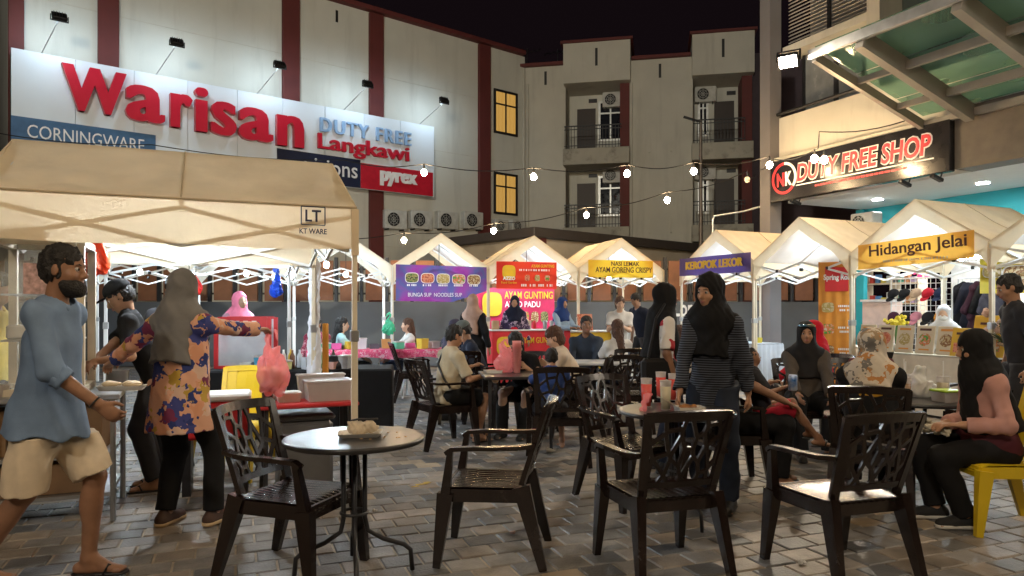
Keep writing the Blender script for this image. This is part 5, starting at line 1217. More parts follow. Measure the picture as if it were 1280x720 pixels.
t = thing('phone', 'black phone in the hands of the boy in maroon', 'phone', wl(0, .33, .98, p, 172), R(172)); MB().box((0, 0, 0), (.15, .010, .075), Matrix.Rotation(R(-35), 3, 'X'), .004).build('case', M_BLACK, t); MB().box((0, -.006, .002), (.135, .003, .062), Matrix.Rotation(R(-35), 3, 'X')).build('screen', mat('dim_screen', (.02, .02, .03), .1, emit=(.4, .5, .7), estr=.3), t)
person('vendor in white headscarf and face mask behind the menu boards', (5.85, 9.75), 140, 1.56, .014, pel=(0, 0, .72), sit=True, skin='fair', hair=None, hijab=C('white_scarf', (.60, .60, .62)), hlen=.3, top=WHT, bottom=DRK, mask=C('white_mask', (.62, .64, .66)), shoe=SHOED, footL=(-.1, .3, .085), footR=(.1, .3, .085))
person('brown haired child seated beyond the woman in profile', (2.12, 9.08), 8, 1.45, .015, sit=True, skin='fair', top=BEI, sleeve=.4, bottom=JEAN, hair='bob', hairm=M_HAIRB, shoe=SHOED, facev=False)
# the family table
p = (-.66, 7.45); f = -56
by, J = person('boy in beige tee with black shoulder strap seated with his back turned', p, f, 1.56, .009, sit=True, lean=.12, head=(-.15, -.25), skin='tan', top=C('beige_tee', (.42, .35, .24)), sleeve=.42, hem=.1, bottom=BLK, blen=.42, flare=.2, hair='short', handL=(-.10, .34, .78), handR=(.16, .33, .70), shoe='sandal', footL=(-.14, .42, .085), footR=(.10, .30, .085))
b = MB(); b.tube([tuple(J['sL'] + V3(.05, .08, .02)), tuple(J['sL'] + V3(.06, -.02, .075)), tuple(J['chest'] + V3(-.02, -.135, .04)), tuple(J['chest'] + V3(.10, -.13, -.10)), tuple(J['P'] + V3(.17, -.05, .08))], .013, 6); b.build('shoulder_strap', M_BLACK, by, True)
person('dark haired diner in black bowed low over the square table', (.15, 8.18), 160, 1.58, .011, sit=True, lean=.62, head=(0, -.55), skin='fair', top=BLK, sleeve=.4, bottom=BLK, hair='bob', handL=(-.15, .38, .76), handR=(.14, .40, .76), shoe=SHOED)
person('small child in blue tee on the chair with its back turned', (.37, 6.66), 4, 1.16, .010, sit=True, pel=(0, -.02, .50), skin='tan', top=C('blue_tee', (.03, .06, .20)), sleeve=.4, bottom=DRK, blen=.4, hair='short', handL=(-.14, .34, .76), handR=(.14, .34, .76), footL=(-.10, .22, .16), footR=(.12, .20, .15), facev=False, lean=.1)
person('woman in beige tee leaning over the square table', (.72, 7.9), 80, 1.62, .011, sit=True, lean=.48, head=(.15, -.35), skin='fair', top=C('oat_tee', (.52, .43, .34)), sleeve=.42, bottom=DRK, hair='bob', hairm=M_HAIRB, handL=(-.1, .46, .77), handR=(.12, .36, .77), shoe=SHOED)
# ---------------------------------------------------------------- small props
M_PINKBAG = mat('pink_plastic_film', (.92, .34, .34), .25, var=.12, vscale=12, transl=.5, spec=.5, alpha=.42)
M_CLEAR = mat('frosted_plastic', (.62, .58, .56), .3, var=.06, transl=.5)
M_FOAM = mat('white_foam', (.68, .66, .62), .75, var=.05); M_CARD = mat('kraft_card', (.42, .28, .16), .85, var=.15); M_CARDL = mat('pale_card', (.55, .46, .34), .8, var=.1)
def bag_thing(label, loc, w, h, m, seed=1, vox=.010, name='carrier_bag', full=.55):
    t = thing(name, label, 'bag', loc); S = SDF()
    S.ell((0, 0, h * .28), (w * .5, w * .38, h * .30), .02).cone((0, 0, h * .3), (0, 0, h * full + .08 * h), w * .38, w * .24, .06, flat=((0, 1, 0), .7))
    for s in (-1, 1): S.cone((s * w * .2, 0, h * .62), (s * w * .16, 0, h * .84), w * .10, w * .06, .03, flat=((0, 1, 0), .5)).cone((s * w * .16, 0, h * .84), (s * .02, 0, h), w * .06, .012, .01)
    mesh_obj('film', S.mesh('film', vox, .02, 30, seed), m, t); return t
hb = Vector((HB.x, HB.y, HB.z))
bgt = bag_thing('full pink carrier bag held up by the floral tunic woman', DP(341, 412, 5.2) + Vector((0, 0, -.47)), .22, .46, M_PINKBAG, 2)
MB().box((0, .0, .09), (.13, .10, .06), Matrix.Rotation(.4, 3, 'Z'), .01).build('food_box', M_FOAM, bgt); MB().box((.01, .0, .155), (.12, .10, .06), Matrix.Rotation(-.3, 3, 'Z'), .01).build('food_box', M_FOAM, bgt)
def cup(loc, label, liquid, h=.15, r=.042, straw=True, group='plastic drink cups', m=M_CLEAR, fill=.75, lean=.3):
    t = thing('drink_cup', label, 'cup', loc, random.uniform(0, 6), group)
    MB().lathe([(r * .78, 0), (r, h), (r * 1.06, h + .004), (r * .97, h + .004), (r * .94, h - .005)], n=20, cap=False).build('cup', m, t, True)
    MB().lathe([(.001, .004), (r * .79, .004), (r * (.79 + .21 * fill) + .0008, h * fill), (.001, h * fill)], n=20, cap=False).build('drink', liquid, t, True)
    if straw: MB().tube([(0, 0, h * .3), (.02 * lean, 0, h), (.06 * lean, 0, h * 1.75)], .0045, 6).build('straw', M_WHITEP, t)
    return t
COLA = mat('dark_tea', (.05, .022, .012), .15); REDD = mat('red_syrup_drink', (.75, .10, .08), .2, transl=.2); MILK = mat('milky_drink', (.30, .20, .13), .2); PALE = mat('pale_lime_drink', (.55, .5, .36), .2, transl=.2)
def box_tub(loc, rz, w, d, h, label, m, lid=None, cat='box', name='plastic_box', ch=.012, group=None):
    t = thing(name, label, cat, loc, rz, group); b = MB()
    b.add([(-w / 2 * .9, -d / 2 * .9, 0), (w / 2 * .9, -d / 2 * .9, 0), (w / 2 * .9, d / 2 * .9, 0), (-w / 2 * .9, d / 2 * .9, 0), (-w / 2, -d / 2, h), (w / 2, -d / 2, h), (w / 2, d / 2, h), (-w / 2, d / 2, h)],
          [(0, 3, 2, 1), (0, 1, 5, 4), (1, 2, 6, 5), (2, 3, 7, 6), (3, 0, 4, 7)] + ([(4, 5, 6, 7)] if lid is not None else []))
    b.build('tub', m, t)
    if lid is not None: MB().bb(-w / 2 - .008, w / 2 + .008, -d / 2 - .008, d / 2 + .008, h + .001, h + .018, .006).build('lid', lid, t)
    return t
# table with the takeaway tray
t = thing('takeaway_tray', 'white foam tray with a crumpled food box on the round table', 'tray', (-.80, 3.80, .729), .15)
b = MB(); b.add([(-.09, -.06, 0), (.09, -.06, 0), (.09, .06, 0), (-.09, .06, 0), (-.115, -.08, .022), (.115, -.08, .022), (.115, .08, .022), (-.115, .08, .022)], [(0, 1, 2, 3), (0, 1, 5, 4), (1, 2, 6, 5), (2, 3, 7, 6), (3, 0, 4, 7)]); b.build('tray', M_FOAM, t)
S = SDF(); S.cone((-.05, .0, .035), (.05, .01, .04), .032, .034, .01, flat=((0, 0, 1), .8)).ell((.0, .01, .06), (.06, .035, .018), .01); mesh_obj('food_box', S.mesh('food_box', .006, .012, 40, 3), M_CARDL, t)
b = MB(); b.tube([(-.05, .0, .082), (-.01, -.02, .092), (.05, .01, .085), (.09, .0, .088)], .006, 6); b.build('black_fork', M_BLACK, t, True)
b = MB()
for k in range(16): b.box((random.uniform(-.05, .26), random.uniform(-.12, .1), .002), (.012, .008, .003), Matrix.Rotation(random.uniform(0, 3), 3, 'Z'))
o = b.build('crumb', M_CARD, t); o['kind'] = 'stuff'
# drinks table
for k, (px, py, lq, lb) in enumerate(((808, 508, REDD, 'tall cup of red drink nearest the tissue on the round table'), (832, 512, PALE, 'tall cup of pale drink between the red ones on the round table'), (842, 500, REDD, 'tall cup of red drink beside the striped woman on the round table'), (826, 497, REDD, 'tall cup of red drink standing behind the pale one on the round table'))):
    q = GP(px, py, .729); cup((q.x, q.y, .729), lb, lq, .19, .038, False, fill=.82)
t = thing('takeaway_box', 'open kraft takeaway box of food on the red drinks table', 'box', GP(862, 520, .729), .1)
b = MB(); W, D, H = .085, .06, .06
b.add([(-W * .85, -D * .85, 0), (W * .85, -D * .85, 0), (W * .85, D * .85, 0), (-W * .85, D * .85, 0), (-W, -D, H), (W, -D, H), (W, D, H), (-W, D, H)], [(0, 1, 2, 3), (0, 1, 5, 4), (1, 2, 6, 5), (2, 3, 7, 6), (3, 0, 4, 7)]); b.build('box', mat('white_card', (.58, .54, .48), .8), t)
MB().box((-W - .05, 0, H + .03), (.13, .12, .003), Matrix.Rotation(R(28), 3, 'Y')).build('open_lid', M_CARDL, t)
S = SDF(); [S.ell((random.uniform(-.05, .05), random.uniform(-.035, .035), .055), (.022, .016, .014), .008) for _ in range(9)]; mesh_obj('food', S.mesh('food', .005, .008, 60, 2), mat('fried_food', (.26, .11, .03), .6, var=.4, vscale=40), t)
t = thing('red_tissue', 'crumpled red plastic wrapper on the drinks table edge', 'wrapper', GP(803, 515, .729)); S = SDF(); S.cone((0, 0, .02), (.03, .02, .09), .018, .014, .01).cone((.03, .02, .09), (.06, .03, .11), .012, .008, .01); mesh_obj('film', S.mesh('film', .006, .012, 50, 2), M_PINKBAG, t)
# red table
q = (-1.58, 5.52)
def onred(x, y): return wl(x, y, .701, q, 23)
cup(onred(-.29, -.14), 'cup of dark iced tea with straw on the red table', COLA, .15, .045, True, fill=.78)
box_tub(onred(-.13, -.02), .4, .17, .15, .055, 'white foam food box on the red table', M_FOAM, M_FOAM, name='foam_box')
box_tub(onred(.16, -.03), .42, .34, .24, .14, 'clear plastic box with lid at the front of the red table', M_CLEAR, M_CLEAR)
box_tub(onred(.13, .14), .42, .36, .09, .17, 'clear plastic box standing behind the other on the red table', M_CLEAR, M_CLEAR)
box_tub(onred(-.20, .16), .42, .14, .12, .10, 'lime lidded tub at the back of the red table', M_CLEAR, mat('lime_plastic', (.35, .55, .03), .4), name='lidded_tub')
t = thing('waste_bin', 'grey lidded plastic bin under the red table', 'bin', (-1.62, 5.60, 0), R(23)); b = MB()
b.box((0, 0, .28), (.40, .36, .54), None, .03); b.build('body', mat('grey_bin_plastic', (.10, .10, .105), .5), t); MB().box((0, 0, .58), (.43, .39, .05), None, .02).build('lid', MATS['grey_bin_plastic'], t)
MB().bb(-.05, .06, -.184, -.181, .40, .46).build('bin_sticker', M_WHITEP, t)
# cool box
t = thing('cool_box', 'red cool box with white lid beside the floral tunic woman', 'cool box', (-2.28, 5.55, 0), R(20))
MB().bb(-.24, .24, -.17, .17, .42, .70, .02).build('body', mat('red_cooler_plastic', (.50, .02, .025), .4), t); MB().bb(-.255, .255, -.185, .185, .702, .755, .015).build('lid', M_WHITEP, t)
MB().bb(-.08, .06, -.174, -.171, .47, .58).build('cooler_sticker', mat('sticker_print', (.5, .5, .55), .5, var=.6, vscale=30), t)
for x in (-.2, .2): MB().bb(x - .03, x + .03, -.14, .14, 0, .419).build('leg', M_DARK, t)
# square family table
q = GP(646, 466, .73); b = thing('stacked_cups', 'tall stack of clear cups beside the pink bag', 'cups', (q.x, q.y, .731))
for k in range(7): MB().lathe([(.034, k * .035), (.048, k * .035 + .12), (.051, k * .035 + .123)], n=14, cap=False).build('cup', mat('pink_clear', (.8, .35, .33), .25, transl=.5), b, True)
bag_thing('loose pink carrier bag slumped on the square family table', (q.x - .12, q.y + .03, .731), .20, .34, M_PINKBAG, 5)
box_tub((q.x - .25, q.y - .02, .731), .3, .18, .13, .03, 'shallow white foam tray on the square family table', M_FOAM, name='foam_tray')
# crowded table
q = (3.08, 5.45)
for k, (dx, dy, lq, lb) in enumerate(((-.16, -.10, MILK, 'cup of milky drink with straw in front on the crowded table'), (-.30, .12, PALE, 'cup of pale drink by the pink bag on the crowded table'), (-.02, .16, PALE, 'cup of pale drink at the far side of the crowded table'), (.16, -.04, PALE, 'cup of pale drink beside the lime lidded tub on the crowded table'))):
    cup((q[0] + dx, q[1] + dy, .729), lb, lq, .16, .045, True, lean=random.uniform(-.6, .6))
bag_thing('pink carrier bag on the crowded table', (q[0] - .28, q[1] + .0, .729), .20, .24, M_PINKBAG, 8)
bag_thing('white carrier bag on the crowded table', (q[0] + .04, q[1] + .06, .729), .20, .22, mat('white_plastic_film', (.7, .7, .68), .4, transl=.35), 9)
box_tub((q[0] + .06, q[1] - .24, .729), .2, .14, .14, .07, 'round cornered tub with lime lid on the crowded table', M_CLEAR, MATS['lime_plastic'], name='lidded_tub')
box_tub((q[0] - .36, q[1] - .10, .729), .2, .12, .10, .08, 'small foam cup pack by the floral headscarf sitter', M_FOAM, M_FOAM, name='foam_box')
t = thing('blue_can', 'blue soft drink can on the lap side chair arm', 'can', DP(991, 488, 5.62)); MB().lathe([(.028, 0), (.033, .008), (.033, .112), (.027, .122), (.001, .12)], n=20).build('can_body', mat('blue_can_print', (.03, .16, .5), .3, .5, color2=(.6, .65, .7), vscale=16), t, True)

# ---------------------------------------------------------------- food cart with glass cabinet
K0 = (-2.62, 4.77)
CT = thing('food_cart', 'steel food cart with shelves under the cream tent', 'cart', (K0[0], K0[1], 0), R(203.1))
# local x runs along the front towards the walkway end, local -y away from the camera
MB().bb(-.02, 1.9, -.66, .02, .80, .835, .006).build('worktop', M_STEEL, CT)
for x in (.02, 1.86):
    for y in (0, -.62): MB().tube([(x, y, 0), (x, y, .80)], .018, 8).build('leg', M_STEEL, CT)
MB().bb(.03, 1.85, -.62, -.02, .42, .445).build('shelf', M_STEEL, CT); MB().bb(.03, 1.85, -.62, -.02, .16, .185).build('shelf', M_STEEL, CT)
kraft = [mat('brown_carton', (.20, .12, .065), .85, var=.2, vscale=4), mat('tan_carton', (.27, .17, .09), .85, var=.2, vscale=4)]
for k, (x, z, w, h, lb) in enumerate(((.32, .446, .48, .33, 'brown carton on the cart shelf next to the front leg'), (.95, .446, .6, .30, 'brown carton on the upper cart shelf behind the walking man'), (.42, .186, .5, .20, 'tan carton on the lower cart shelf next to the front leg'), (1.05, .186, .5, .21, 'tan carton on the lower cart shelf behind the walking man'))):
    p = wl(x, -.32, z, K0, 203.1); t = thing('carton', lb, 'carton', p, R(203.1 + (-3, 4, 2, -5)[k]), 'cartons on the cart shelves')
    MB().bb(-w / 2, w / 2, -.24, .24, 0, h, .004).build('box', kraft[k % 2], t); MB().bb(-w / 2 - .001, w / 2 + .001, -.03, .03, h - .05, h + .0015).build('tape', mat('parcel_tape', (.35, .25, .15), .3), t)
cb = wl(.46, -.36, .836, K0, 203.1)
CB = thing('glass_cabinet', 'tall framed glass food cabinet on the cart', 'cabinet', cb, R(203.1)); M_PANE = mat('cabinet_glass', (.75, .8, .8), .05, alpha=.18)
b = MB(); W, D, H = .24, .26, .98
for x in (-W, W):
    for y in (-D, D): b.bb(x - .025, x + .025, y - .025, y + .025, 0, H)
for z in (.0, H): 
    for y in (-D, D): b.bb(-W + .025, W - .025, y - .024, y + .024, z, z + .045)
    for x in (-W, W): b.bb(x - .024, x + .024, -D + .025, D - .025, z, z + .045)
b.build('frame', M_CREAMP, CB)
for y in (-D, D): MB().bb(-W + .026, W - .026, y - .003, y + .003, .046, H - .001).build('pane', M_PANE, CB)
for z in (.35, .65): MB().bb(-W + .03, W - .03, -D + .03, D - .03, z, z + .012).build('shelf', M_STEEL, CB)
for k in range(3): MB().box((-.14 + .14 * k, 0, .41), (.12, .3, .09), None, .01).build('food_tray', [M_STEEL, MATS['fried_food'], M_FOAM][k], CB)
MB().bb(-.14, .08, D + .005, D + .009, .66, .86).build('price_sheet', mat('pinkish_print', (.42, .27, .25), .6, var=.5, vscale=30), CB)
for k in range(3):
    p = wl(.62 - .17 * k, -.36, .836 + 1.026, K0, 203.1); t = thing('bread_pack', ('long pack of bread rolls at the end of the cabinet top', 'long pack of bread rolls in the middle of the cabinet top', 'long pack of bread rolls beside the red bag on the cabinet')[k], 'bread', p, R(203.1)); S = SDF()
    for j in range(4): S.ell((0, -.15 + .1 * j, .04), (.085, .06, .045), .02)
    mesh_obj('loaf', S.mesh('loaf', .011, .006, 20, k), mat('bread_crust', (.58, .44, .26), .7), t)
t = bag_thing('orange red plastic bag hung from the tent pole by the cabinet', DP(118, 345, 5.6), .20, .34, mat('orange_film', (.80, .10, .03), .35, transl=.4), 12)
for k, (px, py, lb) in enumerate(((135, 488, 'foam tray of food at the cart end by the walking man'), (160, 488, 'foam tray of food at the cart end by the floral tunic'))):
    q = GP(px, py, .836); t = thing('foam_tray', lb, 'tray', (q.x, q.y + .05, .836), .3, 'foam trays on the cart')
    b = MB(); b.add([(-.07, -.05, 0), (.07, -.05, 0), (.07, .05, 0), (-.07, .05, 0), (-.09, -.07, .03), (.09, -.07, .03), (.09, .07, .03), (-.09, .07, .03)], [(0, 1, 2, 3), (0, 1, 5, 4), (1, 2, 6, 5), (2, 3, 7, 6), (3, 0, 4, 7)]); b.build('tray', M_FOAM, t)
    S = SDF(); S.ell((0, 0, .04), (.065, .045, .022), .01); mesh_obj('bun', S.mesh('bun', .007, .004, 30, k), MATS['bread_crust'], t)
q = GP(140, 462, .836); t = thing('steel_pot', 'small steel pot at the back of the cart', 'pot', (-2.86, 5.22, .836)); MB().lathe([(.07, 0), (.075, .01), (.075, .12), (.08, .123), (.07, .12), (.068, .02), (.001, .018)], n=24).build('pot_body', M_STEEL, t, True)
# more stall ware under the white tents
t = thing('black_cloth_table', 'long table under a black cloth behind the red table', 'table', (-2.35, 8.1, 0), R(8)); S = SDF()
MB().bb(-1.0, 1.0, -.35, .35, .0, .74, .02).build('cloth', BLK, t)
t = thing('glass_food_case', 'red framed glass food case below the pink headscarf stallholder', 'food case', (-3.0, 8.15, .742), R(8)); b = MB(); W, D, H = .28, .2, .56
for x in (-W, W):
    for y in (-D, D): b.bb(x - .022, x + .022, y - .022, y + .022, 0, H)
for z in (0, H - .02): b.bb(-W + .022, W - .022, -D - .02, -D + .02, z, z + .03).bb(-W + .022, W - .022, D - .02, D + .02, z, z + .03)
for x in (-W, W): b.bb(x - .021, x + .021, -D + .02, D - .02, .0, .03)
b.build('frame', MATS['red_cooler_plastic'], t); MB().bb(-W + .02, W - .02, -D - .03, -D - .022, H - .12, H + .01).build('sign_strip', MATS['red_cooler_plastic'], t)
for k in range(4): MB().bb(-.17 + .09 * k, -.12 + .09 * k, -D - .034, -D - .031, H - .085, H - .035).build('sign_square', M_WHITEP, t)
MB().bb(-W + .02, W - .02, -D + .0, -D + .005, .03, H - .13).build('pane', mat('case_glass', (.65, .68, .72), .1, alpha=.45), t); MB().bb(-W + .03, W - .03, -.15, .15, .03, .16).build('steel_pan', M_STEEL, t); MB().bb(-W + .022, W - .022, D - .02, D - .01, .03, H - .02).build('back_panel', mat('pale_acrylic', (.55, .52, .56), .4), t)
t = thing('wok', 'upturned black wok on the black cloth table', 'wok', (-2.0, 8.0, .742)); MB().lathe([(.16, 0), (.155, .05), (.12, .11), (.06, .14), (.001, .146)], n=24).build('bowl', M_BLACK, t, True); MB().tube([(.15, 0, .03), (.2, .02, .05), (.19, .06, .04)], .01, 6).build('handle', M_BLACK, t)
for k in range(9):
    lb = ('red sauce bottle', 'white sauce bottle', 'yellow sauce bottle', 'brown sauce bottle', 'clear water bottle', 'green sauce bottle', 'amber oil bottle', 'orange syrup bottle', 'dark soy bottle')[k]; cc = ((.5, .03, .02), (.6, .6, .58), (.6, .4, .03), (.15, .06, .03), (.5, .55, .6), (.06, .3, .08), (.4, .2, .03), (.6, .2, .03), (.03, .015, .01))[k]
    t = thing('sauce_bottle', lb + ' on the black cloth table', 'bottle', (-2.62 + .06 * (k % 5) + .42 * (k // 5), 8.0 + .07 * (k % 3), .742), 0, 'bottles on the black cloth table'); MB().lathe([(.028, 0), (.030, .01), (.030, .13), (.012, .17), (.012, .2), (.001, .2)], n=12).build('bottle_body', mat('bottle_' + str(k), cc, .3), t, True)
t = thing('cloth_wrap', 'white sheet wrapped and tied round the tent pole', 'cloth', (-2.02, 7.36, 0)); S = SDF(); S.cone((0, 0, .75), (.0, 0, 1.3), .075, .05, .02).cone((0, 0, 1.3), (0, 0, 1.85), .045, .06, .02); mesh_obj('sheet', S.mesh('sheet', .012, .014, 20, 4), mat('white_sheet', (.68, .70, .76), .85, var=.05), t)
t = thing('orange_mop', 'orange cloth strip hanging beside the wrapped pole', 'cloth', (-1.93, 7.45, 0)); MB().bb(-.03, .03, -.02, .02, .72, 1.25, .01).build('strip', mat('orange_cloth', (.65, .28, .04), .85), t)
bag_thing('blue plastic bag hanging by the white bulbs', DP(345, 372, 9.3), .14, .36, mat('blue_film', (.02, .10, .55), .4, transl=.3), 21)
bag_thing('green plastic bag hanging on a cord over the cook', DP(235, 374, 7.6), .10, .26, mat('green_film', (.04, .45, .14), .4, transl=.35), 22)
bag_thing('small red plastic bag hanging on a cord over the cook', DP(244, 368, 7.5), .12, .22, mat('red_film', (.75, .05, .05), .4, transl=.35), 23)
for px, d, lb in ((236, 7.6, 'green'), (244.6, 7.5, 'red')):
    q = DP(px, 345, d); t = thing('bag_cord', 'thin cord holding the hanging ' + lb + ' bag', 'cord', q); MB().tube([(0, 0, -.02), (.01, 0, .3), (0, .0, .5)], .004, 5).build('cord', M_BLACK, t)
# pink cloth table of the drink stall
t = thing('pink_cloth_table', 'long folding table under a pink patterned cloth', 'table', (-1.95, 11.45, 0), R(10))
PKC = pattern_mat('pink_check_cloth', 'floral', [(.55, .06, .14), (.62, .12, .2), (.58, .3, .34), (.52, .05, .12)], 22)
b = MB(); W, D = 1.25, .32
def cl(u, v):
    a = u * 2 - 1; q = v * 2 - 1; dr = max(0, abs(q) - .8) / .2; ds = 0
    return (a * W, math.copysign(min(abs(q), .8) / .8 * D, q) + .015 * math.sin(18 * a) * dr * math.copysign(1, q), .765 - .13 * dr - .02 * dr * math.sin(9 * a + 1))
b.grid(cl, 60, 20); b.build('cloth', PKC, t, True); MB().bb(-1.22, 1.22, -.3, .3, .72, .755).build('tabletop', M_WHITEP, t)
for x in (-1.0, -.2, .2, 1.0):
    for s in (-1, 1): MB().tube([(x, s * .25, 0), (x + .05, -s * .2, .72)], .014, 6).build('leg', M_WHITEP, t)
for k in range(12):
    x = -1.0 + .19 * k; cc = ((.1, .45, .3), (.6, .1, .3), (.6, .45, .05), (.55, .55, .55), (.1, .1, .12), (.55, .3, .1))[k % 6]
    box_tub(wl(x, random.uniform(-.12, .12), .768, (-1.95, 11.45), 10), random.uniform(0, 1), .15, .13, random.uniform(.07, .16), ('green', 'magenta', 'amber', 'white', 'black', 'brown')[k % 6] + (' tub', ' bowl')[k // 6] + ' among the ware on the pink cloth table', mat('ware_%d' % (k % 6), cc, .4), M_CLEAR if k % 3 == 0 else None, 'tub', 'ware_tub', group='ware on the pink cloth table')
bag_thing('mint green bag tied to the stall pole by the pink cloth table', DP(486, 418, 12.6), .2, .36, mat('mint_film', (.10, .60, .36), .4, transl=.35), 25)
t = thing('black_wok_pan', 'black round pan hung under the pink cloth table', 'pan', (-2.55, 11.5, .28)); MB().lathe([(.001, 0), (.12, .03), (.2, .14), (.21, .2), (.19, .19), (.11, .05), (.001, .02)], n=24, cap=False).build('bowl', M_BLACK, t, True)
box_tub((-2.5, 11.0, 0), .2, .5, .4, .2, 'dark storage crate of coloured cloths below the pink table', MATS['grey_bin_plastic'], None, name='storage_crate')
for k in range(5): 
    t = thing('folded_cloth', ('magenta', 'yellow', 'blue', 'green', 'purple')[k] + ' folded cloth in the crate below the pink table', 'cloth', (-2.66 + .08 * k, 11.0, .12)); MB().box((0, 0, .06), (.07, .26, .12), None, .02).build('fold', mat('rag_%d' % k, ((.5, .03, .25), (.6, .5, .05), (.05, .1, .4), (.1, .4, .1), (.25, .05, .35))[k], .9), t)
t = thing('water_jug', 'white and blue drink dispenser on the pink table end', 'dispenser', wl(1.1, .1, .768, (-1.95, 11.45), 10)); MB().lathe([(.11, 0), (.12, .02), (.12, .3), (.13, .31), (.13, .36), (.1, .37), (.001, .37)], n=20).build('jug_body', mat('pale_blue_jug', (.45, .58, .70), .4), t, True); MB().box((0, -.13, .05), (.03, .05, .03)).build('tap', M_WHITEP, t)
# stools for the stall customers
def stool(x, y, label, m, h=.43):
    t = thing('plastic_stool', label, 'stool', (x, y, 0), random.uniform(0, 1), 'plastic stools at the stalls'); MB().lathe([(.001, h), (.15, h), (.165, h - .015), (.16, h - .05), (.15, h - .05)], n=20, cap=False).build('seat', m, t, True)
    for k in range(4): a = k * math.pi / 2 + .78; MB().bar((.19 * math.cos(a), .19 * math.sin(a), 0), (.13 * math.cos(a), .13 * math.sin(a), h - .03), .05, .03).build('leg', m, t)
M_STOOL = mat('white_stool_plastic', (.55, .56, .58), .45)
stool(-3.18, 11.75, 'white plastic stool under the maroon shirted customer', M_STOOL); stool(-2.72, 11.5, 'white plastic stool under the teal shirted customer', M_STOOL); stool(-1.72, 11.9, 'white plastic stool under the long haired girl', M_STOOL); stool(-.86, 10.33, 'white plastic stool under the flowered dress customer', M_STOOL); stool(5.85, 9.75, 'tall white stool under the masked vendor', M_STOOL, .62)

# ---------------------------------------------------------------- banners and counters
def banner(label, o, a, x0, x1, z0, z1, y, m, tilt=0.0, cut=0.0, name='banner', bow=.02):
    t = thing(name, label, 'banner', (o[0], o[1], 0), R(a))
    def fn(u, v):
        x = x0 + (x1 - x0) * u; zl = z0 + tilt * (u - .5) + (cut * max(0, (u - .62) / .38) if cut else 0); zt = z1 + tilt * (u - .5); return (x, y + bow * math.sin(u * math.pi) * math.cos(v * 2) + .006 * math.sin(u * 21), zl + (zt - zl) * v)
    MB().grid(fn, 24, 8).build('sheet', m, t, True)
    k = MB()
    for x, z in ((x0, z1), (x1, z1), (x0, z0), (x1, z0)): k.lathe([(.012, -.012), (.012, .012)], (x, y - .004, z + tilt * (-.5 if x == x0 else .5)), 8)
    return t
def oval(t, x, z, rx, rz_, y, m, name='dish_picture', rim=None):
    pts = [(x + rx * math.copysign(abs(math.cos(a)) ** .6, math.cos(a)), y, z + rz_ * math.copysign(abs(math.sin(a)) ** .6, math.sin(a))) for a in np.linspace(0, 2 * math.pi, 24, endpoint=False)]
    if rim: MB().add([(x + (p[0] - x) * 1.09, y + .003, z + (p[2] - z) * 1.12) for p in pts], [tuple(range(24))]).build('picture_rim', rim, t)
    MB().add(pts, [tuple(range(24))]).build(name, m, t)
def blocks(t, x0, x1, z, h, y, m):        # print too small to read
    b = MB(); x = x0; r = random.Random(int(x0 * 100) + int(z * 77))
    while x < x1: w = r.uniform(.4, .8) * h; b.bb(x, min(x + w, x1), y - .002, y, z - h / 2, z + h / 2); x += w + h * (.25 if r.random() < .75 else .8)
    o = b.build('small_print', m, t); o['kind'] = 'stuff'
FOOD = [pattern_mat('dish_%d' % k, 'blob', c, 22, .5) for k, c in enumerate(([(.05, .12, .03), (.3, .25, .1), (.04, .06, .03)], [(.5, .12, .06), (.6, .25, .15), (.35, .08, .05)], [(.55, .45, .25), (.4, .3, .1), (.6, .5, .35)], [(.1, .3, .06), (.6, .2, .08), (.55, .5, .4)], [(.5, .38, .2), (.25, .12, .05), (.55, .45, .3)]))]
o0 = (-1.325, 13.43); PUR = pattern_mat('purple_menu_print', 'gradient', [(.12, .015, .18), (.26, .04, .26), (.08, .10, .28), (.20, .02, .22)], 1.8, .5, .3)
t = banner('purple menu banner with five dish pictures on the cream stall', o0, BA, -.84, .86, 1.53, 2.20, -.06, PUR, -.03, .22)
for k in range(5): oval(t, -.55 + .29 * k, 1.97 - .006 * k, .115, .085, -.085, FOOD[k], rim=M_WL)
for k in range(5): blocks(t, -.64 + .29 * k, -.47 + .29 * k, 1.835, .035, -.088, M_WL)
text('BUNGA SUP  NOODLES SUP', .08, (-.12, -.088, 1.66), M_WL, t, fit=1.0, fith=.07)
o1 = (.425, 13.88); REDB = pattern_mat('red_menu_print', 'gradient', [(.55, .02, .02), (.62, .05, .02), (.58, .02, .03)], 1.5, .5, .3); YEL = mat('yellow_print', (.72, .46, .02), .5); REDT = mat('red_print', (.6, .02, .03), .5)
t = banner('red menu banner with yellow badge on the cream stall', o1, BA, -.76, .44, 1.78, 2.30, -.06, REDB, .0)
oval(t, -.52, 2.10, .13, .13, -.085, YEL, 'badge'); text('AZZO', .08, (-.52, -.09, 1.98), M_WL, t, fit=.24, fith=.07, off=.003); text('Food Garden', .05, (-.52, -.09, 1.90), YEL, t, fit=.3, fith=.045)
text('AYAM GUNTING', .08, (.15, -.088, 2.22), YEL, t, fit=.46, fith=.06, off=.002); blocks(t, -.32, .3, 2.14, .035, -.088, M_WL)
for k in range(4): blocks(t, -.28 + .17 * k, -.17 + .17 * k, 1.85, .045, -.088, M_WL)
for k in range(3): oval(t, -.16 + .2 * k, 1.99, .05, .06, -.086, FOOD[(k + 1) % 5])
t = banner('wide red chicken banner hung inside behind the counter', o1, BA, -.95, 1.02, .95, 1.86, 1.9, mat('magenta_red_print', (.52, .015, .08), .5), 0)
oval(t, -.40, 1.5, .22, .26, 1.87, YEL, 'yellow_disc'); text('AYAM GUNTING', .2, (.42, 1.86, 1.70), YEL, t, fit=1.1, fith=.16, off=.002); text('AZZO PADU', .16, (.28, 1.86, 1.50), M_WL, t, fit=.8, fith=.13, off=.002)
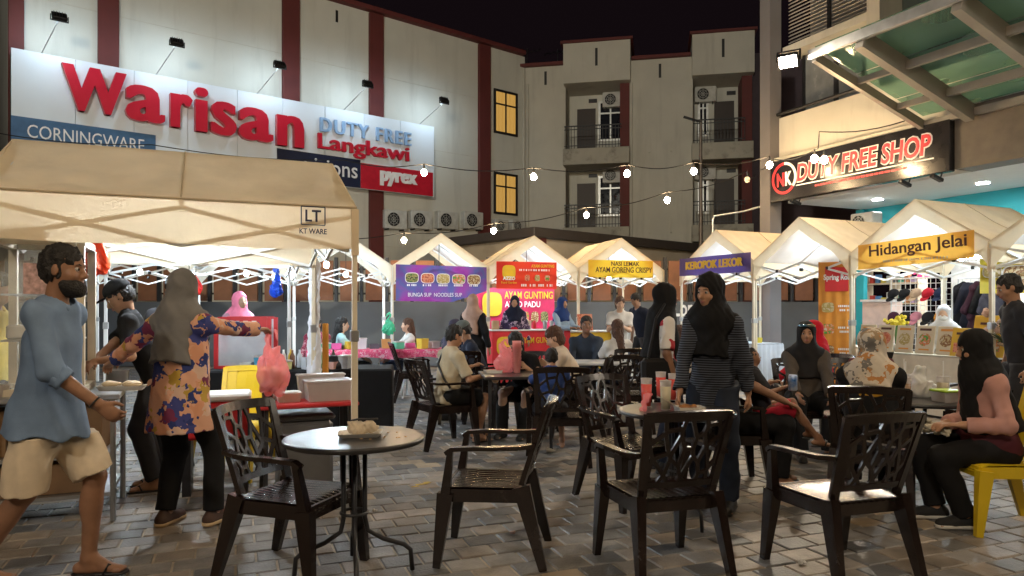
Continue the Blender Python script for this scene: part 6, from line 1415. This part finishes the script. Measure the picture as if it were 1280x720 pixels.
for k in range(4): oval(t, .12 + .22 * k, 1.22, .085, .12, 1.87, FOOD[(k + 2) % 5])
o2 = (2.175, 14.33)
t = banner('yellow and red rice banner across the cream stall', o2, BA, -.72, .66, 2.02, 2.36, -.06, pattern_mat('yellow_rice_print', 'gradient', [(.66, .08, .04), (.80, .50, .04), (.82, .55, .05), (.80, .42, .04)], 1.0, .5, .35), 0)
INK = mat('brown_ink', (.08, .02, .01), .6); text('NASI LEMAK', .1, (.05, -.09, 2.29), INK, t, fit=.6, fith=.085, off=.001); text('AYAM GORENG CRISPY', .12, (.02, -.09, 2.17), INK, t, fit=1.2, fith=.11, off=.001)
# counters
def counter(label, o, a, x0, x1, y0, y1, h, m, txt=None):
    t = thing('stall_counter', label, 'counter', (o[0], o[1], 0), R(a)); MB().bb(x0, x1, y0, y1, 0, h - .03).build('skirt', m, t); MB().bb(x0 - .03, x1 + .03, y0 - .03, y1 + .03, h - .028, h, .006).build('worktop', M_WHITEP, t)
    if txt: text(txt, .12, ((x0 + x1) / 2 + .15, y0 - .006, h - .2), YEL, t, fit=.75, fith=.11, off=.001); oval(t, x0 + .25, h - .3, .17, .17, y0 - .006, YEL, 'badge')
    return t
counter('red banner fronted counter with yellow badge', o1, BA, -.95, .55, -.55, -.1, 1.02, REDT, 'AYAM GUNTING')
counter('yellow fronted counter beside the red one', o1, BA, .62, 1.7, -.35, .1, .98, YEL)
counter('white fronted counter below the yellow rice banner', o2, BA, -.35, .85, -.4, .1, .95, M_FOAM)
for k in range(9):
    x = -.85 + .16 * k; lb = ('brown paper bag', 'clear cup', 'yellow sauce bottle', 'foam box', 'kraft box', 'red sauce bottle', 'steel tin', 'paper cup', 'menu card')[k]
    p = wl(x, -.36 + .08 * (k % 3), 1.021, o1, BA); t = thing('counter_ware', lb + ' on the red fronted counter', 'stall ware', p, R(BA), 'ware on the red counter')
    cc = (M_CARD, M_CLEAR, YEL, M_FOAM, M_CARDL, REDT, M_STEEL, M_FOAM, M_CARDL)[k]
    if k in (1, 2, 5, 6, 7): MB().lathe([(.035, 0), (.04, .1), (.02 if k in (2, 5) else .042, .15), (.001, .16)], n=14).build('vessel', cc, t, True)
    else: MB().box((0, 0, .08), (.13, .1, .16), None, .01).build('carton', cc, t)
t = thing('menu_card', 'upright picture card on the yellow counter', 'card', wl(.95, -.25, .981, o1, BA), R(BA)); MB().box((0, 0, .16), (.3, .02, .32), Matrix.Rotation(R(-12), 3, 'X')).build('card', FOOD[1], t)
for k in range(4): box_tub(wl(-.2 + .26 * k, -.15, .951, o2, BA), .2, .2, .16, .12, ('steel food tray', 'white food tray', 'foam food tray', 'kraft food tray')[k] + ' on the white fronted counter', (M_STEEL, M_WHITEP, M_FOAM, M_CARDL)[k], None, 'tray', 'food_tray', group='trays on the white counter')

# right row banners and tables
def ok(k): return (3.70 + .78 * k, 13.05 - 1.83 * k)
t = banner('purple snack banner with yellow block letters on the cream stall', ok(0), SA, -.97, .93, 2.03, 2.36, -.06, mat('violet_print', (.09, .06, .24), .5, transl=.3), 0); text('KEROPOK LEKOR', .2, (.02, -.095, 2.21), YEL, t, fit=1.5, fith=.15, off=.003, bold=.012)
t = banner('orange banner with black script letters on the cream stall', ok(2), SA, -.82, .80, 1.98, 2.32, -.06, mat('orange_print', (.85, .45, .07), .5, var=.06, transl=.4), .06); text('Hidangan Jelai', .2, (.06, -.095, 2.19), INK, t, fit=1.35, fith=.2, off=.002, rot=(R(90), R(-2), 0)); blocks(t, -.4, .5, 2.04, .03, -.095, M_CARDL)
q = DP(1044, 400, 10.75); ORG = mat('orange_roll_print', (.66, .26, .03), .5, var=.08)
t = banner('tall orange standing banner with red heading and snack pictures', (q.x, q.y), -22, -.23, .23, .12, 2.1, 0, ORG, bow=.01, name='standing_banner'); MB().bb(-.14, .18, -.016, -.012, 1.66, 2.02).build('heading', REDT, t)
text('Spring Roll', .12, (.02, -.022, 1.86), M_WL, t, fit=.36, fith=.11, off=.004)
for k in range(4): oval(t, -.10, 1.42 - .32 * k, .085, .075, -.018, FOOD[(k + 2) % 5]); blocks(t, .04, .19, 1.44 - .32 * k, .03, -.02, M_WL); blocks(t, .06, .19, 1.38 - .32 * k, .03, -.02, M_WL)
t2 = MB().bb(-.25, .25, -.12, .12, 0, .06, .01).build('base', M_STEEL, t)
def cloth_table(label, o, a, x0, x1, y0, y1, h, m):
    t = thing('draped_table', label, 'table', (o[0], o[1], 0), R(a)); b = MB(); n = 80; P_ = []
    per = [(x0, y0), (x1, y0), (x1, y1), (x0, y1)]
    for s in range(4):
        p, q = per[s], per[(s + 1) % 4]
        for i in range(20): u = i / 20; P_.append((p[0] + (q[0] - p[0]) * u, p[1] + (q[1] - p[1]) * u))
    cx, cy_ = (x0 + x1) / 2, (y0 + y1) / 2; rings = [(h, 1.0), (h - .03, 1.012), (h * .5, 1.03), (.03, 1.06)]; vs = []
    for j, (z, sc_) in enumerate(rings):
        for i, (x, y) in enumerate(P_): w = 1 + .012 * j * math.sin(i * 1.9); vs.append((cx + (x - cx) * sc_ * w, cy_ + (y - cy_) * sc_ * w, z))
    b.add(vs, [(j * n + i, j * n + (i + 1) % n, (j + 1) * n + (i + 1) % n, (j + 1) * n + i) for j in range(3) for i in range(n)] + [tuple(range(n))]); b.build('cloth', m, t, True); MB().bb(x0 + .02, x1 - .02, y0 + .02, y1 - .02, .5, h - .005).build('tabletop', M_WHITEP, t); return t
cloth_table('table draped in pale blue cloth under the purple snack banner', ok(0), SA, -.75, .85, .1, .75, .80, mat('pale_blue_drape', (.50, .55, .62), .85)); cloth_table('table draped in cream cloth under the orange script banner', ok(2), SA, -.95, .75, .1, .7, .80, mat('cream_drape', (.58, .52, .42), .85))
cloth_table('table draped in cream cloth in the stall with the tall orange banner', ok(1), SA, -.6, .8, .9, 1.5, .80, MATS['cream_drape'])
for k in range(6): box_tub(wl(-.55 + .22 * k, .35 + .1 * (k % 2), .801, ok(0), SA), .3 * k, .16, .14, .09, ('blue tray', 'white tray', 'green tray', 'foam stack', 'grey tub', 'yellow tub')[k] + ' on the pale blue draped table', mat('snack_%d' % k, ((.1, .25, .5), (.6, .6, .6), (.1, .4, .3), (.6, .6, .55), (.3, .3, .3), (.6, .5, .05))[k], .5), None, 'tray', 'snack_tray', group='trays on the pale blue table')
BRD = mat('cream_board_print', (.62, .52, .36), .6, var=.08); 
for k in range(5):
    p = wl(-.86 + .29 * k, .16, .802, ok(2), SA); t = thing('menu_board', 'cream menu board with one round dish, ' + ('at the far end of the row', 'second in the row', 'third and middle of the row', 'fourth in the row', 'fifth and last before the yellow boards')[k], 'menu board', p, R(SA), 'cream menu boards in a row'); Rm = Matrix.Rotation(R(-10), 3, 'X')
    MB().box((0, .02, .19), (.25, .014, .37), Rm, .003).build('board', BRD, t); b = MB(); b.add([Rm @ Vector((.085 * math.cos(a), -.012, .0 + .085 * math.sin(a))) + Vector((0, .02, .19)) for a in np.linspace(0, 2 * math.pi, 24, endpoint=False)], [tuple(range(24))]); b.build('dish_picture', FOOD[k], t)
    MB().box(Rm @ Vector((0, -.011, .135)) + Vector((0, .02, .19)), (.16, .002, .03), Rm).build('heading', INK if k % 2 else ORG, t); MB().box(Rm @ Vector((0, -.011, -.13)) + Vector((0, .02, .19)), (.14, .002, .02), Rm).build('caption', ORG, t)
    MB().bar((0, .03, .2), (0, .16, 0), .03, .01).build('prop', M_CARD, t)
for k, (x, y, w, h, lb) in enumerate(((.52, .14, .30, .36, 'yellow menu board leaning before the stall pole'), (.74, .30, .40, .52, 'large yellow menu board leaning behind the stall pole'))):
    p = wl(x, y, .802, ok(2), SA); t = thing('menu_board', lb, 'menu board', p, R(SA), 'yellow menu boards'); Rm = Matrix.Rotation(R(-12), 3, 'X'); MB().box((0, .03, h / 2), (w, .014, h), Rm, .003).build('board', mat('yellow_board_print', (.64, .38, .02), .6), t)
    for j in range(2): MB().box(Rm @ Vector((-w * .2 + w * .4 * j, -.011, -h * .2)) + Vector((0, .03, h / 2)), (w * .34, .002, h * .34), Rm).build('dish_picture', FOOD[(j + 1 + k) % 5], t)
    MB().box(Rm @ Vector((0, -.011, h * .3)) + Vector((0, .03, h / 2)), (w * .6, .002, .03), Rm).build('heading', INK, t)
    MB().bar((0, .05, h * .6), (0, .2, 0), .03, .01).build('prop', M_CARD, t)
t = thing('flower_vase', 'yellow flowers in a pot behind the cream menu boards', 'flowers', wl(-.55, .40, .802, ok(2), SA)); MB().lathe([(.05, 0), (.07, .1), (.06, .11), (.001, .1)], n=14).build('pot', M_FOAM, t, True)
b = MB(); [b.ball((random.gauss(0, .07), random.gauss(0, .06), .42 + random.gauss(0, .035)), random.uniform(.022, .04), 7, 5, .25) for _ in range(26)]; o = b.build('blossom', mat('yellow_petal', (.65, .52, .03), .7, var=.3, vscale=20), t); o['kind'] = 'stuff'
b = MB(); [b.bar((random.uniform(-.03, .03), random.uniform(-.03, .03), .09), (random.gauss(0, .07), random.gauss(0, .06), .41), .02, .004) for _ in range(20)]; o = b.build('leaf', mat('leaf_green', (.06, .16, .03), .6), t); o['kind'] = 'stuff'
q = DP(1262, 402, 8.4); t = thing('flower_bouquet', 'peach flower bouquet on a wooden stand at the frame edge', 'flowers', (q.x, q.y, 0)); MB().lathe([(.14, 0), (.14, .03), (.05, .06), (.05, .95), (.12, .98), (.12, 1.0), (.001, 1.0)], n=16).build('stand', M_CARD, t)
b = MB(); [b.ball((random.gauss(0, .12), random.gauss(0, .1), 1.16 + random.gauss(0, .07)), random.uniform(.03, .06), 7, 5, .25) for _ in range(34)]; o = b.build('blossom', mat('peach_petal', (.42, .2, .13), .7, color2=(.5, .38, .3), vscale=12), t); o['kind'] = 'stuff'
b = MB(); [b.bar((random.gauss(0, .04), random.gauss(0, .04), 1.0), (random.gauss(0, .17), random.gauss(0, .14), 1.08 + random.gauss(.06, .07)), .035, .004) for _ in range(40)]; o = b.build('leaf', mat('dark_leaf', (.04, .08, .03), .6), t); o['kind'] = 'stuff'
q = DP(1262, 345, 9.3); t = banner('yellow banner with a plate of snacks in the end stall', (q.x, q.y), -20, -.33, .75, 1.60, 2.05, 0, mat('lemon_print', (.62, .5, .04), .5), 0); oval(t, .12, 1.82, .2, .13, -.03, FOOD[4], rim=M_WL); oval(t, -.2, 1.88, .1, .07, -.03, FOOD[2], rim=M_WL)

# ---------------------------------------------------------------- shop goods under the sign
def sg(px, y, z): return sw(shx(px, y), y, z)
t = thing('shop_counter', 'peach fronted shop counter beside the teal pilaster', 'counter', (SX, SYY, 0), R(SA)); xa_, xb_ = shx(1082, 2.2), shx(1118, 2.2); MB().bb(xa_, xb_, 2.1, 2.45, 0, 1.55).build('front', mat('peach_panel', (.62, .48, .42), .6), t); MB().bb(xa_ - .03, xb_ + .03, 2.06, 2.49, 1.552, 1.6).build('worktop', M_WHITEP, t)
t = thing('goods_shelf', 'wooden shelf of small goods above the peach counter', 'shelf', (SX, SYY, 0), R(SA)); xa_, xb_ = shx(1084, 3.0), shx(1150, 3.0)
for z in (1.5, 1.95, 2.4): MB().bb(xa_, xb_, 2.9, 3.2, z, z + .03).build('board', M_CARDL, t)
for x in (xa_ - .03, (xa_ + xb_) / 2, xb_): MB().bb(x, x + .029, 2.9, 3.2, 0, 2.43).build('upright', M_CARDL, t)
rr = random.Random(9)
for k in range(16):
    row = k // 8; x = xa_ + .08 + (xb_ - xa_ - .15) * (k % 8) / 8; h = rr.uniform(.1, .26); c = [(.5, .06, .05), (.06, .2, .45), (.6, .5, .1), (.55, .55, .5), (.08, .08, .1), (.1, .4, .3), (.45, .2, .08), (.4, .3, .5)][k % 8]
    p = sw(x + .05, 3.03, (1.531, 1.981)[row]); t = thing('boxed_goods', ('red', 'blue', 'yellow', 'white', 'black', 'green', 'brown', 'lilac')[k % 8] + ' boxed goods on the ' + ('lower', 'upper')[row] + ' shelf above the peach counter', 'goods', p, R(SA), 'boxed goods on the shelf'); MB().box((0, 0, h / 2), (.1, .12, h), None, .008).build('carton', mat('goods_%d' % (k % 8), c, .5), t)
t = thing('cap_rack', 'white wire grid rack for caps', 'rack', (SX, SYY, 0), R(SA)); yr = 1.2; xa_, xb_ = shx(1114, yr), shx(1190, yr); b = MB()
for k in range(13): x = xa_ + (xb_ - xa_) * k / 12; b.tube([(x, yr, .5), (x, yr, 1.98)], .006 if 0 < k < 12 else .016, 5)
for k in range(15): z = .52 + 1.46 * k / 14; b.tube([(xa_, yr - .008, z), (xb_, yr - .008, z)], .006 if 0 < k < 14 else .016, 5)
b.build('wire_grid', M_WHITEP, t)
for x in (xa_, xb_): MB().bb(x - .02, x + .02, yr - .25, yr + .25, 0, .04).build('foot', M_WHITEP, t); MB().tube([(x, yr + .0, .04), (x, yr, .5)], .016, 6).build('upright', M_WHITEP, t)
S = SDF(); S.ell((0, 0, 0), (.10, .12, .10), .01); S.plane((0, 0, -.02), (0, 0, -1)); cm = S.mesh('crown', .012, .002, 20, 1); S = SDF(); S.ell((0, -.13, -.02), (.08, .09, .012), .01); bm_ = S.mesh('peak', .009)
capc = [('black', (.012, .012, .014)), ('black', (.012, .012, .014)), ('beige', (.42, .32, .22)), ('red', (.42, .015, .03)), ('navy', (.02, .03, .07)), ('plum', (.06, .02, .04)), ('black and white', (.02, .02, .022)), ('pink', (.5, .2, .25)), ('black', (.014, .014, .016)), ('amber', (.45, .2, .03))]
for k, (cn, cc) in enumerate(capc):
    row = k // 5; x = xa_ + .14 + (xb_ - xa_ - .28) * (k % 5) / 4; z = (1.68, 1.24)[row]; p = sw(x, yr - .12, z)
    lb = cn + ' cap on the ' + ('upper', 'lower')[row] + ' row of the wire rack' + (', ' + ('at its end', 'second in', 'in the middle', 'fourth in', 'at the far end')[k % 5])
    t = thing('hung_cap', lb, 'cap', p, R(SA), 'caps on the wire rack'); m_ = cloth_m('cap_' + str(k), cc); 
    for nm, me in (('crown', cm), ('peak', bm_)): mm = me.copy(); mm.materials.clear(); mm.materials.append(m_); o = bpy.data.objects.new(nm, mm); o.rotation_euler = (R(35), 0, 0); link(o, t)
for k in range(9):
    px = 1203 + 10 * k if k < 5 else (1010 + 8 * (k - 5)); y = 2.0 if k < 5 else 3.2; c = ((.012, .012, .015), (.02, .022, .035), (.05, .02, .03), (.015, .015, .016), (.06, .06, .08))[k % 5]; z0 = 1.75 if k < 5 else 1.55
    p = sg(px, y, 0); t = thing('hanging_garment', ('black', 'navy', 'plum', 'charcoal', 'slate')[k % 5] + ' garment ' + ('hung in the shop past the cap rack' if k < 5 else 'on the rail by the grey pillar'), 'garment', p, R(SA + (35 if k % 2 else 55)), 'garments on rails'); S = SDF(); S.cone((0, 0, z0), (0, 0, z0 - .75), .15, .19, .02, flat=((0, 1, 0), .35), cut=(False, True)).cone((-.1, 0, z0), (-.24, 0, z0 - .4), .06, .06, .03).cone((.1, 0, z0), (.24, 0, z0 - .4), .06, .06, .03)
    mesh_obj('cloth', S.mesh('cloth', .02, .02, 12, k), cloth_m('garment_%d' % (k % 5), c), t); MB().tube([(0, 0, z0 + .1), (0, 0, z0 + .22)], .006, 5).build('hook', M_STEEL, t)
for k, (xa_, xb_, y, z, lb) in enumerate(((shx(1198, 2.0), shx(1262, 2.0), 2.0, 1.97, 'steel clothes rail in the shop past the cap rack'), (shx(1004, 3.2), shx(1042, 3.2), 3.2, 1.77, 'steel clothes rail by the grey pillar'))):
    t = thing('clothes_rail', lb, 'rail', (SX, SYY, 0), R(SA)); MB().tube([(xa_, y, 0), (xa_, y, z), (xb_, y, z), (xb_, y, 0)], .015, 8).build('rail', M_STEEL, t)
t = thing('round_lantern', 'glowing yellow and pink round sign hung in the shop', 'lantern', sg(1155, 2.0, 2.28), R(SA)); MB().lathe([(.001, -.04), (.2, -.03), (.22, 0), (.2, .03), (.001, .04)], n=24, cap=False).build('disc', emis('yellow_glow', (1, .72, .05), 1.0), t, True)
bpy.data.objects[t.children[0].name].rotation_euler = (R(90), 0, 0)
b = MB(); [b.ball((.24 * math.cos(a), -.02, .24 * math.sin(a)), .05, 7, 5) for a in np.linspace(0, 2 * math.pi, 11)[:-1]]; b.build('petal', emis('pink_glow', (1, .1, .3), .5), t)

# small litter on the paving
for k, (px, py, w, lb, c) in enumerate(((688, 566, .05, 'crumpled cream napkin under the turned armchair', (.55, .5, .4)), (1002, 706, .02, 'tiny paper scrap before the empty armchair', (.5, .48, .44)), (470, 640, .018, 'tiny paper scrap under the tray table edge', (.5, .46, .4)), (640, 668, .02, 'tiny torn wrapper beside the lone armchair', (.45, .3, .25)))):
    q = GP(px, py); t = thing('paper_scrap', lb, 'litter', (q.x, q.y, .0), k, 'litter on the paving'); S = SDF(); r_ = random.Random(k)
    for j in range(6): S.ell((r_.uniform(-w, w) * .6, r_.uniform(-w, w) * .6, .008 + r_.uniform(0, w * .5)), (w * .6, w * .35, w * .25), .004)
    S.plane((0, 0, .002), (0, 0, -1)); mesh_obj('scrap', S.mesh('scrap', max(.004, w * .14), .006, 70, k), mat('scrap_%d' % k, c, .9), t)

# more stock on the black cloth table and the cart
for k in range(8):
    x, y = -.55 + .13 * k + (.12 if k > 3 else 0), -.26 + .05 * (k % 2); c = ((.6, .6, .58), (.08, .35, .55), (.6, .12, .1), (.55, .5, .2), (.5, .55, .6), (.2, .45, .2), (.6, .35, .3), (.35, .36, .38))[k]
    box_tub(wl(x, y, .742, (-2.35, 8.1), 8), .2 * k, .12, .11, .08 + .05 * (k % 3), ('white', 'blue', 'red', 'mustard', 'pale blue', 'green', 'peach', 'grey')[k] + ' food tub along the front of the black cloth table', mat('tub_%d' % k, c, .4), M_CLEAR if k % 2 else None, 'tub', 'food_tub', group='tubs on the black cloth table')
for k in range(6):
    p = wl(.10 + .15 * k, -.10 - .05 * (k % 2), .836, K0, 203.1)
    if k > 1: box_tub(p, .3 * k, .13, .12, .05 + .03 * (k % 3), ('', '', 'steel', 'white', 'clear', 'kraft')[k] + ' food container in the row along the cart front', (M_FOAM, M_FOAM, M_STEEL, M_WHITEP, M_CLEAR, M_CARDL)[k], None, 'tub', 'food_container', group='containers on the cart')
run_fit()
